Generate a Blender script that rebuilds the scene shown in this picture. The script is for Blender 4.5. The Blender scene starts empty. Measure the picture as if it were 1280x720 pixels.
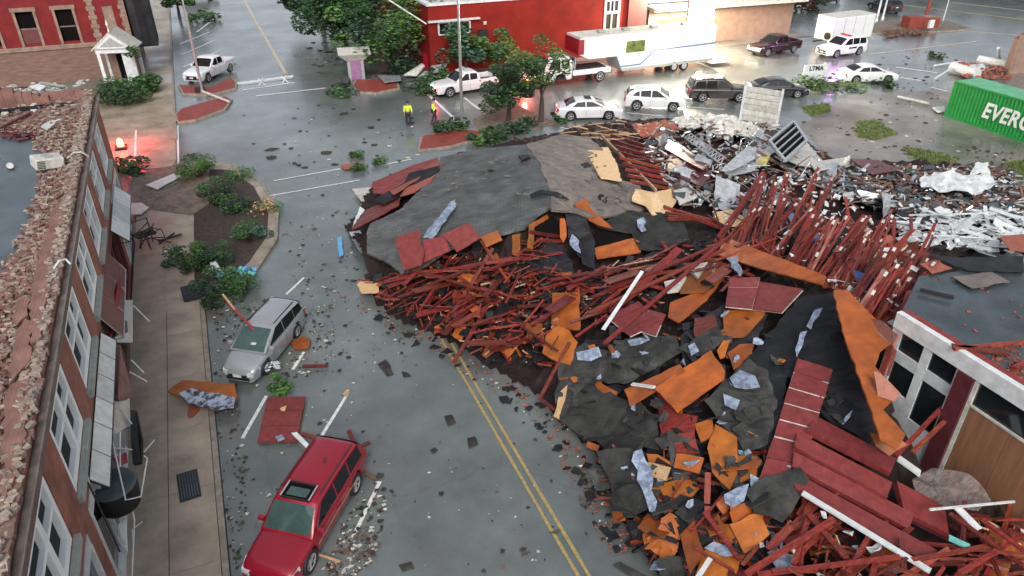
import bpy, bmesh, math, random
import numpy as np
from mathutils import Vector, Matrix, noise
S = bpy.context.scene
COL = S.collection
R = math.radians
rnd = random.Random(11)

# ---------------------------------------------------------------- camera
CAM_H, CAM_PITCH, CAM_YAW, CAM_F = 16.5, R(31), R(22.6), 900.0
cam = bpy.data.cameras.new('camera'); cam_o = bpy.data.objects.new('camera', cam); COL.objects.link(cam_o)
cam.sensor_width = 36; cam.lens = CAM_F/1280*36; cam.clip_end = 2000; cam.clip_start = .1
cam_o.location = (0, 0, CAM_H); cam_o.rotation_euler = (R(90)-CAM_PITCH, 0, -CAM_YAW)
S.camera = cam_o
# ---------------------------------------------------------------- world, sun, exposure
w = bpy.data.worlds.new('World'); S.world = w; w.use_nodes = True
nt = w.node_tree; bg = nt.nodes['Background']
sky = nt.nodes.new('ShaderNodeTexSky'); sky.sky_type = 'NISHITA'; sky.sun_disc = False
SUN_EL, SUN_ROT = R(42), R(200)
sky.sun_elevation = SUN_EL; sky.sun_rotation = SUN_ROT; sky.dust_density = 4; sky.air_density = 1.0; sky.ozone_density = 1
hs = nt.nodes.new('ShaderNodeHueSaturation'); hs.inputs['Saturation'].default_value = .42
nt.links.new(sky.outputs[0], hs.inputs['Color']); nt.links.new(hs.outputs[0], bg.inputs[0]); bg.inputs[1].default_value = .12
sun = bpy.data.lights.new('sun', 'SUN'); sun.energy = .9; sun.angle = R(25); sun.color = (1, .99, .95)
so = bpy.data.objects.new('sun', sun); COL.objects.link(so)
sd = Vector((math.sin(SUN_ROT)*math.cos(SUN_EL), math.cos(SUN_ROT)*math.cos(SUN_EL), math.sin(SUN_EL)))
so.rotation_euler = sd.to_track_quat('Z', 'Y').to_euler(); so.location = (0, 0, 60)
S.view_settings.view_transform = 'Standard'; S.view_settings.look = 'None'; S.view_settings.exposure = 0.72; S.view_settings.gamma = 1
S.render.engine = 'CYCLES'

# ---------------------------------------------------------------- survey helpers (a photograph point -> a place in the town)
_fw = Vector((math.sin(CAM_YAW)*math.cos(CAM_PITCH), math.cos(CAM_YAW)*math.cos(CAM_PITCH), -math.sin(CAM_PITCH)))
_rt = Vector((math.cos(CAM_YAW), -math.sin(CAM_YAW), 0)); _up = _rt.cross(_fw)
def ray(u, v): return _fw*CAM_F + _rt*(u-640) - _up*(v-360)
def at(u, v, z=0.0):
    d = ray(u, v); t = (z-CAM_H)/d.z
    return Vector((d.x*t, d.y*t, z))
def on_x(u, v, X): d = ray(u, v); t = X/d.x; return Vector((X, d.y*t, CAM_H+d.z*t))
def on_y(u, v, Y): d = ray(u, v); t = Y/d.y; return Vector((d.x*t, Y, CAM_H+d.z*t))

# ---------------------------------------------------------------- materials
def mat(name, col, rough=.7, var=.25, scale=6, bump=.0, metal=0, col2=None, rvar=0, emit=None, objvar=0, stretch=None, coat=0, alpha=None, bscale=None, sharp=False, spec=.5):
    m = bpy.data.materials.new(name); m.use_nodes = True; t = m.node_tree; N = t.nodes; L = t.links
    b = N['Principled BSDF']; b.inputs['Metallic'].default_value = metal
    b.inputs['Specular IOR Level'].default_value = spec
    tc = N.new('ShaderNodeTexCoord'); mp = N.new('ShaderNodeMapping'); L.new(tc.outputs['Object'], mp.inputs[0])
    if stretch: mp.inputs['Scale'].default_value = stretch
    nz = N.new('ShaderNodeTexNoise'); nz.inputs['Scale'].default_value = scale; nz.inputs['Detail'].default_value = 6; nz.inputs['Roughness'].default_value = .65
    L.new(mp.outputs[0], nz.inputs['Vector'])
    c2 = col2 or tuple(c*(1-var*1.6) for c in col); c1 = col if col2 else tuple(min(1, c*(1+var)) for c in col)
    rp = N.new('ShaderNodeValToRGB'); rp.color_ramp.elements[0].color = (*c2, 1); rp.color_ramp.elements[1].color = (*c1, 1)
    rp.color_ramp.elements[0].position = .44 if sharp else .3; rp.color_ramp.elements[1].position = .56 if sharp else .7
    L.new(nz.outputs['Fac'], rp.inputs[0]); out = rp.outputs[0]
    if objvar:
        oi = N.new('ShaderNodeObjectInfo'); ge = N.new('ShaderNodeNewGeometry'); ad = N.new('ShaderNodeMath'); ad.operation = 'ADD'; fr = N.new('ShaderNodeMath'); fr.operation = 'FRACT'
        L.new(oi.outputs['Random'], ad.inputs[0]); L.new(ge.outputs['Random Per Island'], ad.inputs[1]); L.new(ad.outputs[0], fr.inputs[0])
        mr = N.new('ShaderNodeMapRange'); mr.inputs['To Min'].default_value = 1-objvar; mr.inputs['To Max'].default_value = 1+objvar
        L.new(fr.outputs[0], mr.inputs['Value']); h = N.new('ShaderNodeHueSaturation'); L.new(mr.outputs[0], h.inputs['Value']); L.new(out, h.inputs['Color']); out = h.outputs[0]
        mu = N.new('ShaderNodeMath'); mu.operation = 'MULTIPLY'; mu.inputs[1].default_value = 7.31; f2 = N.new('ShaderNodeMath'); f2.operation = 'FRACT'; L.new(fr.outputs[0], mu.inputs[0]); L.new(mu.outputs[0], f2.inputs[0])
        m2_ = N.new('ShaderNodeMapRange'); m2_.inputs['To Min'].default_value = .5-.018*objvar; m2_.inputs['To Max'].default_value = .5+.018*objvar; L.new(f2.outputs[0], m2_.inputs['Value']); L.new(m2_.outputs[0], h.inputs['Hue'])
    L.new(out, b.inputs['Base Color']); b.inputs['Roughness'].default_value = rough
    if rvar:
        n2 = N.new('ShaderNodeTexNoise'); n2.inputs['Scale'].default_value = scale*.35; n2.inputs['Detail'].default_value = 4; L.new(mp.outputs[0], n2.inputs['Vector'])
        mr = N.new('ShaderNodeMapRange'); mr.inputs['From Min'].default_value = .35; mr.inputs['From Max'].default_value = .65
        mr.inputs['To Min'].default_value = max(.03, rough-rvar); mr.inputs['To Max'].default_value = min(1, rough+rvar)
        L.new(n2.outputs['Fac'], mr.inputs['Value']); L.new(mr.outputs[0], b.inputs['Roughness'])
    if bump:
        bp = N.new('ShaderNodeBump'); bp.inputs['Strength'].default_value = bump; bp.inputs['Distance'].default_value = .03
        src = nz
        if bscale:
            src = N.new('ShaderNodeTexNoise'); src.inputs['Scale'].default_value = bscale; src.inputs['Detail'].default_value = 5; L.new(mp.outputs[0], src.inputs['Vector'])
        L.new(src.outputs['Fac'], bp.inputs['Height']); L.new(bp.outputs[0], b.inputs['Normal'])
    if coat: b.inputs['Coat Weight'].default_value = coat; b.inputs['Coat Roughness'].default_value = .06 if rough < .35 else .2
    if emit: b.inputs['Emission Color'].default_value = (*emit[:3], 1); b.inputs['Emission Strength'].default_value = emit[3]
    if alpha is not None: b.inputs['Alpha'].default_value = alpha
    return m
def brickmat(name, c1, c2, mortar, sc=1.0, rot=(0, 0, 0), rough=.8):
    m = bpy.data.materials.new(name); m.use_nodes = True; t = m.node_tree; N = t.nodes; L = t.links; b = N['Principled BSDF']
    tc = N.new('ShaderNodeTexCoord'); sp = N.new('ShaderNodeSeparateXYZ'); mp = N.new('ShaderNodeCombineXYZ'); L.new(tc.outputs['Object'], sp.inputs[0])
    if rot[0]: ad = N.new('ShaderNodeMath'); L.new(sp.outputs['X'], ad.inputs[0]); L.new(sp.outputs['Y'], ad.inputs[1]); L.new(ad.outputs[0], mp.inputs['X']); L.new(sp.outputs['Z'], mp.inputs['Y'])
    else: L.new(sp.outputs['Y'], mp.inputs['X']); L.new(sp.outputs['X'], mp.inputs['Y'])
    br = N.new('ShaderNodeTexBrick'); br.inputs['Color1'].default_value = (*c1, 1); br.inputs['Color2'].default_value = (*c2, 1); br.inputs['Mortar'].default_value = (*mortar, 1)
    br.inputs['Scale'].default_value = sc; br.inputs['Brick Width'].default_value = .23; br.inputs['Row Height'].default_value = .078; br.inputs['Mortar Size'].default_value = .009
    L.new(mp.outputs[0], br.inputs['Vector'])
    nz = N.new('ShaderNodeTexNoise'); nz.inputs['Scale'].default_value = 1.3; nz.inputs['Detail'].default_value = 6; L.new(tc.outputs['Object'], nz.inputs['Vector'])
    mr = N.new('ShaderNodeMapRange'); mr.inputs['From Min'].default_value = .3; mr.inputs['From Max'].default_value = .7; mr.inputs['To Min'].default_value = .6; mr.inputs['To Max'].default_value = 1.25; L.new(nz.outputs['Fac'], mr.inputs['Value'])
    h = N.new('ShaderNodeHueSaturation'); L.new(mr.outputs[0], h.inputs['Value']); L.new(br.outputs['Color'], h.inputs['Color']); L.new(h.outputs[0], b.inputs['Base Color'])
    bp = N.new('ShaderNodeBump'); bp.inputs['Strength'].default_value = .5; bp.inputs['Distance'].default_value = .01; bp.invert = True
    L.new(br.outputs['Fac'], bp.inputs['Height']); L.new(bp.outputs[0], b.inputs['Normal']); b.inputs['Roughness'].default_value = rough
    return m
M = {}
M['asphalt'] = mat('asphalt', (.128, .150, .144), .42, .2, .55, .22, rvar=.2, bscale=45, spec=.6, coat=1)
M['concrete'] = mat('concrete', (.31, .26, .20), .38, .25, .8, .1, rvar=.2, objvar=.07, bscale=30)
M['kerb'] = mat('kerb_stone', (.25, .22, .18), .6, .3, 3, .1)
M['lot'] = mat('wet_concrete_lot', (.20, .185, .17), .35, .35, .25, .1, rvar=.22, bscale=20)
M['white_line'] = mat('white_line', (.8, .8, .8), .5, .2, 9, col2=(.42, .43, .43))
M['yellow_line'] = mat('yellow_line', (.44, .31, .09), .5, .2, 9, col2=(.17, .155, .09))
M['faded_line'] = mat('faded_line', (.5, .42, .32), .5, .2, 4)
M['soil'] = mat('soil', (.045, .032, .025), .85, .4, 5, .5)
M['dirt'] = mat('dirt', (.16, .13, .1), .7, .4, 3, .4, bscale=18)
M['redstone'] = mat('red_stone', (.22, .04, .027), .55, .25, 3, .3, bscale=25)
M['wallbrick'] = brickmat('wall_brick', (.33, .11, .072), (.24, .082, .056), (.22, .12, .09), rot=(R(90), 0, R(90)))
M['topbrick'] = brickmat('fallen_brick', (.25, .115, .09), (.20, .09, .072), (.15, .11, .09), rot=(0, 0, R(90)))
M['brick'] = mat('brick', (.17, .085, .068), .8, .3, 8, .3, objvar=.35)
M['brick_pale'] = mat('brick_pale', (.27, .215, .18), .8, .3, 8, .3, objvar=.3)
M['mortar'] = mat('mortar_rubble', (.19, .115, .092), .85, .35, 7, .7, bscale=18)
M['coping'] = mat('metal_coping', (.17, .135, .115), .4, .3, 2, rvar=.15, metal=.3)
M['membrane'] = mat('roof_membrane', (.065, .088, .10), .3, .25, .7, .06, rvar=.16, bscale=6)
M['membrane2'] = mat('flat_roof_felt', (.05, .066, .072), .32, .35, .6, .1, rvar=.2, bscale=12)
M['white'] = mat('white_paint', (.56, .59, .59), .5, .16, 3, objvar=.14, bump=.1)
M['white_dirty'] = mat('dirty_white', (.5, .49, .44), .55, .25, 4, .2, objvar=.12)
M['white_frame'] = mat('white_frame_paint', (.82, .86, .86), .5, .06, 3)
M['greystone'] = mat('grey_stone_sill', (.30, .33, .30), .6, .15, 4)
M['glass'] = mat('dark_glass', (.012, .016, .018), .06, .2, 2, coat=.3)
M['carglass'] = mat('car_glass', (.008, .01, .01), .05, .2, 2, spec=.4)
M['darkpane'] = mat('broken_window_dark', (.006, .008, .008), .5, .3, 2, spec=.1, col2=(.02, .035, .03))
M['tealglass'] = mat('teal_windscreen', (.045, .085, .08), .05, .2, 1.2, coat=.5)
M['black'] = mat('black_rubber', (.012, .012, .013), .6, .2, 9, objvar=.1)
M['void'] = mat('dark_interior', (.006, .005, .005), 1, .2, 3, spec=.1)  # near-black colour in place of the shade inside openings
M['metal'] = mat('galvanised_metal', (.42, .44, .45), .35, .2, 5, metal=.7, objvar=.15)
M['tin'] = mat('crumpled_tin', (.5, .52, .54), .32, .3, 4, .4, metal=.55, objvar=.15)
M['chrome'] = mat('alloy', (.55, .56, .57), .3, .1, 5, metal=.6)
M['osb'] = mat('wet_sheathing', (.32, .086, .012), .5, .28, 1.3, .15, objvar=.32, stretch=(1, 1.6, 1), bscale=60, rvar=.12)
M['osb_pale'] = mat('pale_sheathing', (.58, .38, .19), .55, .2, 5, .15, objvar=.15, stretch=(1, 3, 1), bscale=30)
M['red'] = mat('red_stained_wood', (.175, .026, .016), .5, .45, 4, .1, objvar=.5, stretch=(1, 5, 1), rvar=.15)
M['redpanel'] = mat('red_panel', (.19, .030, .028), .5, .25, 4, .12, objvar=.15, rvar=.12, bscale=25)
M['redpink'] = mat('pink_stained_wood', (.30, .085, .05), .55, .25, 5, .1, objvar=.2, stretch=(1, 4, 1))
M['brown'] = mat('weathered_timber', (.14, .075, .055), .65, .35, 4, .15, objvar=.35, stretch=(1, 5, 1))
M['tan'] = mat('raw_timber', (.48, .30, .17), .6, .25, 5, .1, objvar=.25, stretch=(1, 5, 1))
M['maroon'] = mat('maroon_panel', (.10, .022, .026), .45, .2, 3, objvar=.15)
def shingles(name, c1, c2, gap):
    m = mat(name, c1, .72, .3, 3, .3, bscale=40)
    t = m.node_tree; N = t.nodes; L = t.links; b = N['Principled BSDF']
    tc = N.new('ShaderNodeTexCoord'); br = N.new('ShaderNodeTexBrick'); mp = N.new('ShaderNodeMapping'); mp.inputs['Rotation'].default_value = (0, 0, R(25)); L.new(tc.outputs['Object'], mp.inputs[0])
    br.inputs['Color1'].default_value = (*c1, 1); br.inputs['Color2'].default_value = (*c2, 1); br.inputs['Mortar'].default_value = (*gap, 1); br.inputs['Scale'].default_value = 1
    br.inputs['Brick Width'].default_value = .32; br.inputs['Row Height'].default_value = .14; br.inputs['Mortar Size'].default_value = .008; br.inputs['Mortar Smooth'].default_value = .5
    L.new(mp.outputs[0], br.inputs[0])
    nz = N.new('ShaderNodeTexNoise'); nz.inputs['Scale'].default_value = 1.1; nz.inputs['Detail'].default_value = 7; L.new(tc.outputs['Object'], nz.inputs[0])
    mr = N.new('ShaderNodeMapRange'); mr.inputs['From Min'].default_value = .3; mr.inputs['From Max'].default_value = .7; mr.inputs['To Min'].default_value = .6; mr.inputs['To Max'].default_value = 1.35; L.new(nz.outputs['Fac'], mr.inputs['Value'])
    h = N.new('ShaderNodeHueSaturation'); L.new(mr.outputs[0], h.inputs['Value']); L.new(br.outputs['Color'], h.inputs['Color']); L.new(h.outputs[0], b.inputs['Base Color'])
    return m
M['shingle'] = shingles('grey_shingles', (.098, .104, .10), (.07, .075, .074), (.018, .019, .02))
M['shingle_brown'] = mat('worn_roof_felt', (.19, .155, .13), .65, .4, 1.6, .4, col2=(.08, .075, .075), bscale=14)
M['felt'] = mat('tar_felt', (.016, .017, .020), .7, .4, 1.5, .35, objvar=.4, spec=.3, bscale=9, rvar=.15)
M['felt2'] = mat('charcoal_shingle_sheet', (.04, .041, .038), .8, .45, 1.6, .45, objvar=.35, spec=.3, bscale=30)
M['bluepaper'] = mat('torn_underlay', (.27, .33, .42), .6, .25, 5, .2, sharp=True, col2=(.14, .17, .24), objvar=.15)
M['tornblack'] = mat('torn_patch', (.33, .38, .48), .6, .25, 3, .2, sharp=True, col2=(.03, .032, .04))
M['leaf'] = mat('leaf_green', (.045, .115, .028), .6, .35, 3, objvar=.1)
M['leaf_dark'] = mat('leaf_dark', (.022, .06, .022), .6, .35, 3, objvar=.1)
M['leaf_light'] = mat('leaf_light', (.08, .18, .035), .6, .3, 3)
M['leaf_blue'] = mat('leaf_bluish', (.045, .12, .07), .6, .3, 3)
M['bark'] = mat('bark', (.06, .045, .035), .85, .3, 8, .4)
M['grass'] = mat('grass_green', (.12, .17, .035), .7, .4, 3)
M['silver'] = mat('silver_paint', (.33, .345, .36), .22, .05, 2, metal=.3, coat=.6)
M['carred'] = mat('crimson_paint', (.27, .006, .02), .28, .06, 2, metal=.15, coat=.7)
M['carwhite'] = mat('white_car_paint', (.62, .63, .64), .3, .05, 2, coat=.5, objvar=.04)
M['carblack'] = mat('black_car_paint', (.018, .018, .02), .2, .1, 2, coat=.7)
M['carmaroon'] = mat('maroon_car_paint', (.018, .004, .007), .25, .1, 2, coat=.6)
M['cargrey'] = mat('dark_grey_car_paint', (.02, .018, .017), .25, .1, 2, coat=.6)
M['headlamp'] = mat('headlamp_lens', (.55, .57, .6), .1, .2, 12, coat=.5)
M['taillamp'] = mat('tail_lamp', (.35, .01, .01), .2, .1, 5)
M['green'] = mat('green_container_paint', (.012, .27, .05), .4, .12, 1.5, objvar=.04)
M['green_roof'] = mat('green_container_top', (.10, .36, .20), .45, .15, 1.2)
M['plainwhite'] = mat('white_lettering', (.72, .74, .72), .5, .05, 3)
M['redwall'] = mat('red_painted_wall', (.19, .014, .010), .7, .22, .5, .15, bscale=12, spec=.15)
M['redwall2'] = mat('red_painted_brick', (.17, .018, .018), .7, .2, 1.5, .15, bscale=12, spec=.2)
M['tanstone'] = mat('tan_stone', (.24, .165, .12), .7, .25, 2, .2)
M['brownstone'] = mat('brown_stone_band', (.17, .10, .075), .7, .25, 1.2, .15, stretch=(1, 1, 6))
M['greywall'] = mat('pale_grey_wall', (.36, .35, .34), .6, .12, .7)
M['tanbrick'] = mat('tan_brick_wall', (.26, .17, .13), .7, .15, 1.5)
M['yellow'] = mat('yellow_insulation', (.50, .43, .15), .8, .3, 4, .6)
M['plywood'] = mat('plywood_board', (.24, .115, .06), .6, .22, .9, .05, stretch=(1, 6, .4), objvar=.08)
M['blue'] = mat('blue_plastic', (.03, .14, .42), .35, .2, 4)
M['grassdirt'] = mat('grassy_dirt', (.15, .15, .07), .8, .4, 1.5, .3, col2=(.13, .115, .09))
M['skyblue'] = mat('light_blue_plastic', (.12, .36, .62), .4, .2, 4)
M['teal'] = mat('teal_plastic', (.14, .45, .42), .4, .2, 4)
M['mauve'] = mat('mauve_panel', (.27, .13, .26), .5, .15, 3)
M['hivis'] = mat('hi_vis_fabric', (.62, .85, .04), .7, .1, 5)
M['navy'] = mat('navy_cloth', (.02, .022, .035), .8, .2, 5)
M['skin'] = mat('skin', (.42, .24, .17), .6, .1, 5)
M['lens_red'] = mat('lit_red_lens', (.8, .05, .03), .4, .0, 5, emit=(1, .12, .05, 22))
M['lens_white'] = mat('lit_white_lens', (.9, .9, .85), .4, .0, 5, emit=(1, .93, .75, 45))
M['lens_soft'] = mat('lit_soft_lens', (.9, .9, .85), .4, .0, 5, emit=(1, .95, .85, 9))
M['lens_blue'] = mat('lit_blue_lens', (.2, .3, .9), .4, .0, 5, emit=(.2, .35, 1, 6))
M['clear'] = mat('clear_plastic_sheet', (.42, .38, .35), .2, .35, 5, .3, col2=(.14, .10, .09), alpha=.4, stretch=(1, 4, 1))
M['heap'] = mat('heap_core', (.03, .016, .014), .8, .5, 2.2, .8, col2=(.006, .005, .005), bscale=7, spec=.3)  # darkened so the core stands in for deep shadow between the pieces

def road_wear(m):
    t = m.node_tree; N = t.nodes; L = t.links; b = N['Principled BSDF']; src = b.inputs['Base Color'].links[0].from_socket
    tc = N.new('ShaderNodeTexCoord'); n1 = N.new('ShaderNodeTexNoise'); n1.inputs['Scale'].default_value = .12; n1.inputs['Detail'].default_value = 8; L.new(tc.outputs['Object'], n1.inputs[0])
    a = N.new('ShaderNodeMapRange'); a.inputs['From Min'].default_value = .35; a.inputs['From Max'].default_value = .65; a.inputs['To Min'].default_value = .68; a.inputs['To Max'].default_value = 1.22; L.new(n1.outputs['Fac'], a.inputs['Value'])
    n2 = N.new('ShaderNodeTexNoise'); n2.inputs['Scale'].default_value = .7; n2.inputs['Detail'].default_value = 6; L.new(tc.outputs['Object'], n2.inputs[0])
    mx = N.new('ShaderNodeMixRGB'); mx.inputs[0].default_value = .5; L.new(tc.outputs['Object'], mx.inputs[1]); L.new(n2.outputs['Color'], mx.inputs[2])
    v = N.new('ShaderNodeTexVoronoi'); v.feature = 'DISTANCE_TO_EDGE'; v.inputs['Scale'].default_value = .22; L.new(mx.outputs[0], v.inputs['Vector'])
    c = N.new('ShaderNodeMapRange'); c.inputs['From Max'].default_value = .006; c.inputs['To Min'].default_value = .82; c.inputs['To Max'].default_value = 1; L.new(v.outputs['Distance'], c.inputs['Value'])
    n3 = N.new('ShaderNodeTexNoise'); n3.inputs['Scale'].default_value = 60; L.new(tc.outputs['Object'], n3.inputs[0]); d = N.new('ShaderNodeMapRange'); d.inputs['To Min'].default_value = .8; d.inputs['To Max'].default_value = 1.2; L.new(n3.outputs['Fac'], d.inputs['Value'])
    m1 = N.new('ShaderNodeMath'); m1.operation = 'MULTIPLY'; L.new(a.outputs[0], m1.inputs[0]); L.new(c.outputs[0], m1.inputs[1]); m2 = N.new('ShaderNodeMath'); m2.operation = 'MULTIPLY'; L.new(m1.outputs[0], m2.inputs[0]); L.new(d.outputs[0], m2.inputs[1])
    n4 = N.new('ShaderNodeTexNoise'); n4.inputs['Scale'].default_value = .33; n4.inputs['Detail'].default_value = 9; n4.inputs['Roughness'].default_value = .7; L.new(tc.outputs['Object'], n4.inputs[0])
    e = N.new('ShaderNodeMapRange'); e.inputs['From Min'].default_value = .5; e.inputs['From Max'].default_value = .68; e.inputs['To Max'].default_value = .65; L.new(n4.outputs['Fac'], e.inputs['Value'])
    mud = N.new('ShaderNodeMixRGB'); mud.inputs[2].default_value = (.14, .12, .10, 1); L.new(e.outputs[0], mud.inputs[0]); L.new(src, mud.inputs[1]); src = mud.outputs[0]
    h = N.new('ShaderNodeHueSaturation'); L.new(m2.outputs[0], h.inputs['Value']); L.new(src, h.inputs['Color']); L.new(h.outputs[0], b.inputs['Base Color'])
road_wear(M['asphalt']); road_wear(M['lot'])

# ---------------------------------------------------------------- object helpers
def tag(o, label=None, cat=None, group=None, kind=None):
    if label: o['label'] = label
    if cat: o['category'] = cat
    if group: o['group'] = group
    if kind: o['kind'] = kind
    return o
def empty(name, loc=(0, 0, 0), rz=0, label=None, cat=None, group=None):
    o = bpy.data.objects.new(name, None); COL.objects.link(o); o.location = loc; o.rotation_euler = (0, 0, rz); o.empty_display_size = .3
    return tag(o, label, cat, group)
class MB:
    def __init__(s): s.v = []; s.f = []; s.m = []
    def add(s, vs, fs, mi=0):
        b = len(s.v); s.v += [tuple(p) for p in vs]; s.f += [tuple(i+b for i in f) for f in fs]; s.m += [mi]*len(fs); return s
    def box(s, c, d, rz=0, mi=0, rot=None):
        hx, hy, hz = d[0]/2, d[1]/2, d[2]/2
        P = [Vector((x, y, z)) for x in (-hx, hx) for y in (-hy, hy) for z in (-hz, hz)]
        q = rot if rot is not None else Matrix.Rotation(rz, 3, 'Z'); c = Vector(c)
        return s.add([q@p+c for p in P], [(0, 1, 3, 2), (4, 6, 7, 5), (0, 4, 5, 1), (2, 3, 7, 6), (0, 2, 6, 4), (1, 5, 7, 3)], mi)
    def bx(s, x0, x1, y0, y1, z0, z1, mi=0): return s.box(((x0+x1)/2, (y0+y1)/2, (z0+z1)/2), (abs(x1-x0), abs(y1-y0), abs(z1-z0)), 0, mi)
    def beam(s, a, b, w, h, mi=0, roll=0):
        a = Vector(a); b = Vector(b); d = b-a; l = d.length
        if l < 1e-4: return s
        q = d.to_track_quat('X', 'Z').to_matrix() @ Matrix.Rotation(roll, 3, 'X')
        return s.box((a+b)/2, (l, w, h), rot=q, mi=mi)
    def tube(s, pts, r, n=8, mi=0, caps=True):
        pts = [Vector(p) for p in pts]; rs = r if isinstance(r, (list, tuple)) else [r]*len(pts); vs = []; fs = []
        for i, p in enumerate(pts):
            d = (pts[min(i+1, len(pts)-1)]-pts[max(i-1, 0)]).normalized(); q = d.to_track_quat('Z', 'X').to_matrix()
            vs += [p+q@Vector((math.cos(k*2*math.pi/n)*rs[i], math.sin(k*2*math.pi/n)*rs[i], 0)) for k in range(n)]
        for i in range(len(pts)-1):
            for k in range(n): fs.append((i*n+k, i*n+(k+1) % n, (i+1)*n+(k+1) % n, (i+1)*n+k))
        if caps: fs.append(tuple(range(n))[::-1]); fs.append(tuple((len(pts)-1)*n+k for k in range(n)))
        return s.add(vs, fs, mi)
    def prism(s, poly, up, mi=0):
        n = len(poly); P = [Vector(p) for p in poly]; up = Vector(up)
        return s.add(P+[p-up for p in P], [tuple(range(n)), tuple(range(2*n-1, n-1, -1))]+[(i, n+i, n+(i+1) % n, (i+1) % n) for i in range(n)], mi)
    def mesh(s, name, mats, smooth=False):
        me = bpy.data.meshes.new(name); me.from_pydata(s.v, [], s.f)
        for m in (mats if isinstance(mats, (list, tuple)) else [mats]): me.materials.append(m)
        if any(s.m): me.polygons.foreach_set('material_index', s.m)
        if smooth: me.polygons.foreach_set('use_smooth', [True]*len(me.polygons))
        me.update(); return me
    def obj(s, name, mats, parent=None, smooth=False, loc=None, bevel=0, fix=True):
        me = s.mesh(name, mats, smooth)
        if fix and len(me.polygons) < 20000:
            bm = bmesh.new(); bm.from_mesh(me); bmesh.ops.recalc_face_normals(bm, faces=bm.faces)
            bm.to_mesh(me); bm.free()
        o = bpy.data.objects.new(name, me); COL.objects.link(o); o.parent = parent
        if loc is not None: o.location = loc
        if bevel:
            b = o.modifiers.new('b', 'BEVEL'); b.width = bevel; b.segments = 2; b.limit_method = 'ANGLE'
        return o
def top(o, label, cat, group=None): return tag(o, label, cat, group)
def centre(o):
    """move the origin of a world-space mesh to its own middle"""
    me = o.data; n = len(me.vertices); a = np.empty(n*3); me.vertices.foreach_get('co', a); a = a.reshape(-1, 3); c = a.mean(0)
    c[2] = a[:, 2].min(); me.vertices.foreach_set('co', (a-c).ravel()); o.location = o.location+Vector(c); me.update(); return o
def struct(name, mb, m, **k): return tag(mb.obj(name, m, **k), kind='structure')
def stuff(name, mb, m, parent=None, label=None, cat=None, **k): return tag(mb.obj(name, m, parent, **k), label, cat, kind='stuff')
def copyobj(o, loc, rot, scale=None, label=None):
    c = o.copy(); COL.objects.link(c); c.location = loc; c.rotation_euler = rot
    if scale: c.scale = scale
    if label: c['label'] = label
    return c
def inpoly(x, y, P):
    c = False; j = len(P)-1
    for i in range(len(P)):
        if (P[i][1] > y) != (P[j][1] > y) and x < (P[j][0]-P[i][0])*(y-P[i][1])/(P[j][1]-P[i][1])+P[i][0]: c = not c
        j = i
    return c
def sample(P):
    xs = [p[0] for p in P]; ys = [p[1] for p in P]
    for _ in range(400):
        x = rnd.uniform(min(xs), max(xs)); y = rnd.uniform(min(ys), max(ys))
        if inpoly(x, y, P): return x, y
    return xs[0], ys[0]

# ================================================================ SETTING
def sheet(name, pts, z, m, kind='structure'):
    mb = MB(); mb.add([(p[0], p[1], z) for p in pts], [tuple(range(len(pts)))])
    o = mb.obj(name, m)
    for p in o.data.polygons:
        if p.normal.z < 0: o.data.flip_normals(); break
    return tag(o, kind=kind)
sheet('ground', [(-500, -60), (600, -60), (600, 900), (-500, 900)], -.012, M['asphalt'])
sheet('parking_lot', [tuple(at(*p)[:2]) for p in [(1000, 158), (1060, 118), (1180, 112), (1400, 150), (1400, 320), (1100, 260)]], .0, M['lot'])
sheet('main_road', [(58, 48.5), (150, 20), (170, 60), (60, 110), (47, 58)], -.004, M['asphalt'])
def line(pa, pb, w=.13, m='white_line', z=.006, name='road_marking'):
    a = at(*pa); b = at(*pb); d = (b-a).normalized(); n = Vector((-d.y, d.x, 0))*w/2
    mb = MB(); k = max(1, int((b-a).length/1.2)); vs = []
    for i in range(k+1):
        p = a.lerp(b, i/k); j = rnd.uniform(.8, 1.1); vs += [(p.x+n.x*j, p.y+n.y*j, z), (p.x-n.x*j, p.y-n.y*j, z)]
    mb.add(vs, [(2*i, 2*i+1, 2*i+3, 2*i+2) for i in range(k)])
    o = mb.obj(name, M[m], fix=False)
    if o.data.polygons[0].normal.z < 0: o.data.flip_normals()
    return tag(o, kind='structure')
for l in [((222, 157), (223, 208)), ((225, 55), (262, 40)), ((226, 69), (269, 50)), ((229, 84), (275, 63)), ((246, 40), (262, 28)),
          ((302, 106), (365, 98)), ((302, 113), (368, 103)), ((320, 120), (407, 110)), ((371, 25), (395, 17)), ((380, 35), (410, 22)), ((390, 46), (412, 35)), ((401, 57), (414, 51)),
          ((342, 226), (425, 211)), ((336, 245), (450, 225)), ((485, 205), (514, 199)), ((333, 495), (303, 548)), ((380, 440), (366, 462)), ((380, 347), (358, 368)),
          ((436, 490), (402, 545)), ((475, 602), (441, 672)), ((535, 118), (572, 152)), ((580, 122), (620, 153)), ((170, 163), (168, 215)),
          ((1120, 84), (1172, 91)), ((1125, 97), (1152, 101)), ((1163, 109), (1184, 114)), ((853, 133), (905, 137)), ((783, 141), (828, 145)), ((700, 160), (735, 163))]: line(*l, w=.22 if l[0][1] < 125 else .13)
for dx in (-.14, .14):
    mb = MB(); vs = []
    for i in range(40):
        y = 8+i*.5; x = 6.58+dx; vs += [(x-.055*rnd.uniform(.8, 1.1), y, .006), (x+.055*rnd.uniform(.8, 1.1), y, .006)]
    mb.add(vs, [(2*i, 2*i+1, 2*i+3, 2*i+2) for i in range(39)]); struct('centre_line', mb, M['yellow_line'])
line((320, 27), (357, 92), .3, 'faded_line'); line((305, 0), (320, 27), .3, 'faded_line')
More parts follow.
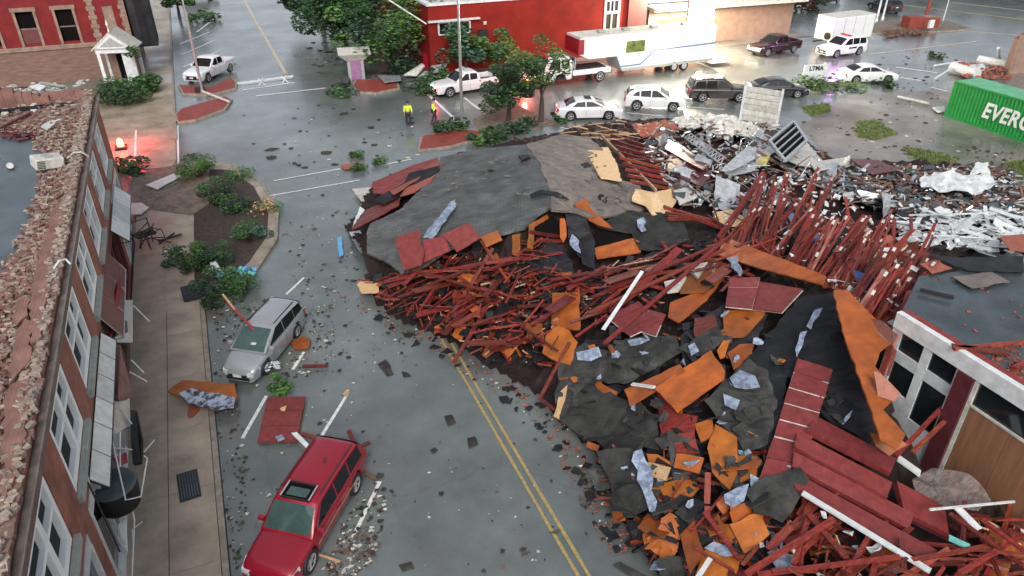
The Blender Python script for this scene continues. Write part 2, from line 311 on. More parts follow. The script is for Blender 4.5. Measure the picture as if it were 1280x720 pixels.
line((1118, 5), (1285, 25), .5, 'yellow_line'); line((1085, 68), (1220, 52), .25, 'faded_line'); line((1190, 3), (1285, 14), .3, 'faded_line'); line((1130, 33), (1285, 45), .3, 'faded_line')

# pavement of separate concrete slabs, with a kerb
sw = MB().bx(-5.1, -2.12, 5, 36.5, -.02, .07).obj('pavement', M['soil']); tag(sw, kind='structure')
slab_me = {}
y = 6.0
while y < 36:
    l = 3.0 if y < 30 else 2.4
    for x0, x1 in ((-5.0, -3.62), (-3.61, -2.32)):
        key = (round(l, 1), x0)
        if key not in slab_me: slab_me[key] = MB().bx(x0+.006, x1-.006, .006, l-.006, .02, .125).mesh('paving_slab', M['concrete'])
        o = bpy.data.objects.new('paving_slab', slab_me[key]); COL.objects.link(o); o.parent = sw; o.location = (0, y, rnd.uniform(-.004, .004))
    y += l
k = 0
while k < 13:
    o = MB().bx(-2.31, -2.13, 6+k*2.4, 8.39+k*2.4, -.01, .135).obj('kerb_stone', M['kerb'], sw, bevel=.015); k += 1
# corner bulb-out with planting bed
isl = [at(*p) for p in [(172, 262), (210, 222), (250, 203), (290, 207), (328, 232), (347, 268), (345, 302), (322, 337), (296, 362), (262, 384), (250, 392), (165, 392)]]
mb = MB().prism([(p.x, p.y, .12) for p in isl], (0, 0, .14)); o = struct('corner_pavement', mb, M['concrete'])
bed = [at(*p) for p in [(243, 270), (262, 258), (262, 214), (288, 215), (318, 236), (336, 270), (334, 298), (312, 330), (290, 352), (262, 374), (244, 366)]]
mb = MB().prism([(p.x, p.y, .14) for p in bed], (0, 0, .1)); struct('planting_bed', mb, M['soil'])
for a, b in zip(bed, bed[1:]+bed[:1]):
    pass
kb = MB(); ring = isl[2:10]
for a, b in zip(ring, ring[1:]): kb.beam((a.x, a.y, .07), (b.x, b.y, .07), .16, .15)
struct('kerb', kb, M['kerb'])
sheet('path', [tuple(at(*p)[:2]) for p in [(168, 262), (165, 222), (230, 205), (262, 218), (262, 258), (240, 272)]], .128, M['dirt'])
sheet('footpath', [(-8.5, 47), (-3.0, 47), (-2.9, 120), (-8.5, 120)], .004, M['concrete'])
mb = MB().bx(-3.05, -2.88, 52, 120, -.01, .12); struct('kerb', mb, M['kerb'])
sheet('footpath', [tuple(at(*p)[:2]) for p in [(600, 165), (700, 156), (640, 128), (590, 150)]], .01, M['dirt'])
sheet('footpath', [(13, 62.2), (13, 63.6), (60, 63.9), (60, 61), (36, 60.4)], .012, M['lot'])
# red stone traffic islands
def island(pts, name='traffic_island', top_m='redstone', h=.14, inset=.18):
    P = [at(*p) for p in pts]; c = sum(P, Vector())/len(P)
    o = MB().prism([(p.x, p.y, h) for p in P], (0, 0, h+.02)).obj(name, M['kerb']); tag(o, kind='structure')
    MB().prism([tuple((p-c)*(1-inset/max(.4, (p-c).length))+c+Vector((0, 0, h+.02))) for p in P], (0, 0, .05)).obj('stone_infill', M[top_m], o)
    return o
island([(218, 146), (225, 138), (283, 122), (291, 126), (283, 138), (245, 152), (222, 155)])
island([(222, 108), (262, 112), (290, 98), (297, 104), (296, 112), (265, 120), (228, 119)])
island([(522, 190), (526, 172), (580, 164), (608, 166), (598, 176), (560, 186)])
island([(440, 108), (445, 101), (496, 101), (500, 112), (470, 118), (445, 117)])
island([(355, 10), (362, 4), (378, 6), (374, 13)])
o = island([(1082, 42), (1095, 28), (1180, 26), (1214, 37), (1200, 39), (1105, 44)], top_m='dirt')
island([(950, 118), (1000, 104), (1075, 103), (1075, 108), (1010, 118), (960, 124)], top_m='grass')
# ================================================================ COLLAPSED BUILDING
HC = [(428,280,.15),(455,355,.2),(480,385,.15),(520,408,.15),(555,422,.1),(610,458,.1),(680,500,.1),(702,525,.1),(740,560,.1),(762,615,.1),(792,680,.1),(835,722,.1),
      (470,300,1.1),(500,250,1.1),(548,196,.8),(600,175,.9),(660,178,1.9),(700,160,.8),(760,150,.4),(830,145,.3),(940,150,.3),(1000,178,.3),(1060,205,.3),(1150,205,.4),(1240,205,.4),(1290,225,.4),
      (560,240,2.1),(640,205,2.9),(680,240,3.3),(655,280,3.1),(600,292,2.2),(520,310,1.6),(500,335,1.0),(780,210,2.4),(740,240,2.8),(800,265,2.0),(620,350,1.3),(560,380,.6),(640,400,.8),(700,320,1.7),(760,330,1.6),
      (850,330,1.7),(930,330,2.2),(1000,340,2.5),(1040,360,2.9),(1110,340,2.3),(700,420,.9),(760,430,1.3),(820,440,1.7),(900,420,2.1),(960,400,2.3),(1000,430,2.6),(1055,400,3.1),(1090,470,2.7),(1110,520,2.0),(1040,500,2.3),
      (950,520,1.9),(880,500,1.8),(720,490,.6),(850,550,1.3),(780,580,.7),(840,640,.8),(900,650,1.2),(950,600,1.6),(1000,580,1.9),(1080,600,1.7),(1150,600,1.0),(1200,680,.9),(1290,700,.7),(1000,700,1.1),(1100,690,1.2),(880,720,.6),
      (1000,240,1.3),(1080,250,1.2),(1130,290,1.3),(1220,280,1.3),(900,200,1.3),(940,260,1.5),(1240,240,1.0),(870,250,1.5),(850,170,.7),(1100,220,.8),(1180,250,.9),(1110,372,3.3),(1128,345,3.7),(1160,316,3.9),(1200,312,3.9),(1290,308,3.8),(1200,285,2.2),(1280,280,2.0)]
_hp = np.array([[*at(u, v, h)[:2], h] for u, v, h in HC])
def hgt(x, y):
    d = (_hp[:, 0]-x)**2+(_hp[:, 1]-y)**2+.05
    wt = 1/d**1.6
    return float((wt*_hp[:, 2]).sum()/wt.sum())
def on(u, v, off=0.0):
    z = 1.0
    for _ in range(7): p = at(u, v, z); z = .4*z+.6*(hgt(p.x, p.y)+off)
    return at(u, v, z)
OUT = [(426,282),(452,318),(455,357),(478,388),(520,410),(555,424),(612,460),(680,500),(698,528),(738,562),(756,612),(790,684),(838,735),(960,760),(1130,780),(1300,745),(1290,640),(1170,590),(1130,520),(1100,440),(1130,392),(1160,350),(1200,318),(1300,318),(1300,235),(1245,205),(1150,195),(1050,195),(1003,168),(940,148),(830,142),(735,148),(700,158),(640,170),(560,190),(520,205),(465,222)]
OUTW = [tuple(on(*p)[:2]) for p in OUT]
xs = [p[0] for p in OUTW]; ys = [p[1] for p in OUTW]
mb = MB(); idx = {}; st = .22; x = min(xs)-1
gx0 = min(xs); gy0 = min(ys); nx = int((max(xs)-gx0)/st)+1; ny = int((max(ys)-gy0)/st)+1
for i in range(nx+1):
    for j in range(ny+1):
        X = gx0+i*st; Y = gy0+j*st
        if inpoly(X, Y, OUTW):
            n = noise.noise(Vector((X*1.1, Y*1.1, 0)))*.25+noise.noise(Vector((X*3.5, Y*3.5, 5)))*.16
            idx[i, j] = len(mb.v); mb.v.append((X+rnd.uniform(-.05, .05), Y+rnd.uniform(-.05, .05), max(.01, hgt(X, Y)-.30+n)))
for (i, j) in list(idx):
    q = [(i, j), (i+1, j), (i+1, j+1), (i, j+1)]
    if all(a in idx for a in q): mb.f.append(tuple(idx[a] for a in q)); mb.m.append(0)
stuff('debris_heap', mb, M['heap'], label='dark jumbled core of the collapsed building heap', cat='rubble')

def fitplane(P):
    A = np.array([tuple(p) for p in P]); c = A.mean(0); X = np.c_[A[:, :2]-c[:2], np.ones(len(A))]
    k, *_ = np.linalg.lstsq(X, A[:, 2], rcond=None); k = np.clip(k, -.9, .9)
    return k[0], k[1], float(c[2]), c
def planar(pts, off=0, zs=None):
    P = [on(u, v, off) if zs is None else at(u, v, zs[i]) for i, (u, v) in enumerate(pts)]
    a, b, z0, c = fitplane(P); out = []
    for u, v in pts:
        d = ray(u, v)   # intersect with z = z0 + a(x-cx) + b(y-cy)
        t = (z0-a*c[0]-b*c[1]-CAM_H)/(d.z-a*d.x-b*d.y)
        out.append(Vector((d.x*t, d.y*t, CAM_H+d.z*t)))
    return out
def jag(P, amp, step=.28, closed=True):
    out = []
    for a, b in zip(P, P[1:]+P[:1]):
        n = max(1, int((b-a).length/step)); d = (b-a).normalized(); s = Vector((-d.y, d.x, 0))
        for i in range(n): out.append(a.lerp(b, i/n)+(s*rnd.uniform(-amp, amp) if i else Vector()))
    return out
def nrm(P):
    n = Vector()
    for i in range(len(P)):
        a, b = P[i], P[(i+1) % len(P)]; n += a.cross(b)
    n.normalize(); return n if n.z > 0 else -n
def sheetpiece(name, pts, m, label=None, cat='panel', off=.1, th=.03, ja=.03, zs=None, group=None, parent=None, extra=None):
    P = planar(pts, off, zs); J = jag(P, ja) if ja else P
    mb = MB().prism(J, nrm(P)*th); o = mb.obj(name, M[m], parent)
    if parent is None: centre(o); tag(o, label, cat, group)
    return o
def drape(name, pts, m, label, cat='roofing sheet', off=.1, amp=.07, cuts=3, th=.02, ja=.05, zs=None, group=None, fr=1.3):
    P = [on(u, v, off) if zs is None else at(u, v, zs[i]) for i, (u, v) in enumerate(pts)]
    P = jag(P, ja, .3)
    bm = bmesh.new(); vs = [bm.verts.new(p) for p in P]; f = bm.faces.new(vs)
    bmesh.ops.triangulate(bm, faces=[f])
    for _ in range(cuts):
        es = [e for e in bm.edges if e.calc_length() > .45]
        if not es: break
        bmesh.ops.subdivide_edges(bm, edges=es, cuts=1); bmesh.ops.triangulate(bm, faces=bm.faces[:])
    for v in bm.verts:
        if not v.is_boundary or True:
            q = v.co; v.co.z += amp*(noise.noise(Vector((q.x*fr, q.y*fr, 3)))+.5*noise.noise(Vector((q.x*3, q.y*3, 9))))
    if bm.faces[:] and sum(f.normal.z for f in bm.faces) < 0: bmesh.ops.reverse_faces(bm, faces=bm.faces[:])
    me = bpy.data.meshes.new(name); bm.to_mesh(me); bm.free(); me.materials.append(M[m])
    o = bpy.data.objects.new(name, me); COL.objects.link(o)
    sm = o.modifiers.new('s', 'SOLIDIFY'); sm.thickness = th; sm.offset = -1
    return tag(centre(o), label, cat, group)
def stick(name, a, b, w, h, m, label=None, cat='board', group=None, oa=.3, ob=.3, za=None, zb=None, parent=None, roll=0):
    A = on(*a, oa) if za is None else at(*a, za); B = on(*b, ob) if zb is None else at(*b, zb)
    mb = MB().beam(A, B, w, h, roll=roll); o = mb.obj(name, M[m], parent)
    if parent is None: centre(o); tag(o, label, cat, group)
    return o

# --- the big fallen roof
RF = [('fallen_roof', [(459,316),(458,290),(463,279),(500,262),(546,215),(551,197),(600,186),(658,180),(672,200),(688,238),(690,256),(672,268),(655,285),(628,291),(600,296),(560,311),(520,338),(500,340),(480,326)], 'shingle')]
zmap = lambda u, v: None
rz = [1.2,1.5,1.6,1.9,1.8,1.7,2.2,2.7,3.0,3.35,3.3,3.2,3.0,2.8,2.5,2.2,1.5,1.4,1.2]
main_roof = drape('shingle_roof', RF[0][1], 'shingle', 'big slab of grey shingle roof lying on the street beside the crossing', 'collapsed roof', zs=rz, amp=.05, cuts=5, th=.12, ja=.04, fr=.5)
drape('felt_roof', [(658,180),(700,168),(735,170),(752,185),(778,225),(800,232),(818,262),(790,266),(740,272),(712,262),(690,262),(688,238),(672,200)], 'shingle_brown', 'brownish worn roof slope behind the grey shingle slab, its felt scraped off', 'collapsed roof',
      zs=[2.75,2.3,2.2,2.3,2.4,2.3,1.9,2.1,2.7,3.1,3.35,3.4,3.05], amp=.08, cuts=5, th=.12, ja=.07)
drape('torn_patch', [(529,297),(533,290),(562,253),(569,249),(570,258),(550,285),(541,298)], 'bluepaper', 'pale torn underlay strip on the grey shingle roof slab', 'torn underlay', zs=[2.25,2.3,2.6,2.65,2.7,2.5,2.35], off=.1, amp=.02, th=.01)
SP = [ # name, material, px polygon, offset, label
 ('torn_roofing','redpanel',[(493,298),(523,287),(530,318),(527,331),(505,338)],1.25,'red roof panel standing at the left front of the grey shingle slab'),
 ('torn_roofing','redpanel',[(529,300),(556,295),(563,313),(530,328)],1.1,'red roof panel, middle of the three before the grey shingle slab'),
 ('torn_roofing','redpanel',[(552,293),(586,278),(601,297),(571,315)],1.25,'red roof panel at the right of the three before the shingle slab'),
 ('torn_sheathing','osb',[(600,296),(622,288),(628,300),(608,309)],.9,'small orange sheathing panel right of the three red roof panels'),
 ('torn_roofing','red',[(465,228),(520,205),(547,197),(549,204),(480,242),(466,241)],.3,'dark red torn eave strip at the far left tip of the heap'),
 ('torn_roofing','redpink',[(486,238),(548,199),(551,209),(530,218),(492,243)],.45,'pink torn eave strip along the edge of the shingle slab'),
 ('roofing_strip','felt',[(466,250),(505,228),(512,216),(550,207),(549,214),(505,241),(480,255)],.42,'black felt strip between the pink and red eave strips'),
 ('torn_roofing','red',[(439,286),(458,262),(500,246),(499,256),(470,272),(446,284)],.35,'red eave strip reaching farthest toward the parked minivan side of the road'),
 ('torn_roofing','redpink',[(500,245),(506,236),(545,218),(538,227),(518,240)],.5,'salmon sliver of eave board lying against the shingle slab'),
 ('torn_sheathing','osb_pale',[(730,184),(760,184),(771,204),(777,226),(751,222),(741,205)],.35,'tan bare sheathing panel showing through the brown roof slope'),
 ('torn_sheathing','osb_pale',[(794,236),(818,240),(842,235),(846,250),(836,268),(815,268),(806,256),(790,250)],.3,'pale splintered sheathing panel below the red rafter bay'),
 ('torn_sheathing','osb',[(717,255),(733,248),(740,262),(767,286),(748,281),(736,275),(733,270)],.45,'pale orange splinter of sheathing over the roof hole'),
 ('torn_sheathing','osb',[(740,311),(797,296),(801,315),(746,323)],.25,'orange sheathing sheet under the black flap near the roof hole'),
 ('torn_sheathing','osb',[(662,280),(684,268),(686,273),(668,284),(666,312),(660,310)],.4,'orange bent frame piece left of the dark roof hole'),
 ('torn_sheathing','osb',[(700,273),(706,273),(708,296),(704,304),(700,296)],.4,'narrow orange piece right of the dark roof hole'),
 ('torn_sheathing','osb',[(640,294),(650,292),(650,322),(640,318)],.4,'orange sheathing stub left of the roof hole'),
 ('roof_duct','maroon',[(832,200),(846,198),(889,214),(888,222),(874,232),(830,212)],.4,'dull maroon box beam lying across the far side of the heap'),
 ('torn_sheathing','osb',[(904,300),(914,299),(1033,345),(1029,356),(955,336),(896,318)],.55,'long orange sheathing strip under the leaning red trusses'),
 ('torn_sheathing','osb',[(850,352),(888,325),(912,331),(904,347),(880,365),(850,366)],.35,'orange sheathing sheet beside the cream boxes'),
 ('torn_sheathing','osb',[(838,378),(870,364),(903,349),(884,374),(848,403),(835,396)],.3,'orange sheathing sheet sloping below the cream boxes'),
 ('torn_sheathing','osb',[(690,366),(724,365),(725,412),(705,410),(689,404)],.5,'upright orange sheathing sheet at the left middle of the heap'),
 ('torn_sheathing','osb',[(682,420),(696,407),(712,413),(722,428),(713,456),(697,452),(678,441)],.5,'orange sheathing sheet with a dark slot, just below the upright one'),
 ('torn_sheathing','osb',[(655,404),(678,404),(680,424),(660,420)],.4,'small orange sheathing scrap left of the upright sheet'),
 ('torn_sheathing','osb',[(905,388),(962,383),(948,402),(930,421),(903,422)],.4,'orange sheathing sheet below the red deck panel'),
 ('torn_sheathing','osb',[(817,485),(889,438),(906,463),(905,473),(846,515),(832,500)],.75,'largest orange sheathing sheet, standing in the middle of the heap'),
 ('torn_sheathing','osb',[(780,487),(802,478),(850,455),(856,464),(822,487),(787,507)],.65,'orange sheathing sheet tucked left of the largest one'),
 ('torn_sheathing','osb',[(909,441),(925,430),(943,429),(940,450),(917,462)],.45,'orange sheathing scrap right of the largest sheet'),
 ('torn_sheathing','osb',[(896,438),(904,426),(913,425),(906,446),(900,448)],.5,'narrow orange splinter between two orange sheets'),
 ('torn_sheathing','osb',[(743,482),(750,472),(753,480),(772,490),(768,500),(747,494)],.3,'small orange sheathing scrap on black felt left of the big sheets'),
 ('torn_roofing','red',[(820,488),(845,515),(872,520),(868,540),(850,548),(826,560),(824,520)],.3,'red panel under the largest orange sheathing sheet'),
 ('torn_roofing','red',[(868,398),(893,393),(900,414),(884,424),(868,420)],.35,'red panel scrap in the middle of the heap left of an orange sheet'),
 ('torn_sheathing','osb',[(1042,363),(1060,362),(1080,384),(1096,400),(1120,414),(1118,426),(1100,440),(1094,458),(1124,494),(1104,512),(1132,543),(1120,562),(1100,548),(1082,492),(1056,420)],.75,'tall ragged orange sheathing slope beside the white shopfront'),
 ('torn_roofing','redpink',[(1088,398),(1100,400),(1123,418),(1116,432),(1098,418)],.95,'dull red scrap on the tall orange slope, upper one'),
 ('torn_roofing','redpink',[(1092,464),(1100,466),(1126,492),(1118,502),(1097,495)],.95,'dull red scrap on the tall orange slope, lower one'),
 ('torn_sheathing','osb',[(1088,541),(1124,548),(1135,556),(1112,570),(1095,558)],.6,'orange sheathing piece at the foot of the tall orange slope'),
 ('torn_sheathing','osb',[(884,560),(894,530),(921,546),(924,580),(912,612),(890,590)],.5,'orange sheathing sheet near the bottom of the heap, left of the pair'),
 ('torn_sheathing','osb',[(923,569),(947,570),(945,594),(925,602)],.5,'orange sheathing sheet near the bottom of the heap, right of the pair'),
 ('torn_sheathing','osb',[(808,567),(822,568),(842,580),(834,586),(812,581)],.4,'yellow-orange sheathing scrap at the lower left of the heap'),
 ('torn_sheathing','osb',[(868,530),(890,522),(893,545),(876,552)],.4,'orange scrap below the largest sheathing sheet'),
 ('torn_sheathing','osb',[(868,722),(878,690),(886,684),(925,696),(918,722)],.5,'orange sheathing sheet at the bottom edge of the picture'),
 ('torn_sheathing','osb',[(822,602),(850,592),(876,608),(860,626),(828,618)],.3,'burnt orange sheathing in the dark hollow at the lower left'),
 ('torn_sheathing','osb',[(803,668),(818,656),(830,664),(825,684),(806,686)],.4,'curled orange sheathing scrap at the lower left edge of the heap'),
 ('torn_sheathing','osb',[(824,690),(838,668),(842,700),(836,724),(826,720)],.4,'upright orange strip at the lower left edge of the heap'),
 ('torn_sheathing','osb',[(765,640),(780,638),(782,650),(768,652)],.3,'tiny orange scrap on the black flap by the road'),
 ('torn_sheathing','osb',[(912,655),(948,640),(962,668),(930,692)],.6,'reddish orange sheathing sheet under the grey shingle sheet at the lower middle'),
 ('torn_sheathing','osb',[(850,668),(868,650),(880,690),(862,716)],.6,'narrow upright orange sheet at the bottom, left of the white strip'),
 ('torn_sheathing','osb',[(846,566),(880,572),(874,592),(842,584)],.5,'orange sheathing board lying level above the dark hollow'),
 ('torn_sheathing','osb_pale',[(805,577),(838,584),(832,600),(802,592)],.6,'yellowish sheathing board at the lower left, beside the blue strip'),
 ('torn_roofing','red',[(838,544),(868,540),(874,566),(846,566)],.5,'red panel scrap below the largest orange sheathing sheet'),
 ('torn_sheathing','osb_pale',[(692,520),(700,490),(709,481),(706,500),(699,524)],.35,'tan narrow board standing at the road edge of the heap'),
 ('torn_sheathing','osb',[(912,640),(930,632),(955,645),(940,668),(918,660)],.5,'brown-orange sheathing scrap beneath a shingle sheet'),
 ('torn_sheathing','osb_pale',[(446,356),(452,350),(474,354),(474,365),(452,366)],.06,'pale orange sheathing scrap lying at the road edge of the heap'),
]
ZS = {'tall ragged': [3.5,3.7,4.2,4.5,4.85,4.8,4.3,4.1,3.1,3.0,2.5,2.3,2.5,3.1,3.4], 'dull red scrap on the tall orange slope, upper': [4.5,4.75,5.1,4.9,4.4], 'dull red scrap on the tall orange slope, lower': [4.0,4.1,3.6,3.3,3.4], 'orange sheathing piece at the foot': [2.9,2.8,2.7,2.5,2.6]}
for n, m, P, off, lab in SP:
    o = sheetpiece(n, P, m, lab, 'panel', off, th=.05, ja=.035, zs=next((z for k, z in ZS.items() if lab.startswith(k)), None))
# nail line stencilling marks on the biggest sheet are wear, kept in the material
DR = [
 ('felt',[(706,264),(718,256),(733,275),(742,300),(745,334),(728,330),(712,300)],.4,'black felt flap hanging beside the roof hole'),
 ('felt',[(656,300),(680,296),(706,310),(720,345),(700,352),(672,340),(655,325)],.3,'black felt sheet below the roof hole'),
 ('felt2',[(745,282),(790,262),(818,265),(852,272),(862,300),(830,312),(800,312),(790,292)],.3,'charcoal felt sheet in the dark dip behind the lumber bundle'),
 ('felt2',[(700,448),(730,428),(762,436),(792,420),(842,418),(852,440),(812,462),(780,480),(742,470),(716,500),(700,528),(694,505)],.35,'charcoal roofing slope at the left middle of the heap'),
 ('felt2',[(706,500),(742,470),(775,498),(800,505),(824,520),(824,560),(790,552),(756,556),(730,548),(702,528)],.32,'charcoal roofing sheet under the orange sheathing, road side'),
 ('felt',[(850,420),(905,380),(960,395),(944,430),(906,448),(888,438),(854,456)],.25,'black felt sheet between the orange sheets in the middle'),
 ('felt',[(940,440),(1000,372),(1045,366),(1062,430),(1092,520),(1088,555),(1030,520),(1002,480),(985,470),(970,560),(905,560),(900,520),(915,480)],.42,'broad black felt slope below the leaning trusses'),
 ('felt2',[(905,475),(935,450),(960,465),(972,500),(960,555),(930,562),(895,520),(880,500)],.5,'charcoal shingle sheet right of the largest orange sheet'),
 ('felt2',[(745,565),(788,560),(802,575),(802,600),(812,632),(796,642),(765,640),(764,605)],.55,'black roofing flap draped at the road edge, lower left'),
 ('felt2',[(744,545),(770,535),(806,548),(800,568),(760,572)],.4,'black roofing flap just above the draped one at the road edge'),
 ('felt2',[(930,612),(958,594),(1000,584),(1012,600),(990,640),(978,654),(942,644)],.65,'grey shingle sheet near the lower middle of the heap'),
 ('felt',[(812,640),(850,620),(882,628),(872,652),(830,660)],.35,'black felt scrap over the dark hollow'),
 ('felt',[(782,650),(830,655),(812,680),(795,682)],.2,'black felt corner touching the road'),
 ('felt',[(846,660),(880,640),(900,660),(890,690),(862,690)],.4,'rumpled black felt at the lower middle'),
 ('felt2',[(860,430),(898,405),(905,425),(880,448)],.5,'small charcoal sheet left of the middle orange sheet'),
 ('felt',[(1000,660),(1060,640),(1080,690),(1020,700)],.1,'black felt under the bottom lumber'),
 ('bluepaper',[(720,440),(748,433),(752,446),(738,452),(722,450)],.6,'torn blue-grey underlay on the charcoal slope'),
 ('bluepaper',[(912,472),(925,462),(944,470),(950,483),(932,486),(918,484)],.75,'torn blue-grey underlay right of the largest orange sheet'),
 ('bluepaper',[(792,565),(802,562),(815,588),(818,640),(812,638),(804,614),(796,600)],.7,'long blue-white underlay strip at the lower left'),
 ('bluepaper',[(905,618),(922,608),(936,604),(930,626),(916,634),(906,628)],.75,'blue underlay scrap beside the grey shingle sheet'),
 ('bluepaper',[(880,684),(892,676),(922,694),(905,696)],.6,'blue and white underlay scrap near the bottom'),
 ('bluepaper',[(904,492),(925,500),(920,512),(906,506)],.7,'pale underlay scrap under the blue-grey one'),
 ('bluepaper',[(1018,388),(1028,385),(1024,394),(1014,412),(1008,408)],.55,'pale torn strip on the black slope, upper'),
 ('bluepaper',[(1000,416),(1009,414),(1004,430),(996,446),(994,436)],.55,'pale torn strip on the black slope, lower'),
 ('bluepaper',[(1052,530),(1066,512),(1062,522),(1054,531)],.55,'pale torn nick on the black slope beside the red deck boards'),
 ('bluepaper',[(860,432),(868,428),(874,438),(864,444)],.6,'light underlay scrap amid the black felt'),
 ('bluepaper',[(784,425),(800,422),(812,424),(800,430),(788,432)],.6,'light underlay streak on the charcoal slope'),
 ('bluepaper',[(908,322),(922,320),(928,340),(925,346),(914,334)],.7,'torn blue scrap on the orange strip under the trusses'),
 ('bluepaper',[(715,292),(724,302),(726,316),(718,312),(712,300)],.55,'blue-white torn mark on the black flap beside the roof hole'),
 ('bluepaper',[(796,275),(804,272),(808,288),(802,290)],.5,'pale underlay scrap on charcoal felt behind the lumber bundle'),
]
for m, P, off, lab in DR: drape({'bluepaper': 'underlay_scrap', 'felt': 'felt_sheet', 'felt2': 'roofing_sheet'}[m], P, m, lab, 'roofing sheet' if m != 'bluepaper' else 'underlay', off, amp=.16 if m != 'bluepaper' else .05, ja=.06 if m != 'bluepaper' else .1, cuts=4)

ORD = 'leftmost second third fourth fifth sixth seventh eighth ninth tenth eleventh twelfth thirteenth fourteenth fifteenth sixteenth seventeenth eighteenth nineteenth'.split()
def nth(i): return 'leftmost' if i == 0 else ORD[i]+' from the left'
def lerp2(a, b, t): return (a[0]+(b[0]-a[0])*t, a[1]+(b[1]-a[1])*t)
def striped(name, quad, n, m, label, cat, off=.4, gap=.012, th=.05, base='white_dirty', step=0, child='board', zs=None):
    """a deck panel of n boards; quad = a,b,c,d px, boards run a->b, stacked a->d"""
    P = planar(quad, off, zs); a, b, c, d = P; o = empty(name, tuple(sum(P, Vector())/4), 0, label, cat); inv = -Vector(o.location)
    N = nrm(P)
    for i in range(n):
        t0 = i/n+gap; t1 = (i+1)/n-gap; e = N*(step*i+rnd.uniform(-.01, .01))
        e0 = rnd.uniform(-.02, .02); e1 = rnd.uniform(-.02, .02)
        q = [a.lerp(d, t0), b.lerp(c, t0), b.lerp(c, t1), a.lerp(d, t1)]
        s = (q[1]-q[0])
        q = [q[0]+s*e0, q[1]+s*e1, q[2]+s*e1, q[3]+s*e0]
        MB().prism([p+inv+e for p in q], N*th).obj(child, M[m], o)
    if base: MB().prism([p+inv-N*(th*.7) for p in P], N*.03).obj('backing', M[base], o)
    return o
striped('deck_panel', [(1041,461),(1022,522),(985,508),(997,447)], 1, 'redpanel', 'upper red deck panel beside the black slope', 'deck panel', .62, gap=.01)
striped('deck_panel', [(997,447),(1041,461),(1012,556),(968,545)], 5, 'redpanel', 'long red panel run with pale seams across the black slope', 'deck panel', .6)
striped('deck_panel', [(968,546),(1012,557),(990,606),(948,600)], 2, 'redpanel', 'lower end of the red seamed panel run', 'deck panel', .55)
striped('deck_panel', [(912,346),(907,382),(978,390),(1004,362)][::-1], 1, 'redpanel', 'wide red roof panel with two pale seams below the trusses', 'deck panel', .5)
striped('deck_panel', [(912,347),(950,346),(940,386),(907,383)], 3, 'redpanel', 'left part of the wide red roof panel below the trusses', 'deck panel', .6, th=.04)
striped('deck_panel', [(758,396),(798,376),(826,402),(788,420)], 4, 'redpanel', 'red deck piece at the middle left, seams running lengthwise', 'deck panel', .45)
striped('deck_panel', [(796,382),(832,392),(820,420),(790,410)], 2, 'redpanel', 'red deck piece under the long white strip', 'deck panel', .4)
for q, off, lab in [([(1020,519),(1120,572),(1113,590),(1008,537)], .75, 'topmost wide red floor plank of the sloping rows by the shopfront'), ([(996,540),(1116,603),(1109,622),(992,558)], .72, 'second wide red floor plank of the sloping rows by the shopfront'),
                    ([(992,563),(1140,640),(1134,660),(990,582)], .68, 'third wide red floor plank of the sloping rows by the shopfront'), ([(991,588),(1170,686),(1165,707),(998,612)], .64, 'lowest wide red floor plank, above the long white trim'),
                    ([(1120,600),(1180,632),(1186,668),(1130,640)], .55, 'red floor plank end nearest the plastic sheet')]:
    striped('floor_plank', q, 1, 'redpanel', lab, 'plank', off, th=.16, gap=.02, base=None)
    a, b, c, d = q; stick('floor_joist', lerp2(d, a, -.12), lerp2(c, b, -.12), .05, .2, 'maroon', lab.replace('wide red floor plank', 'dark joist under the red floor plank'), 'joist', None, off-.25, off-.25)
for a, b, oa, ob, lab in [((932,718),(1043,649),.9,1.0,'longest red beam rising to the right at the bottom edge'), ((947,718),(1125,696),.8,.9,'red beam lying almost level at the bottom edge'), ((1010,642),(1058,698),.9,.8,'thin red beam crossing the long rising one'), ((992,706),(1010,650),.7,.8,'upright red beam left of the crossing pair'),
                          ((1187,642),(1280,708),1.0,.9,'red beam running to the right edge below the plastic sheet'), ((1228,650),(1282,690),1.0,.9,'upper red beam at the right edge below the plywood'), ((1140,700),(1250,680),.8,.8,'red beam low at the right corner'), ((1060,700),(1120,720),.6,.6,'red beam end under the white trim at the bottom'),
                          ((1085,672),(1060,716),.7,.7,'short red beam behind the white trim at the bottom'), ((1200,716),(1280,668),.9,.9,'red beam crossing in the lower right corner'), ((880,640),(925,700),.6,.7,'brownish red beam left of the bottom lumber'), ((735,392),(905,312),.7,.7,'long red beam along the lumber bundle, lower of two'), ((740,372),(900,305),.7,.7,'long red beam along the lumber bundle, upper of two'),
                          ((480,352),(640,322),.8,.8,'long red rafter low across the road side tangle'), ((497,372),(600,330),.7,.9,'red rafter rising through the road side tangle'), ((515,337),(622,368),.8,.8,'thin red rafter slanting down across the road side tangle'), ((525,388),(543,360),.5,.8,'short orange-red upright at the road side'), ((755,430),(905,300),.9,.9,'long thin red beam crossing the middle of the heap')]:
    stick('lumber', a, b, .16 if 'long' in lab else .12, .06, 'red', lab, 'beam', None, oa, ob)
stick('white_trim', (1003,616), (1163,714), .16, .05, 'white', 'long white trim strip lying along the red joists', 'trim', None, .85, .75)
stick('white_trim', (803,339), (754,412), .14, .03, 'white', 'long white trim strip in the middle of the heap', 'trim', None, .9, .7)
stick('white_trim', (790,480), (818,484), .13, .05, 'white', 'short white trim across the largest orange sheet', 'trim', None, 1.0, 1.0)
stick('white_trim', (872,722), (888,698), .12, .03, 'white', 'white trim between the orange sheets at the bottom', 'trim', None, .8, .8)
stick('white_trim', (1162,637), (1268,627), .05, .05, 'white', 'thin white pole in front of the boarded shopfront', 'trim', None, 1.0, 1.0)
stick('white_trim', (1196,634), (1224,662), .22, .03, 'white', 'white printed strip below the boarded shopfront', 'trim', None, 1.0, .9)
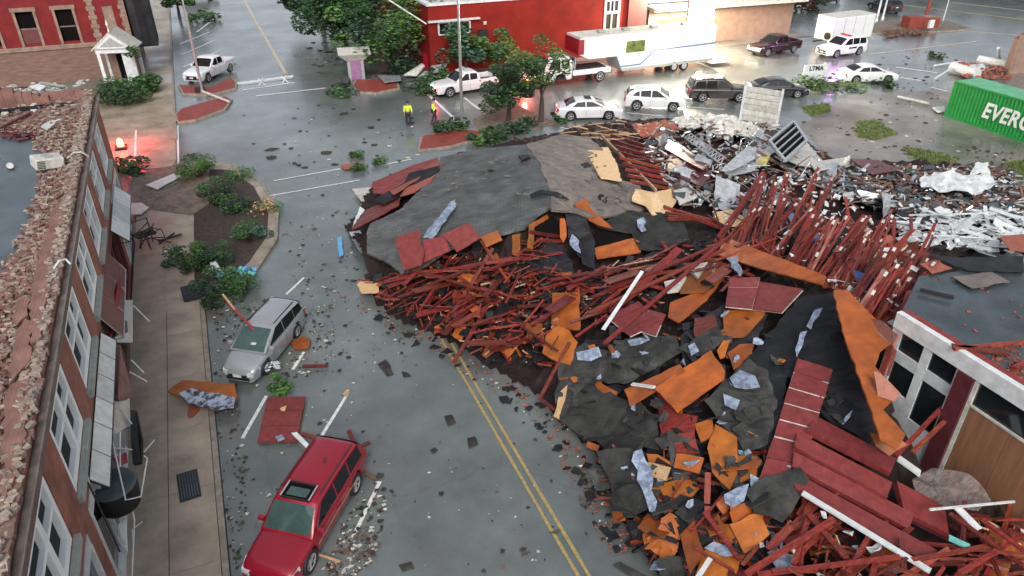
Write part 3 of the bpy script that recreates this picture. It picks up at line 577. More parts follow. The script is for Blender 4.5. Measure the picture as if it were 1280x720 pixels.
stick('teal_strip', (1186,672), (1212,684), .18, .04, 'teal', 'teal plastic strip below the boarded shopfront', 'plastic strip', None, .8, .8)
stick('white_trim', (1122,572), (1150,592), .25, .05, 'white', 'white trim board at the foot of the white shopfront', 'trim', None, .6, .6)
for q, lab in [([(856,333),(885,327),(872,346)], 'upper cream box of two among the lumber'), ([(830,352),(858,345),(848,362),(834,364)], 'lower cream box of two among the lumber')]:
    sheetpiece('cream_tray', q, 'white_dirty', lab, 'tray', .5, th=.12, ja=0)
for a, b, lab in [((601,301),(636,353),'bright red stick leaning below the orange scrap'), ((712,428),(674,500),'red board reaching down to the road edge'), ((676,500),(694,512),'short red board end on the road'),
                  ((1188,520),(1140,566),'red beam leaning against the white shopfront'), ((1186,500),(1120,570),'long red beam leaning on the shopfront')]:
    stick('lumber', a, b, .12, .07, 'red', lab, 'board', None, .6 if lab[0] == 'b' else .5, .25 if 'road' in lab else .6)
drape('plastic_sheet', [(1140,600),(1165,585),(1195,588),(1225,602),(1240,625),(1222,640),(1180,632),(1150,628)], 'clear', 'crumpled translucent plastic sheet before the boarded shopfront', 'plastic sheet', .35, amp=.14, cuts=4, fr=2.5)

twg = MB(); SH_ = [(470,300),(550,215),(655,185),(685,240),(600,285)]
for i in range(170):
    u, v = sample(SH_ if i % 2 else [(670,190),(740,180),(790,235),(770,262),(700,255)]); p = on(u, v, .22 if i % 2 else .3); s = rnd.uniform(.06, .35); twg.box(p, (s, s*rnd.uniform(.15, .7), .03), rz=rnd.uniform(0, 6))
stuff('roof_bits', twg, M['shingle_brown'], label='small torn bits lying on the fallen roof slabs', cat='litter')
for P, lab in [([(662,243),(676,237),(697,240),(712,250),(700,247),(680,243),(664,248)], 'dark tear across the top of the brown roof slope'), ([(725,205),(735,202),(740,207),(730,210)], 'small dark tear in the brown roof slope'), ([(646,190),(655,186),(662,196),(652,200)], 'dark tear near the ridge of the grey shingle slab')]:
    sheetpiece('roof_tear', P, 'felt', lab, 'tear', .36, th=.02, ja=.04)
# --- rafter bay, parallel rafters of the far slope
def rafters(A0, A1, B0, B1, n, lab, grp, w=.06, h=.15, oa=.4, ob=.4, m='red', jit=0):
    for i in range(n):
        t = i/(n-1); a = lerp2(A0, A1, t); b = lerp2(B0, B1, t)
        a = (a[0]+rnd.uniform(-jit, jit), a[1]+rnd.uniform(-jit, jit)); b = (b[0]+rnd.uniform(-jit, jit), b[1]+rnd.uniform(-jit, jit))
        stick('rafter', a, b, w, h, m, lab.replace('NTH', ('topmost' if i == 0 else ORD[i]+' from the top')), 'rafter', grp, oa, ob)
rafters((762,168),(788,226),(806,182),(846,238),9,'parallel red rafter, NTH, in the open bay behind the tan sheathing','rafters of the open bay', oa=.2, ob=.3)
rafters((828,258),(836,274),(902,284),(906,272),6,'red rafter, NTH, fanned out behind the charcoal felt','fanned rafters', oa=.5, ob=.3, m='red', jit=2)
rafters((662,290),(680,310),(700,296),(704,308),3,'red rafter, NTH, inside the dark roof hole','rafters in the roof hole', oa=.2, ob=.2)
stick('roof_hip', (752,170), (820,238), .1, .15, 'tan', 'tan hip timber edging the rafter bay', 'rafter', None, .5, .5)
# flat near-black sheets that paint shade into the openings
sheetpiece('hole_shade', [(668,284),(690,270),(706,285),(706,306),(690,314),(666,310)], 'void', 'black sheet painting the shade in a torn roof opening', 'opening', .12, th=.05)
sheetpiece('hole_shade', [(744,288),(790,292),(796,296),(742,310)], 'void', 'black sheet painting the shade beneath the splintered roof edge', 'opening', .12, th=.05)
sheetpiece('hole_shade', [(812,600),(830,585),(862,592),(846,616),(818,614)], 'void', 'black sheet painting the shade in a hollow, lower left of the heap', 'opening', .22, th=.05)

# --- leaning trusses
def truss(a, b, lab, grp, rise, wid=.17):
    A = on(*a, .1); z = A.z; b = (b[0]+rnd.gauss(0, 9), b[1]+rnd.gauss(0, 8)); B = at(*b, z+rise); wd = rnd.choice((.07, .1, .15, .18))
    d = (B-A).normalized(); side = d.cross(Vector((0, 0, 1))); side = side.normalized() if side.length > .1 else Vector((1, 0, 0))
    side = (side*rnd.choice((1, 1, -1))+Vector((rnd.uniform(-.5, .5), rnd.uniform(-.5, .5), rnd.uniform(-.3, .3)))).normalized()
    side = (side-d*side.dot(d)).normalized()
    o = empty('leaning_truss', A, 0, lab, 'truss', grp); L = (B-A).length
    p = lambda t, s: d*(t*L)+side*(s*wid/2)
    MB().beam(p(0, -1), p(1, -1), wd, .05, roll=rnd.uniform(-.8, .8)).obj('chord', M['red'], o); MB().beam(p(.02, 1), p(rnd.uniform(.8, 1), .7), .08, .045).obj('chord', M['red'], o)
    n = max(2, int(L/1.3)); wb = MB()
    for i in range(n): wb.beam(p((i+.1)/n, -1 if i % 2 else 1), p((i+.95)/n, 1 if i % 2 else -1), .06, .04)
    wb.obj('web', M['red'], o)
    for t in ((rnd.uniform(.9, .96),) if rnd.random() < .85 else (.93, rnd.uniform(.4, .7))):
        q = p(t, 0); MB().beam(q-d*.09, q+d*.09, wid*.6, .07).obj('gusset_plate', M['white_dirty'], o)
for i in range(16):
    t = i/15; b = (892+t*108+rnd.uniform(-5, 5), 318+t*22+rnd.uniform(-16, 6)); truss(b, (b[0]+rnd.uniform(28, 62), b[1]-rnd.uniform(62, 112)), 'red truss in the dense left fan of leaning trusses, '+nth(i), 'left fan of leaning trusses', rnd.uniform(1.1, 2.2))
for i in range(14):
    t = i/13; b = (985+t*92+rnd.uniform(-6, 6), 342+t*30+rnd.uniform(-14, 6)); truss(b, (b[0]+rnd.uniform(25, 58), b[1]-rnd.uniform(60, 105)), 'red truss in the middle fan of leaning trusses, '+nth(i), 'middle fan of leaning trusses', rnd.uniform(1.0, 2.0))
for i in range(11):
    t = i/10; b = (1055+t*50+rnd.uniform(-5, 5), 395+t*25+rnd.uniform(-10, 8)); truss(b, (b[0]+rnd.uniform(32, 66), b[1]-rnd.uniform(60, 100)), 'red truss leaning beside the flat grey shop roof, '+nth(i), 'right fan of leaning trusses', rnd.uniform(.9, 1.7))
for a, b, l in [((1100,420),(1172,282),'tallest thin red truss crossing toward the white boards'), ((1085,440),(1168,312),'red truss leaning out over the flat roof edge'), ((1060,372),(1140,288),'red truss pointing at the heap of white boards'),
                ((1105,470),(1135,380),'red truss end hanging over the white shopfront')]: truss(a, b, l, None, 1.6)

# --- scattered lumber and scraps, each an individual
def variants(kind, n):
    out = []
    for i in range(n):
        mb = MB()
        if kind == 'board':
            L = rnd.uniform(.7, 2.8); wv = rnd.choice((.05, .07, .09, .14, .2)); mb.beam((-L/2, 0, 0), (rnd.uniform(-.1, .1)*L, rnd.uniform(-.02, .02), rnd.uniform(0, .03)), wv, .04).beam((-.02*L, 0, .0), (L/2, rnd.uniform(-.04, .04)*L, rnd.uniform(-.08, .04)*L), wv*.97, .038)
        elif kind == 'strip':
            L = rnd.uniform(.5, 1.6); mb.box((0, 0, 0), (L, .05, .03))
        elif kind in ('sheet', 'flap'):
            a, b = rnd.uniform(.45, .75), rnd.uniform(.22, .42); z = lambda: 0 if kind == 'sheet' else rnd.uniform(-.07, .07); c = rnd.uniform(.1, .35)
            P = [Vector((-a, -b, z())), Vector((a*rnd.uniform(.7, 1), -b, z())), Vector((a, b-c, z())), Vector((a-c, b-c*.4, z())), Vector((a-c*1.4, b, z())), Vector((-a*rnd.uniform(.5, .9), b, z()))]
            mb.prism(jag(P, .025, .12), (0, 0, .025))
        elif kind == 'paper':
            k = rnd.randint(4, 7); r0 = {'sheet': .42, 'flap': .5, 'paper': .26}[kind]; a0 = rnd.uniform(0, 6); el = rnd.uniform(.35, .8)
            P = [Vector((math.cos(a0+2*math.pi*j/k)*r0*rnd.uniform(.6, 1.25), math.sin(a0+2*math.pi*j/k)*r0*el*rnd.uniform(.6, 1.25), (0 if kind == 'sheet' else rnd.uniform(-.1, .1)))) for j in range(k)]
            mb.prism(P, (0, 0, .025))
        out.append(mb)
    return out
def scatter(name, kind, m, poly, count, label, cat, group, sc=(.6, 1.3), off=(.0, .35), az=None, tilt=.35, nv=10):
    vs = variants(kind, nv); protos = []
    for i in range(count):
        u, v = sample(poly); p = on(u, v, rnd.uniform(*off)); s = rnd.uniform(*sc)
        rot = (rnd.gauss(0, tilt), rnd.gauss(0, tilt), (rnd.gauss(az[0], az[1]) if az else rnd.uniform(0, 6.28)))
        if i < nv:
            o = vs[i].obj(name, M[m]); o.location = p; o.rotation_euler = rot; o.scale = (s, s, 1); tag(o, label, cat, group); protos.append(o)
        else: copyobj(protos[i % nv], p, rot, (s, s, 1))
A_ = [(452,350),(500,340),(600,305),(640,330),(660,300),(720,350),(690,460),(612,450),(550,412),(480,382)]
B_ = [(640,350),(720,345),(860,300),(960,290),(940,340),(860,370),(760,400),(700,400)]
C_ = [(700,430),(900,380),(1000,400),(1060,520),(980,600),(860,560),(740,560),(700,520)]
D_ = [(745,560),(950,560),(990,720),(840,730),(790,680)]
E_ = [(960,640),(1000,610),(1150,715),(1280,720),(1280,650),(1180,640),(1240,760),(900,760)]
T_ = [(880,250),(1000,215),(1120,260),(1160,330),(1110,430),(1030,350),(900,310)]
F_ = [(840,150),(960,152),(1010,185),(1090,215),(1120,265),(1000,225),(960,270),(850,255),(800,180)]
G_ = [(1040,205),(1270,210),(1285,270),(1150,265),(1060,250)]
W_ = [(1120,275),(1200,258),(1280,262),(1280,305),(1200,312),(1130,300)]
scatter('lumber', 'board', 'red', [(490,345),(600,305),(640,330),(660,300),(715,350),(680,440),(612,435),(550,400)], 62, 'loose red-stained board in the lumber tangle at the road side of the heap', 'board', 'lumber tangle at the road side', az=(.45, .45), off=(.1, .7), tilt=.22, sc=(.8, 1.9))
scatter('lumber', 'strip', 'red', A_, 60, 'thin red batten in the lumber tangle at the road side', 'batten', 'battens in the road side tangle', az=(.5, .8), off=(.2, .6))
scatter('lumber', 'board', 'red', B_, 52, 'red-stained board in the lumber bundle across the middle of the heap', 'board', 'lumber bundle across the middle', az=(.25, .2), off=(.1, .6), tilt=.13, sc=(.9, 2.3))
scatter('lumber', 'board', 'red', T_, 60, 'red-stained board lying at the foot of the leaning trusses', 'board', 'boards at the foot of the trusses', az=(1.0, .4), off=(.1, .6), tilt=.35)
scatter('lumber', 'board', 'red', E_, 60, 'red-stained board in the tangle at the lower right corner', 'board', 'lumber tangle at the lower right', az=(.25, .8), off=(.1, .7), tilt=.25, sc=(.9, 1.9))
scatter('lumber', 'board', 'red', D_, 22, 'red-stained board amid the torn roofing at the lower left of the heap', 'board', 'boards in the lower left of the heap', off=(.1, .4), sc=(.4, .8))
scatter('timber', 'board', 'brown', G_, 60, 'weathered brown timber in the far right part of the heap', 'timber', 'brown timbers at the far right', az=(-.2, .3), off=(.05, .4), tilt=.12, sc=(.8, 1.6))
scatter('timber', 'board', 'brown', F_, 55, 'weathered brown timber in the far middle part of the heap', 'timber', 'brown timbers at the far side', off=(.05, .4), az=(-.4, .6))
scatter('timber', 'board', 'tan', [(690,158),(790,150),(800,178),(720,172)], 22, 'tan timber splinter beside the parked white saloon', 'timber', 'timbers beside the white saloon', az=(-.5, .3), off=(.05, .3), tilt=.1)
scatter('sheathing_scrap', 'sheet', 'osb', A_, 26, 'small torn orange sheathing scrap in the road side lumber tangle', 'scrap', 'orange scraps in the road side tangle', sc=(.25, .7), off=(.1, .5))
scatter('sheathing_scrap', 'sheet', 'osb', D_, 18, 'torn straight-edged orange sheathing piece in the lower left of the heap', 'scrap', 'orange scraps in the lower left', sc=(.5, 1.15), off=(.15, .45), tilt=.3)
scatter('sheathing_scrap', 'sheet', 'osb', C_, 12, 'small torn orange sheathing scrap on the black slopes', 'scrap', 'orange scraps on the black slopes', sc=(.2, .5), off=(.3, .6))
scatter('sheathing_scrap', 'sheet', 'osb', E_, 14, 'small torn orange sheathing scrap in the lower right tangle', 'scrap', 'orange scraps in the lower right', sc=(.4, .7), off=(.1, .4))
scatter('sheathing_scrap', 'sheet', 'redpink', [(1030,300),(1160,300),(1150,360),(1060,400)], 18, 'tan and pink sheathing scrap behind the right fan of trusses', 'scrap', 'scraps behind the right fan', sc=(.5, 1.1), off=(.05, .3))
scatter('felt_scrap', 'flap', 'felt2', D_, 40, 'torn charcoal roofing scrap in the lower left of the heap', 'scrap', 'charcoal scraps in the lower left', sc=(.4, 1.1), off=(.1, .5))
scatter('felt_scrap', 'flap', 'felt2', C_, 34, 'torn charcoal roofing scrap on the black slopes', 'scrap', 'charcoal scraps on the slopes', sc=(.25, .7), off=(.3, .5), tilt=.2)
scatter('felt_scrap', 'flap', 'felt', A_, 20, 'torn black roofing scrap in the road side tangle', 'scrap', 'black scraps in the road side tangle', sc=(.3, .8), off=(.05, .4))
scatter('underlay_scrap', 'paper', 'bluepaper', D_, 13, 'torn blue and white underlay scrap in the lower left of the heap', 'scrap', 'underlay scraps in the lower left', sc=(.5, 1.7), off=(.3, .55))
scatter('underlay_scrap', 'paper', 'bluepaper', C_, 14, 'torn blue and white underlay scrap on the black slopes', 'scrap', 'underlay scraps on the slopes', sc=(.3, 1.0), off=(.5, .65), tilt=.2)
scatter('white_board', 'board', 'white', W_, 40, 'broken white board in the white heap beyond the flat grey roof', 'board', 'white boards beyond the flat roof', az=(-.35, .6), off=(.15, .6), sc=(.6, 1.3), tilt=.2)
scatter('white_sheet', 'sheet', 'white', W_, 48, 'broken white sheet in the white heap beyond the flat grey roof', 'sheet', 'white sheets beyond the flat roof', off=(.1, .6), sc=(.5, 1.15), tilt=.28)
scatter('bent_tin', 'flap', 'tin', F_, 34, 'crumpled pale tin scrap in the far middle of the heap', 'scrap', 'tin scraps at the far side', off=(.05, .5), sc=(.5, 2.0), tilt=.6)
scatter('plaster_scrap', 'sheet', 'white_dirty', F_, 40, 'pale broken plaster scrap in the far middle of the heap', 'scrap', 'plaster scraps at the far side', off=(.05, .45), sc=(.25, .8), tilt=.4)
scatter('plaster_scrap', 'paper', 'white', T_, 40, 'small white scrap among the leaning trusses', 'scrap', 'white scraps among the trusses', off=(.3, .8), sc=(.3, .9))
scatter('plaster_scrap', 'paper', 'white', E_, 16, 'small white scrap in the lower right tangle', 'scrap', 'white scraps in the lower right', off=(.3, .7), sc=(.3, .8))
scatter('brick', 'strip', 'brick', [(690,160),(760,148),(850,146),(850,170),(800,176),(720,170)], 60, 'broken brick by the far edge of the heap near the parked cars', 'brick', 'bricks near the parked cars', off=(.0, .3), sc=(.3, .8))
# bent metal sticks at the far side
for i in range(46):
    u, v = sample(F_ if i % 3 else G_); p = on(u, v, .3); a = rnd.uniform(0, 6.28); pts = [p]
    for k in range(rnd.randint(2, 4)): a += rnd.uniform(-.7, .7); p = p+Vector((math.cos(a), math.sin(a), rnd.uniform(-.35, .45)))*rnd.uniform(.3, .9); pts.append(p)
    o = MB().tube(pts, rnd.choice((.025, .04, .05)), 6).obj('bent_pipe', M['metal']); tag(centre(o), 'bent grey metal pipe in the far side of the heap', 'pipe', 'bent pipes at the far side')
# fine litter as stuff
def litter(name, regions, m, n, size, label, offr=(-.1, .35), thin=.3, seed=1):
    rg = np.random.default_rng(seed); mb = MB()
    for i in range(n):
        u, v = sample(rnd.choice(regions)); p = on(u, v, rnd.uniform(*offr)) if offr is not None else at(u, v, .02)
        s = size*rnd.uniform(.4, 1.5); q = Matrix.Rotation(rnd.uniform(0, 6.3), 3, 'Z')@Matrix.Rotation(rnd.gauss(0, .4), 3, 'X')@Matrix.Rotation(rnd.gauss(0, .4), 3, 'Y')
        mb.box(p, (s, s*thin*rnd.uniform(.5, 1.5), s*.12), rot=q)
    return stuff(name, mb, M[m], label=label, cat='litter', fix=False)
litter('splintered_wood', [A_, A_, B_, T_, E_, D_], 'red', 520, .55, 'small red wood splinters spread over the heap', thin=.14)
litter('splintered_sheathing', [A_, D_, C_, E_], 'osb', 170, .3, 'small orange sheathing splinters spread over the heap', thin=.5)
litter('roofing_crumbs', [A_, C_, D_, B_], 'felt', 700, .4, 'small black roofing crumbs spread over the heap', thin=.7)
litter('pale_splinters', [A_, B_, T_, F_, E_, G_], 'tan', 420, .3, 'small pale splinters spread over the heap', thin=.15)
litter('plaster_crumbs', [F_, W_, W_, G_, T_], 'white', 1000, .22, 'small white crumbs spread over the heap', thin=.6, offr=(0, .5))
litter('grey_scraps', [G_, G_, F_], 'membrane2', 380, .5, 'flat grey scraps at the far side of the heap', thin=.6, offr=(0, .45))
litter('tin_splinters', [F_, F_, G_], 'tin', 500, .4, 'small bright tin pieces at the far side of the heap', thin=.2, offr=(.1, .55))
litter('brown_splinters', [G_, F_, G_], 'brown', 800, .6, 'small brown splinters at the far side of the heap', thin=.15, offr=(0, .4))
# heroes at the far side
def at_heap(P, off, m, name, lab, cat, th=.06, ja=.0): return sheetpiece(name, P, m, lab, cat, off, th=th, ja=ja)
at_heap([(900,213),(935,182),(947,185),(944,198),(915,213)], .7, 'tin', 'bent_sheet', 'long silver sheet of metal standing before the dark vent frame', 'metal sheet', .04, .02)
at_heap([(903,213),(930,200),(962,182),(968,190),(940,214),(912,220)], .5, 'tin', 'bent_sheet', 'pale metal sheet lying below the silver one', 'metal sheet', .04, .03)
at_heap([(1012,203),(1060,196),(1062,204),(1020,214)], .6, 'white_dirty', 'broken_door', 'pale slab lying right of the dark vent frame', 'slab', .06)
at_heap([(982,199),(1009,178),(1030,203),(1019,209),(1000,206)], .5, 'white_dirty', 'bent_sheet', 'bluish crumpled tin beside the vent frame', 'metal sheet', .05, .05)
drape('white_tarp', [(1150,222),(1168,216),(1190,214),(1212,218),(1222,202),(1234,206),(1245,230),(1228,240),(1200,241),(1175,237),(1152,232)], 'white', 'crumpled white awning sheet at the far right of the heap', 'tarp', .7, amp=.3, cuts=4, fr=2)
at_heap([(1062,198),(1097,200),(1126,212),(1090,218)], .5, 'maroon', 'maroon_sheet', 'dark maroon sheet behind the brown timbers', 'metal sheet', .05)
at_heap([(830,172),(851,181),(887,207),(878,212),(861,203),(830,185)], .55, 'maroon', 'maroon_sheet', 'dull maroon strip behind the maroon box beam', 'metal sheet', .08)
at_heap([(946,200),(960,189),(962,196),(958,203)], .7, 'yellow', 'foam_block', 'yellow foam block left of the dark vent frame', 'foam', .2, .03)
drape('cream_tarp', [(839,148),(870,144),(908,143),(936,151),(957,165),(943,174),(920,168),(900,170),(884,163),(870,160),(850,158)], 'white_dirty', 'cream coloured tarp draped at the far edge of the heap below the slatted sign', 'tarp', .35, amp=.35, cuts=4, fr=2)
drape('pink_rubble_sheet', [(790,156),(835,150),(850,160),(830,172),(800,170)], 'redpink', 'pinkish plaster sheet behind the rafter bay', 'sheet', .25, amp=.25, cuts=4, fr=3)
tb = empty('lattice_girder', on(856,172,.8), 0, 'silver lattice girder at the far side of the heap', 'girder'); e1 = on(901,205,.8)-Vector(tb.location); sx = Vector((.35, .1, .25)); g1 = MB().tube([(0, 0, 0), e1], .04, 6).tube([sx, e1+sx], .04, 6); g1.obj('rail', M['tin'], tb); g2 = MB()
for k in range(12): g2.tube([e1*(k/12), e1*((k+.5)/12)+sx], .025, 5).tube([e1*((k+.5)/12)+sx, e1*((k+1)/12)], .025, 5)
g2.obj('lacing', M['tin'], tb)
at_heap([(1130,255),(1162,253),(1172,275),(1140,280),(1118,268)], .3, 'felt2', 'roofing_sheet', 'grey roofing piece left of the white boards', 'roofing sheet', .04, .05)
at_heap([(842,238),(862,232),(872,246),(850,256)], .4, 'white_dirty', 'plaster_slab', 'white slab beside the pale splintered sheathing', 'slab', .05, .04)
at_heap([(893,265),(915,262),(940,277),(918,283),(895,276)], .4, 'osb_pale', 'torn_sheathing', 'pale tan panel at the foot of the leaning trusses', 'panel', .04, .03)
for P, lab, c in [([(1066,337),(1080,342),(1090,350),(1074,354)], 'blue plastic crate among the right fan of trusses', 'blue'), ([(1014,290),(1022,288),(1023,297),(1015,299)], 'blue plastic scrap among the middle fan of trusses', 'blue'), ([(984,266),(992,266),(991,282),(984,280)], 'dull blue plastic scrap among the left fan of trusses', 'blue')]:
    at_heap(P, .5, c, 'plastic_crate', lab, 'plastic scrap', .15, .02)
# dark framed vent
Pv = [Vector(p) for p in (on(962,177,1.2), on(992,152,1.7), on(1008,176,1.4), on(981,201,.9))]
vf = empty('vent_frame', Pv[3], 0, 'large white framed vent with dark slots leaning at the far side of the heap', 'vent'); iv = -Pv[3]; Nn = nrm(Pv)
fb = MB()
for a, b in zip(Pv, Pv[1:]+Pv[:1]): fb.beam(a+iv, b+iv, .16, .16)
fb.obj('frame', M['tin'], vf); MB().prism([p+iv-Nn*.05 for p in Pv], Nn*.06).obj('backing', M['void'], vf)
for k in range(1, 4): MB().beam(Pv[0].lerp(Pv[3], k/4)+iv, Pv[1].lerp(Pv[2], k/4)+iv, .08, .1).obj('slat', M['tin'], vf)

# ---- litter on the road
RD = [[(300,480),(420,420),(600,450),(700,560),(780,690),(640,715),(480,720),(420,600)], [(280,440),(380,350),(460,380),(560,440),(440,480)], [(350,250),(440,230),(450,350),(400,400),(360,340)], [(300,560),(440,480),(480,600),(450,720),(300,720)]]
EDGE = [[(440,370),(560,430),(700,520),(760,610),(800,690),(760,690),(680,540),(600,480),(520,430),(450,390)]]
def roadlit(name, regs, m, n, size, lab, thin=.6, th=.12):
    mb = MB()
    for i in range(n):
        u, v = sample(rnd.choice(regs)); p = at(u, v, .015); s = size*rnd.choice((.3, .5, .7, 1, 1.6))*rnd.uniform(.6, 1.2); k = rnd.randint(4, 6); a0 = rnd.uniform(0, 6)
        P = [p+Vector((math.cos(a0+j*6.283/k)*s*.5*rnd.uniform(.4, 1.2), math.sin(a0+j*6.283/k)*s*.5*rnd.uniform(.4, 1.2)*thin*1.5, rnd.uniform(0, .02)+s*th*.3)) for j in range(k)]
        mb.prism(P, (0, 0, max(.012, s*th*.4)))
    return stuff(name, mb, M[m], label=lab, cat='litter')
roadlit('roofing_scraps', RD, 'felt2', 200, .17, 'dark roofing scraps strewn over the street')
roadlit('paper_bits', RD+EDGE, 'white_dirty', 240, .1, 'pale bits strewn over the street')
roadlit('wood_bits', RD+EDGE*3, 'brown', 260, .2, 'small brown wood bits strewn over the street', thin=.25)
roadlit('edge_crumbs', EDGE, 'redpink', 240, .13, 'reddish crumbs along the road edge of the heap', thin=.5)
roadlit('edge_scraps', EDGE, 'felt', 110, .3, 'black crumbs along the road edge of the heap')
KB = [[(262,440),(290,430),(310,600),(300,715),(290,715)], [(262,380),(350,370),(300,420),(268,430)], [(425,660),(470,600),(500,620),(450,720),(400,720)], [(380,380),(420,380),(420,460),(350,480)]]
roadlit('gutter_litter', KB, 'soil', 420, .13, 'dark wet litter in the gutter beside the parked cars', thin=.6)
roadlit('gutter_leaves', KB, 'leaf', 60, .12, 'green leaves in the gutter beside the parked cars', thin=.6)
roadlit('gutter_paper', KB, 'white_dirty', 130, .12, 'pale scraps in the gutter beside the parked cars', thin=.5)
HP = [[(428,668),(462,655),(478,672),(470,700),(440,722),(405,722),(415,690)]]
roadlit('kerbside_heap', HP, 'brown', 170, .11, 'brown broken bits heaped beside the crimson SUV', thin=.4, th=.4)
roadlit('kerbside_paper', HP, 'white_dirty', 60, .1, 'pale scraps in the heap beside the crimson SUV', thin=.5, th=.4)
SWL = [[(170,380),(262,390),(290,700),(170,700)], [(170,270),(245,270),(245,380),(170,380)]]
roadlit('pavement_litter', SWL, 'soil', 130, .12, 'dark bits on the pavement'); roadlit('pavement_paper', SWL, 'white_dirty', 70, .12, 'pale bits on the pavement', thin=.5)
FAR = [[(300,130),(560,130),(520,200),(380,230),(300,180)], [(380,0),(420,0),(430,100),(380,90)], [(420,60),(600,60),(600,115),(440,110)]]
roadlit('far_litter', FAR, 'soil', 200, .5, 'dark scraps on the far crossing', thin=.5); roadlit('far_paper', FAR, 'white_dirty', 70, .25, 'pale scraps on the far crossing')
FR = [[(1000,130),(1180,110),(1180,190),(1100,200),(1000,170)], [(1085,60),(1250,70),(1180,130),(1090,110)], [(1190,180),(1280,190),(1280,230),(1150,200)]]
roadlit('lot_litter', FR, 'soil', 260, .3, 'dark scraps on the wet lot', thin=.5); roadlit('lot_paper', FR, 'white_dirty', 90, .25, 'pale scraps on the wet lot')
# ================================================================ LEFT BRICK BUILDING
LB = empty('brick_building', (-4.30, 0, 0), R(1.42), 'long two-storey brown brick building with a rubble-covered roof along the left pavement', 'building')
ZR, ZC = 6.25, 6.75     # roof level, coping level
WT, WB_, SP_ = 6.05, 4.05, 4.07
wins = [12.0+SP_*k-2.55+0*k for k in range(0, 8)]     # near ends of the window openings
wins = [10.45+4.06*k for k in range(-1, 7)]; WW = 2.75
DEP = .28
wall = MB(); y = 2.0
for wy in wins:
    wall.bx(-DEP, 0, y, wy, WB_, WT); y = wy+WW
YE = 39.6
wall.bx(-DEP, 0, y, YE, WB_, WT); wall.bx(-DEP, 0, 2, YE, WT, ZC-.02); wall.bx(-DEP, 0, 2, YE, 3.3, WB_)
wall.bx(-DEP-12, -DEP, YE-.3, YE, 0, ZR+.1); wall.bx(-12.2, -.31, 2, YE-.31, 6.0, ZR-.15)
for a, b in ((2, 11.2), (14.0, 14.8), (20.6, 21.4), (27.6, 28.4), (33.0, 34.0), (38.6, YE)): wall.bx(-DEP, -.004, a, b, 0, 3.3)
wall.obj('wall', M['wallbrick'], LB)
MB().bx(-1.2, -1.1, 2, YE-.4, 0, 6.0).obj('interior', M['void'], LB)
tag(MB().bx(-12.2, -.3, 2, YE-.32, ZR-.14, ZR).obj('roof', M['membrane'], LB), None)
# coping: metal gutter and brick top
MB().bx(0.0, .17, 2, YE, 6.38, 6.62).obj('cornice', M['coping'], LB, bevel=.03)
MB().bx(.17, .21, 2, YE, 6.55, 6.68).obj('gutter_lip', M['coping'], LB)
MB().bx(-.02, .09, 2, YE, 6.18, 6.375).obj('cornice_bed', M['wallbrick'], LB)
pb = MB(); y = 2.0
while y < YE:
    l = rnd.uniform(.12, .4); pb.box((-.16+rnd.uniform(-.03, .03), y+l/2, 6.72), (.33+rnd.uniform(-.05, .05), l-.01, rnd.uniform(.05, .16)), rz=rnd.uniform(-.1, .1)); y += l
pb.obj('parapet_core', M['mortar'], LB)
cbk = MB()
for i in range(900): cbk.box((-.16+rnd.uniform(-.17, .15), rnd.uniform(4, YE-.3), 6.80+rnd.uniform(-.06, .05)), (rnd.uniform(.06, .16), rnd.uniform(.06, .2), rnd.uniform(.04, .08)), rot=Matrix.Rotation(rnd.uniform(0, 3), 3, 'Z')@Matrix.Rotation(rnd.gauss(0, .3), 3, 'X'))
o = cbk.obj('coping_crumble', M['brick_pale'], LB, fix=False); o['kind'] = 'stuff'
# windows with frames, panes, sills
for wy in wins:
    f = MB(); y0, y1 = wy+.02, wy+WW-.02; t = .2; x0, x1 = -.2, -.02
    f.bx(x0, x1, y0, y0+t, WB_, WT); f.bx(x0, x1, y1-t, y1, WB_, WT); f.bx(x0, x1, y0+t, y1-t, WT-t, WT-.01); f.bx(x0, x1, y0+t, y1-t, WB_+.01, WB_+t+.05)
    ym = y0+(y1-y0)*.56; f.bx(x0, x1-.01, ym-.13, ym+.13, WB_+t+.05, WT-t)
    zr = WB_+1.15
    f.bx(x0+.01, x1-.02, y0+t, ym-.13, zr-.06, zr+.06); f.bx(x0+.01, x1-.02, ym+.13, y1-t, zr-.06, zr+.06)
    fo = f.obj('window', M['white_frame'], LB)
    for a, b, c, d in ((y0+t, ym-.13, WB_+t+.05, zr-.06), (y0+t, ym-.13, zr+.06, WT-t), (ym+.13, y1-t, WB_+t+.05, zr-.06), (ym+.13, y1-t, zr+.06, WT-t)):
        MB().bx(-.17, -.15, a+.002, b-.002, c+.002, d-.002).obj('pane', M['darkpane'], fo)
    MB().bx(-.1, .13, wy-.1, wy+WW+.1, WB_-.2, WB_-.005).obj('sill', M['greystone'], fo, bevel=.015)
# ground floor shopfronts
for i, (a, b, m) in enumerate([(11.2, 14.0, 'white'), (14.8, 20.6, 'white'), (21.4, 27.6, 'brown'), (28.4, 33.0, 'maroon'), (34, 38.6, 'white')]):
    f = MB(); t = .12; f.bx(-.16, .02, a, b, 2.95, 3.29); f.bx(-.16, 0.02, a, b, .08, .5)
    n = max(2, int((b-a)/1.2)); 
    for k in range(n+1): yy = a+t/2+(b-a-t)*k/n; f.bx(-.14, .03, yy-t/2, yy+t/2, .5, 2.95)
    fo = f.obj('shopfront', M['white' if m == 'white' else m], LB)
    for k in range(n):
        y0 = a+t+(b-a-t)*k/n; MB().bx(-.1, -.08, y0, y0+(b-a-t)/n-t, .5, 2.95).obj('pane', M['glass'], fo)
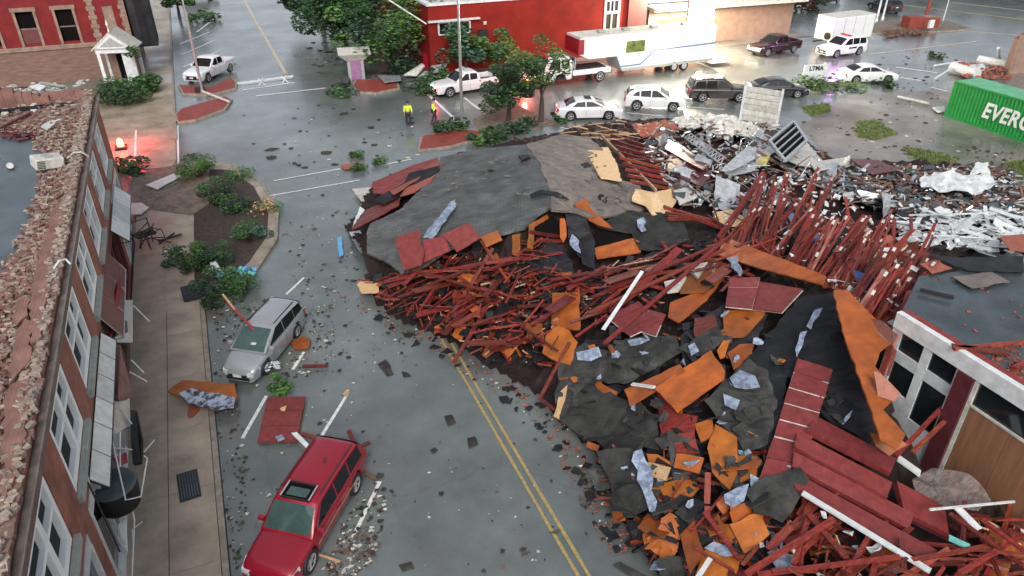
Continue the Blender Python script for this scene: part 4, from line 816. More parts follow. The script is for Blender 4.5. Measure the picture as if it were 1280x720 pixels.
# slanting green plants/reflection behind glass are left to the glass itself
# far parapet wall (broken) with yellow insulation
pw = MB(); x = -.3
YP = 41.0
while x > -7.4:
    wv = rnd.uniform(.25, .5); h = 7.0+.35*math.sin(x*1.3)+rnd.uniform(-.12, .12); pw.bx(x-wv+.01, x, YE-.32, YE+.1, ZR-.2, h); x -= wv
pw.obj('parapet', M['topbrick'], LB)
pw = MB()
for k in range(11): pw.bx(-.4-k*.02, -4.6+.3*math.sin(k), YE-.55+.06*k, YE-.30+.06*k, ZR+.06*k, ZR+.055+.06*k)
pw.obj('fallen_coursing', M['topbrick'], LB)
ins = MB()
for k in range(60): ins.box((rnd.uniform(-7.2, -4.2), YE-.35+rnd.uniform(-.3, .2), 6.75+rnd.uniform(-.3, .4)), (rnd.uniform(.2, .6), .15, rnd.uniform(.2, .5)), rz=rnd.uniform(-.5, .5))
stuff('insulation', ins, M['yellow'], LB)
MB().bx(-12, -.4, YE-1.15, YE-.75, ZR, ZR+.35).obj('roof_upstand', M['felt'], LB)

# rubble on the roof, placed in the building's own frame
LM = Matrix.Translation((-4.30, 0, 0))@Matrix.Rotation(R(1.42), 4, 'Z')
def edge(y):   # how far in from the facade the rubble reaches
    e = np.interp(y, [4, 15, 18, 21, 24, 27, 30, 32, 35, 37.5, 39.4], [2.5, 2.5, 2.1, 1.75, 1.5, 1.35, 1.45, 1.6, 2.2, 4.6, 6.4])
    return -(e+.35*noise.noise(Vector((y*1.3, 0, 0))))
mb = MB(); ny = 150; nxr = 16; Y0, Y1 = 4, YE-.35
for j in range(ny+1):
    yy = Y0+(Y1-Y0)*j/ny; e = edge(yy)
    for i in range(nxr+1):
        t = i/nxr; xx = -.33+(e+.33)*t; h = .34*(1-t)**.7+.12*(noise.noise(Vector((xx*2.2, yy*2.2, 1)))+.35)*(1-t*.6)
        mb.v.append((xx, yy, ZR+max(-.02, h if t < 1 else -.02)))
for j in range(ny):
    for i in range(nxr): a = j*(nxr+1)+i; mb.f.append((a, a+1, a+nxr+2, a+nxr+1)); mb.m.append(0)
o = mb.obj('rubble_bed', M['mortar'], LB, smooth=False); o['kind'] = 'stuff'
def rubz(x, y):
    t = min(1, max(0, (x+.33)/(edge(y)+.33))); return ZR+max(0, .34*(1-t)**.7+.12*(noise.noise(Vector((x*2.2, y*2.2, 1)))+.35)*(1-t*.6))
slabs = []
def rub_slab(px, lab, tilt=0):
    P = [at(u, v, 6.86) for u, v in px]; J = jag(P, .06, .2); o = MB().prism(J, (0, 0, .09)).obj('fallen_wall_panel', M['topbrick']); centre(o); o.location.z = 6.74
    o.rotation_euler = (rnd.uniform(-.04, .04), rnd.uniform(-.03, .03), 0); tag(o, lab, 'wall panel'); slabs.append(px)
for px, lab in [([(12,480),(36,452),(40,400),(30,395),(14,430)], 'small fallen brick wall panel just above the big grey-pink pair on the roof'),
                ([(2,640),(3,500),(14,478),(36,470),(33,540),(22,580),(8,610)], 'large fallen brick wall panel nearest the lower left corner of the picture'),
                ([(36,372),(44,330),(58,288),(72,285),(66,330),(58,372),(52,420),(38,430)], 'long fallen brick wall panel along the coping in the middle of the roof'),
                ([(60,286),(64,262),(78,248),(84,255),(78,275),(72,284)], 'small fallen brick wall panel above the long one'),
                ([(80,228),(84,212),(96,214),(96,232),(86,238)], 'small fallen brick wall panel near the roof air conditioner'),
                ([(14,395),(24,370),(38,372),(34,392),(20,405)], 'fallen brick wall panel at the left edge of the long panel')]: rub_slab(px, lab)
bm_v = [MB().box((0, 0, 0), (.17, .08, .05)), MB().box((0, 0, 0), (.1, .08, .05)), MB().box((0, 0, 0), (.2, .085, .055)), MB().prism([(-.12,-.05,.03),(.05,-.06,.03),(.12,.02,.03),(.0,.06,.03),(-.1,.04,.03)], (0,0,.06))]
bricks = []; near = []
for i in range(3400):
    yy = rnd.uniform(5, Y1) if i > 900 else rnd.uniform(10, 24); e = edge(yy); t = rnd.random()**.8; xx = -.33+(e+.33)*t*1.06
    near.append((yy, xx, rubz(max(xx, e), yy)+rnd.uniform(0, .08) if xx > e else ZR+.03))
near.sort(); k = 0; vis = [n for n in near if n[0] > 9]; rest = near[:len(near)-len(vis)]
first = vis[:290]; rest += vis[290:]
for i, (yy, xx, zz) in enumerate(first):
    p = LM@Vector((xx, yy, zz+.03)); rot = (rnd.gauss(0, .45), rnd.gauss(0, .4), rnd.gauss(0, .9))
    if i < 8: o = bm_v[i % 4].obj('brick', M['brick' if i < 4 else 'brick_pale']); bricks.append(o); o.location = p; o.rotation_euler = rot; tag(o, 'loose brick lying in the rubble on the roof of the left building' if i % 8 < 4 else 'pale mortar-covered brick in the rubble on the left roof', 'brick', 'bricks on the left roof')
    else: copyobj(bricks[i % 8], p, rot)
for m, sel in (('brick', [r for i, r in enumerate(rest) if i % 2]), ('brick_pale', [r for i, r in enumerate(rest) if not i % 2])):
    mb = MB()
    for yy, xx, zz in sel:
        p = LM@Vector((xx, yy, zz+.03)); q = Matrix.Rotation(rnd.gauss(0, .9), 3, 'Z')@Matrix.Rotation(rnd.gauss(0, .4), 3, 'X'); mb.box(p, (rnd.uniform(.07, .22), .08, .05), rot=q)
    stuff('brick_rubble', mb, M[m], label='far brick rubble spread over the roof of the left building, '+('red bricks' if m == 'brick' else 'pale bricks'), cat='rubble', fix=False)
# things lying on that roof
ac = empty('air_conditioner', at(60, 208, 6.65), R(25), 'white air conditioning unit tipped in the roof rubble', 'air conditioner')
MB().box((0, 0, .2), (.95, .62, .4)).obj('housing', M['white_dirty'], ac, bevel=.04); gb = MB()
for k in range(5): gb.box((-.30, -.315, .08+k*.06), (.26, .01, .03))
gb.obj('grille', M['leaf_dark'], ac); MB().tube([(0, 0, .4), (0, 0, .42)], .2, 14).obj('fan_cover', M['greystone'], ac); ac.rotation_euler = (.1, .15, R(25))
def roofthing(name, px, m, lab, cat, z=6.5, th=.06, ja=0):
    P = [at(u, v, z) for u, v in px]; o = MB().prism(jag(P, ja) if ja else P, (0, 0, th)).obj(name, M[m]); centre(o); o.location.z = z-th/2+rnd.uniform(0, .05); o.rotation_euler = (rnd.uniform(-.08, .08), rnd.uniform(-.08, .08), 0); return tag(o, lab, cat)
for px, m, lab, c in [([(8,127),(28,121),(43,129),(26,135)], 'white', 'white square panel on the far left roof', 'panel'), ([(52,161),(72,146),(78,149),(60,165)], 'white', 'white L-shaped strip on the rubble of the left roof', 'strip'),
                   ([(36,136),(46,129),(48,136),(42,141)], 'white_dirty', 'rounded white chunk beside the white square panel', 'chunk'), ([(88,133),(98,132),(98,146),(90,146)], 'greystone', 'pale upright block near the far parapet', 'block'),
                   ([(40,123),(62,118),(66,130),(46,132)], 'leaf_dark', 'dull green sheet on the far roof', 'sheet'), ([(2,145),(3,137),(10,135),(11,143)], 'white_dirty', 'white scrap at the picture edge on the far roof', 'scrap'),
                   ([(38,110),(46,107),(58,108),(50,113)], 'white', 'white tray by the far dark upstand', 'tray'), ([(66,124),(74,122),(80,128),(70,133)], 'white_dirty', 'pale crumpled bag near the pale window frame', 'bag')]: roofthing('roof_panel', px, m, lab, c, ja=.03)
for a, b, m, lab in [((50,103),(80,108),'greystone','grey-white beam by the dark upstand, upper'), ((58,112),(86,117),'greystone','grey-white beam by the dark upstand, lower'), ((78,132),(97,114),'white_dirty','pale frame rail on the far roof, upper'), ((84,134),(101,117),'white_dirty','pale frame rail on the far roof, lower'), ((98,124),(114,113),'tan','thin tan lath leaning by the far parapet'),
                     ((0,122),(22,112),'greystone','pale rail at the far left edge of the roof'), ((0,160),(40,140),'maroon','dark red rail on the far left of the roof')]:
    A = at(*a, 6.5); B = at(*b, 6.6); o = MB().beam(A, B, .14, .08).obj('rail', M[m]); tag(centre(o), lab, 'rail')
pp = [at(84,198,6.8), at(92,191,6.9), at(102,190,7.0), at(110,195,6.8), at(112,202,6.5)]
tag(centre(MB().tube(pp, .035, 6).obj('conduit', M['white_dirty'])), 'bent white conduit beside the roof air conditioner', 'conduit')
pp = [at(66,347,6.7), at(68,335,6.85), at(74,326,6.95), at(82,324,6.9), at(88,330,6.75)]
tag(centre(MB().tube(pp, .03, 6).obj('conduit', M['white'])), 'bent white conduit over the coping in the middle of the left building', 'conduit')
tag(centre(MB().tube([at(12,207,6.27), at(12.5,207,6.42)], .12, 10).obj('roof_vent', M['white_dirty'])), 'small round white vent on the blue-grey roof', 'vent')
mb = MB()
for i in range(160):
    u, v = sample([(2,150),(60,142),(48,170),(2,178)]) if i % 2 else sample([(0,110),(110,105),(105,150),(0,160)]); p = at(u, v, 6.33)
    mb.box(p, (rnd.uniform(.1, .5), rnd.uniform(.05, .25), .06), rz=rnd.uniform(0, 3))
stuff('roof_litter', mb, M['maroon'], label='dark red scraps on the far part of the left roof', cat='litter')
mb = MB()
for i in range(110):
    u, v = sample([(0,105),(112,100),(108,140),(0,150)]); mb.box(at(u, v, 6.4), (rnd.uniform(.1, .6), rnd.uniform(.05, .25), .06), rz=rnd.uniform(0, 3))
stuff('roof_litter', mb, M['white_dirty'], label='pale scraps on the far part of the left roof', cat='litter')
# --- awnings and frames along the shopfronts
XF = lambda y: -4.30-.0248*y
def awning(y0, y1, out, z0, z1, m, lab, panels=3, sag=0):
    o = empty('awning', (XF(y0), y0, 0), R(1.42), lab, 'awning'); L = y1-y0
    fr = MB()
    for k in range(panels+1):
        y = L*k/panels; fr.tube([(.03, y, z0), (out, y, z1)], .025, 6); fr.tube([(.03, y, z1), (out, y, z1)], .02, 6)
    fr.tube([(out, 0, z1), (out, L, z1)], .025, 6); fr.tube([(.03, 0, z0), (.03, L, z0)], .025, 6); fr.tube([(out*.5, 0, (z0+z1)/2), (out*.5, L, (z0+z1)/2)], .02, 6)
    fr.obj('frame', M['black' if m == 'white' else 'metal'], o)
    for k in range(panels):
        if rnd.random() < .12: continue
        a, b = L*k/panels+.02, L*(k+1)/panels-.02; P = [Vector((.05, a, z0+.03)), Vector((out, a, z1+.03)), Vector((out, b, z1+.03)), Vector((.05, b, z0+.03))]
        MB().prism(P, nrm(P)*.012).obj('fabric', M[m], o)
    return o
awning(15.6, 22.5, .38, 3.45, 3.05, 'white', 'long white fabric awning with black ribs in the middle of the left building', 6)
awning(10.5, 12.6, .38, 3.4, 3.0, 'white', 'short white awning at the near end of the left building', 2)
awning(23.2, 28.2, .5, 3.6, 2.7, 'maroon', 'torn maroon awning on the left building', 3)
awning(31.0, 36.2, .6, 3.2, 2.6, 'white', 'white awning at the far end of the left building', 3)
def hang(px, m, lab, name, cat, zs, th=.04):
    P = [at(u, v, z) for (u, v), z in zip(px, zs)]; o = MB().prism(P, nrm(P)*th).obj(name, M[m]); return tag(centre(o), lab, cat)
hang([(144,432),(150,430),(165,488),(162,500),(148,500)], 'topbrick', 'fallen brick-clad panel under the awning frame', 'clad_panel', 'panel', [2.6,2.6,1.7,1.6,2.4])
hang([(141,503),(162,498),(163,532),(140,545)], 'white_dirty', 'pale torn canopy piece below the brick-clad panel', 'canopy', 'canopy', [2.4,1.7,1.6,2.3])
hang([(137,545),(162,535),(160,556),(136,566)], 'metal', 'grey ribbed canopy piece above the black umbrella', 'canopy', 'canopy', [2.4,1.7,1.6,2.3])
hang([(142,572),(158,565),(160,578),(150,582)], 'carred', 'crimson cloth under the awning frame', 'cloth', 'cloth', [2.0,1.6,1.5,1.8])
hang([(163,512),(170,513),(177,548),(176,578),(166,580),(163,545)], 'black', 'black fabric hanging over the pavement edge', 'black_cloth', 'cloth', [2.0,1.9,1.6,1.2,1.2,1.6], .15)
hang([(148,655),(158,648),(160,690),(157,700),(147,672)], 'white', 'white upright panel at the near end of the left building', 'signboard', 'panel', [1.6,1.5,.8,.6,1.2])
hang([(150,345),(152,360),(140,420),(137,425),(147,360)], 'carred', 'narrow red banner along the left building', 'banner', 'banner', [3.0,3.0,3.0,3.0,3.2])
hang([(152,375),(166,375),(166,428),(143,428)], 'white', 'white framed door unit leaning on the left building', 'door_unit', 'door', [2.6,1.6,1.2,2.5], .08)
o = hang([(147,392),(158,385),(160,415),(145,420)], 'glass', 'dark glazed grid set in the white door unit', 'glazed_grid', 'window', [2.7,2.0,1.8,2.68], .03)
# black umbrella bowl
bw = empty('barrel_canopy', at(142, 606, 2.6), 0, 'black barrel canopy with a grey dished top and a broken pipe frame', 'canopy')
vs = []; fs = []; n = 20
for k, (r, z) in enumerate([(0, .02), (.3, -.02), (.5, .04), (.56, .02), (.56, -.02), (.5, -.65), (.0, -.7)]):
    for j in range(n): vs.append((math.cos(j*2*math.pi/n)*r, math.sin(j*2*math.pi/n)*r*1.1, z))
for k in range(6):
    for j in range(n): fs.append((k*n+j, k*n+(j+1) % n, (k+1)*n+(j+1) % n, (k+1)*n+j))
MB().add(vs[:4*n], fs[:3*n]).obj('canopy_top', M['membrane'], bw, smooth=True); MB().add(vs[3*n:], [tuple(i-3*n for i in f) for f in fs[3*n:]]).obj('canopy_side', M['black'], bw, smooth=True)
for nm, pts in [('white bent pipe frame hanging off the black canopy', [(139,545,2.9),(157,625,2.6),(176,621,2.4),(184,573,2.4),(180,570,2.4)]), ('white pipe stub pointing over the pavement by the black cloth', [(180,565,1.5),(193,550,1.5)]),
                ('white pipe reaching over the pavement below the door unit', [(167,382,2.0),(187,402,1.6)]), ('upper of two white rods over the pavement by the clad panel', [(164,450,1.8),(180,466,1.4)]), ('lower of two white rods over the pavement by the clad panel', [(162,465,1.8),(184,477,1.5)]),
                ('long white pipe slanting across the pale canopy', [(138,495,2.8),(165,530,1.8)]), ('thin pipe along the awning front edge', [(158,600,2.2),(168,650,1.6),(165,720,1.5)]), ('black pole lying down the facade', [(110,603,3.6),(150,690,2.6)]),
                ('white brace across the near canopy', [(112,606,3.5),(108,590,3.7)]), ('white brace above the torn canopy', [(137,560,2.9),(165,562,1.8)]), ('white rod crossing the canopy beside the crimson cloth', [(150,585,2.2),(150,540,2.4)]), ('white antenna stub by the pavement edge', [(166,680,.6),(165,662,.9),(178,652,.9)])]:
    tag(centre(MB().tube([at(*p) for p in pts], .022, 6).obj('pipe', M['black' if 'black pole' in nm else 'white'])), nm, 'pipe')

# ================================================================ OTHER BUILDINGS
def wallholes(mb, x0, x1, y0, y1, z0, z1, holes, axis='x', mi=0):
    """slab wall with rectangular openings; holes = (a0,a1,b0,b1) along the wall and up"""
    a0, a1 = (x0, x1) if axis == 'x' else (y0, y1); cuts = sorted({a0, a1, *[h[0] for h in holes], *[h[1] for h in holes]})
    for c, d in zip(cuts, cuts[1:]):
        zz = z0
        for h in sorted([h for h in holes if h[0] <= c and h[1] >= d], key=lambda h: h[2])+[(0, 0, z1, z1)]:
            if h[2] > zz: mb.bx(*((c, d, y0, y1) if axis == 'x' else (x0, x1, c, d)), zz, h[2], mi)
            zz = max(zz, h[3])
# corner red building, top left
RB = empty('corner_building', (-5.4, 71, 0), 0, 'red painted corner building with quoins and a tan stone base at the top left', 'building')
hs_ = []; z0w, z1w = 3.9, 8.2
for cx in (-4.55, -7.35, -10.15, -12.95): hs_.append((cx-.62, cx+.62, 3.3, 5.8))
hs_.append((-1.75, -.95, 3.5, 5.85))
mb = MB(); wallholes(mb, -24, 0, 0, .5, 3.0, 13, hs_); mb.bx(-.5, 0, .5, 9, 3.0, 13); mb.obj('wall', M['redwall2'], RB)
mb = MB().bx(-24, .05, -.06, .5, 0, 2.75).bx(-.5, .06, .5, 9, 0, 3.0); mb.obj('base_wall', M['brownstone'], RB); MB().bx(-24.1, .12, -.16, .5, 2.75, 3.1).obj('stone_band', M['tanstone'], RB, bevel=.04)
for cx in (-4.55, -7.35, -10.15, -12.95):
    sr = MB().bx(cx-.82, cx-.62, -.08, .05, 3.11, 5.8).bx(cx+.62, cx+.82, -.08, .05, 3.11, 5.8).bx(cx-.9, cx+.9, -.1, .05, 5.8, 6.1).obj('window', M['tanstone'], RB)
    MB().bx(cx-.62, cx+.62, .2, .24, 3.3, 5.8).obj('pane', M['void'], sr); MB().bx(cx-.62, cx+.62, .1, .19, 4.4, 4.5).obj('sash_bar', M['coping'], sr)
    if cx == -7.35: MB().bx(cx-.6, cx+.6, .06, .1, 3.32, 4.4).obj('board', M['maroon'], sr)
MB().bx(-1.75, -.95, .05, .12, 3.5, 5.85).obj('blocked_window', M['tanstone'], RB)
for x0 in (-2.75, -.4):
    for k in range(22): MB().bx(x0-(.12 if k % 2 else 0), x0+.4+(.12 if x0 < -1 and k % 2 else 0), -.05, .0, 3.11+k*.35, 3.44+k*.35).obj('quoin', M['tanstone'], RB)
ann = empty('dark_side_box', (-5.3, 71.2, 0), 0, 'tall black box hanging beside the red corner building', 'side bay'); MB().bx(.0, 1.75, 0, 3, 2.35, 11).obj('dark_block', M['felt'], ann, bevel=.05)  # plain near-black box at the street corner of the building
for k in range(3): MB().bx(.1+.55*k, .6+.55*k, -.04, -.0, 2.45, 10.9).obj('panel', M['felt'], ann)
# white gabled porch
PO = empty('white_porch', at(160, 108), R(-12), 'small white gabled porch turret with a finial in front of the red corner building', 'porch')
for x in (-1.5, 1.5):
    for y in (-1.1, 1.1): MB().box((x, y, 1.7), (.32, .32, 3.4)).obj('post', M['white'], PO, bevel=.03)
MB().bx(-1.7, 1.7, -1.3, 1.3, 3.0, 3.35).obj('beam', M['white'], PO)
MB().prism([(-1.9, -1.45, 3.38), (1.9, -1.45, 3.38), (0, -1.45, 4.6)], (0, -.16, 0)).obj('gable', M['white'], PO)
MB().prism([(-1.1, -1.47, 3.55), (1.1, -1.47, 3.55), (0, -1.47, 4.25)], (0, .02, 0)).obj('gable_panel', M['greystone'], PO)
for s in (-1, 1): P = [Vector((s*2.0, -1.5, 3.3)), Vector((s*2.0, 1.5, 3.3)), Vector((0, 1.5, 4.68)), Vector((0, -1.5, 4.68))]; MB().prism(P, nrm(P)*.08).obj('roof', M['white_dirty'], PO)
MB().tube([(0, -1.2, 4.6), (0, -1.2, 5.0), (0, -1.2, 5.2), (0, -1.2, 5.6)], [.09, .05, .13, .02], 8).obj('finial', M['white'], PO)
MB().bx(-1.3, 1.3, .6, .8, 0, 3.0).obj('back_wall', M['tanstone'], PO); MB().bx(-.5, .5, .5, .59, .6, 2.6).obj('doorway', M['void'], PO); MB().bx(.5, 1.5, -1.0, -.8, .2, 2.9).obj('panel', M['white'], PO)
PO.scale = (.82, .82, .98)
# mid red building
MR = empty('red_building', (18.1, 62, 0), R(.6), 'bright red flat-roofed building behind the trailer', 'building')
mb = MB(); wallholes(mb, 0, 19.6, 0, .4, 0, 5.6, [(.9, 3.7, 3.25, 4.15), (17.3, 18.6, 1.6, 4.9)]); mb.bx(0, .4, .4, 24, 0, 5.6).bx(.4, 19.6, 23.6, 24, 0, 5.6); mb.obj('wall', M['redwall'], MR)
MB().bx(19.6, 21.6, -.25, .5, 0, 7.5).obj('pilaster', M['maroon'], MR); MB().bx(.4, 19.6, .4, 23.6, 5.2, 5.35).obj('roof', M['white_dirty'], MR)
MB().bx(-.12, 19.5, -.12, .42, 5.602, 5.8).obj('coping', M['white'], MR); MB().bx(-.12, .42, .42, 24, 5.602, 5.8).obj('coping', M['white'], MR)
wo = MB().bx(.85, 3.75, -.06, .1, 3.15, 3.25).bx(.85, 3.75, -.06, .1, 4.15, 4.3).bx(.8, .95, -.05, .1, 3.25, 4.15).bx(1.8, 1.9, -.04, .1, 3.25, 4.15).bx(2.7, 2.8, -.04, .1, 3.25, 4.15).bx(3.65, 3.8, -.05, .1, 3.25, 4.15).bx(-.1, 4.6, -.35, -.07, 4.3, 4.45).obj('window', M['white'], MR)
MB().bx(.95, 3.65, .12, .15, 3.25, 4.15).obj('pane', M['glass'], wo)
do = MB().bx(17.1, 17.32, -.06, .1, 1.4, 5.05).bx(18.58, 18.8, -.06, .1, 1.4, 5.05).bx(17.32, 18.58, -.06, .1, 4.88, 5.05).bx(17.32, 18.58, -.06, .1, 3.75, 3.98).bx(17.32, 18.58, -.06, .1, 1.4, 1.62).bx(17.9, 18.0, -.04, .1, 1.62, 3.75).bx(17.7, 17.78, -.03, .1, 3.98, 4.88).bx(18.1, 18.18, -.03, .1, 3.98, 4.88).obj('window', M['white'], MR)
MB().bx(17.32, 18.58, .12, .15, 1.62, 4.88).obj('pane', M['glass'], do)
MB().box((4.9, -.12, 2.9), (.8, .24, .9)).obj('meter_box', M['black'], MR); MB().box((5.1, -.1, 3.9), (.25, .2, .25)).obj('wall_lamp', M['white_dirty'], MR)
# pale building row further right
GB = empty('pale_building', (41, 63.5, 0), R(-3), 'pale grey shop building with a flat canopy and tan brick front at the top', 'building')
mb = MB(); wallholes(mb, 0, 17.2, 0, .4, 0, 3.6, [(1.0, 4.4, .0, 2.6)]); mb.obj('brick_front', M['tanbrick'], GB); MB().bx(1.0, 4.4, .15, .2, .0, 2.6).obj('garage_door', M['plywood'], GB)
for k in range(5): MB().bx(1.02, 4.38, .12, .148, .06+k*.51, .54+k*.51).obj('door_panel', M['plywood'], GB)
MB().bx(-.3, 17.6, -1.6, .6, 3.602, 3.9).obj('canopy', M['white_dirty'], GB); MB().bx(0, 17, 1.5, 1.9, 3.9, 9).obj('upper_wall', M['greywall'], GB); MB().bx(0, 17, .6, 1.5, 3.6, 3.8).obj('roof', M['lot'], GB)
for x in (7.2, 11.2, 15.0): MB().bx(x, x+.8, 1.45, 1.49, 5.0, 7.5).obj('window', M['glass'], GB)
MB().bx(9.5, 9.9, 1.2, 1.49, 3.9, 5.6).obj('downpipe', M['white'], GB)
# white-fronted shop on the right
SH = empty('shop_building', (18.1, 0, 0), 0, 'one-storey shop with a white fascia, broken windows and a boarded bay at the right edge', 'building')
mb = MB().bx(-.06, .14, -2, 12.6, 3.95, 4.5); mb.obj('fascia', M['white'], SH, bevel=.02)
fr = MB()
for y0, y1 in ((10.23, 10.32), (11.17, 11.45), (12.25, 12.6)): fr.bx(0, .12, y0, y1, .1, 3.95)
for y0, y1 in ((10.32, 11.17), (11.45, 12.25)): fr.bx(.005, .115, y0, y1, 2.88, 3.27); fr.bx(.005, .115, y0, y1, .1, 1.35 if y0 < 11 else 1.9); fr.bx(.005, .115, y0, y1, 3.93, 3.948)
fo = fr.obj('window_frame', M['white'], SH)
for y0, y1, z0, z1 in ((10.32, 11.17, 3.27, 3.93), (11.45, 12.25, 3.27, 3.93), (10.32, 11.17, 1.35, 2.88), (11.45, 12.25, 1.9, 2.88)): MB().bx(.06, .075, y0, y1, z0, z1).obj('pane', M['glass'], fo)
MB().bx(-.1, .14, 9.72, 10.225, 0, 3.948).obj('pillar', M['maroon'], SH)
MB().bx(-.03, .1, 9.6, 9.71, 0, 3.948).obj('jamb', M['white_dirty'], SH)
MB().bx(.05, .07, -2, 9.6, 3.1, 3.94).obj('transom_glass', M['glass'], SH)
for k in range(5): MB().bx(-.005+.004*(k % 2), .04, 9.58-(k+1)*1.22+.01, 9.58-k*1.22, .1, 3.08).obj('plywood_board', M['plywood'], SH)
MB().bx(-.03, .045, -2, 9.59, 3.085, 3.14).obj('board_rail', M['white_dirty'], SH)
MB().prism([(.15,-2,4.36),(.15,12.6,4.36),(2.6,14.1,4.36),(7,13.3,4.36),(12,12.4,4.36),(12,-2,4.36)], (0,0,.16)).obj('roof', M['membrane2'], SH); MB().bx(.15, .42, -2, 12.6, 4.361, 4.46).obj('edge_beam', M['red'], SH)
MB().bx(.3, 11.8, -1.9, 12.2, 0, 4.0).obj('inner_volume', M['void'], SH)
for k, y in enumerate((3.0, 6.2, 9.4)): MB().bx(.44, 11.9, y, y+.05, 4.361, 4.372).obj('roof_seam', M['felt2'], SH)
for a, b, lab in [((1192,436),(1280,428),'red beam lying on the flat roof edge, upper of two crossing'), ((1190,432),(1262,442),'orange-red beam lying on the flat roof edge, lower of two crossing'), ((1268,460),(1285,452),'short red beam at the right edge on the flat roof'), ((1150,362),(1192,372),'black pipe lying at the left of the flat grey roof')]:
    o = MB().beam(at(*a, 4.5), at(*b, 4.5), .14, .08).obj('loose_beam', M['black' if 'pipe' in lab else 'red']); tag(centre(o), lab, 'beam')
for px, m, lab in [([(1160,318),(1200,322),(1280,320),(1280,340),(1210,338)], 'felt', 'black felt strip along the far edge of the flat roof'), ([(1150,330),(1170,325),(1190,335),(1165,342)], 'redpink', 'pinkish scrap on the far edge of the flat roof'), ([(1250,296),(1282,292),(1282,315),(1262,312)], 'redpink', 'tan-pink board at the right of the white boards'), ([(1190,345),(1240,340),(1262,352),(1215,360)], 'shingle_brown', 'worn patch of felt on the flat grey roof')]:
    P = [at(u, v, 4.46) for u, v in px]; o = MB().prism(jag(P, .05), (0, 0, .03)).obj('roof_scrap', M[m]); tag(centre(o), lab, 'scrap')
mb = MB()
for i in range(90):
    u, v = sample([(1150,345),(1280,335),(1280,470),(1180,410)]) if i % 5 == 0 else sample([(1240,430),(1280,425),(1280,480),(1240,455)]); s = rnd.uniform(.04, .14); mb.box(at(u, v, 4.38), (s, s*.5, .03), rz=rnd.uniform(0, 3))
stuff('roof_litter', mb, M['redpink'], label='small reddish scraps on the flat grey roof at the right', cat='litter')
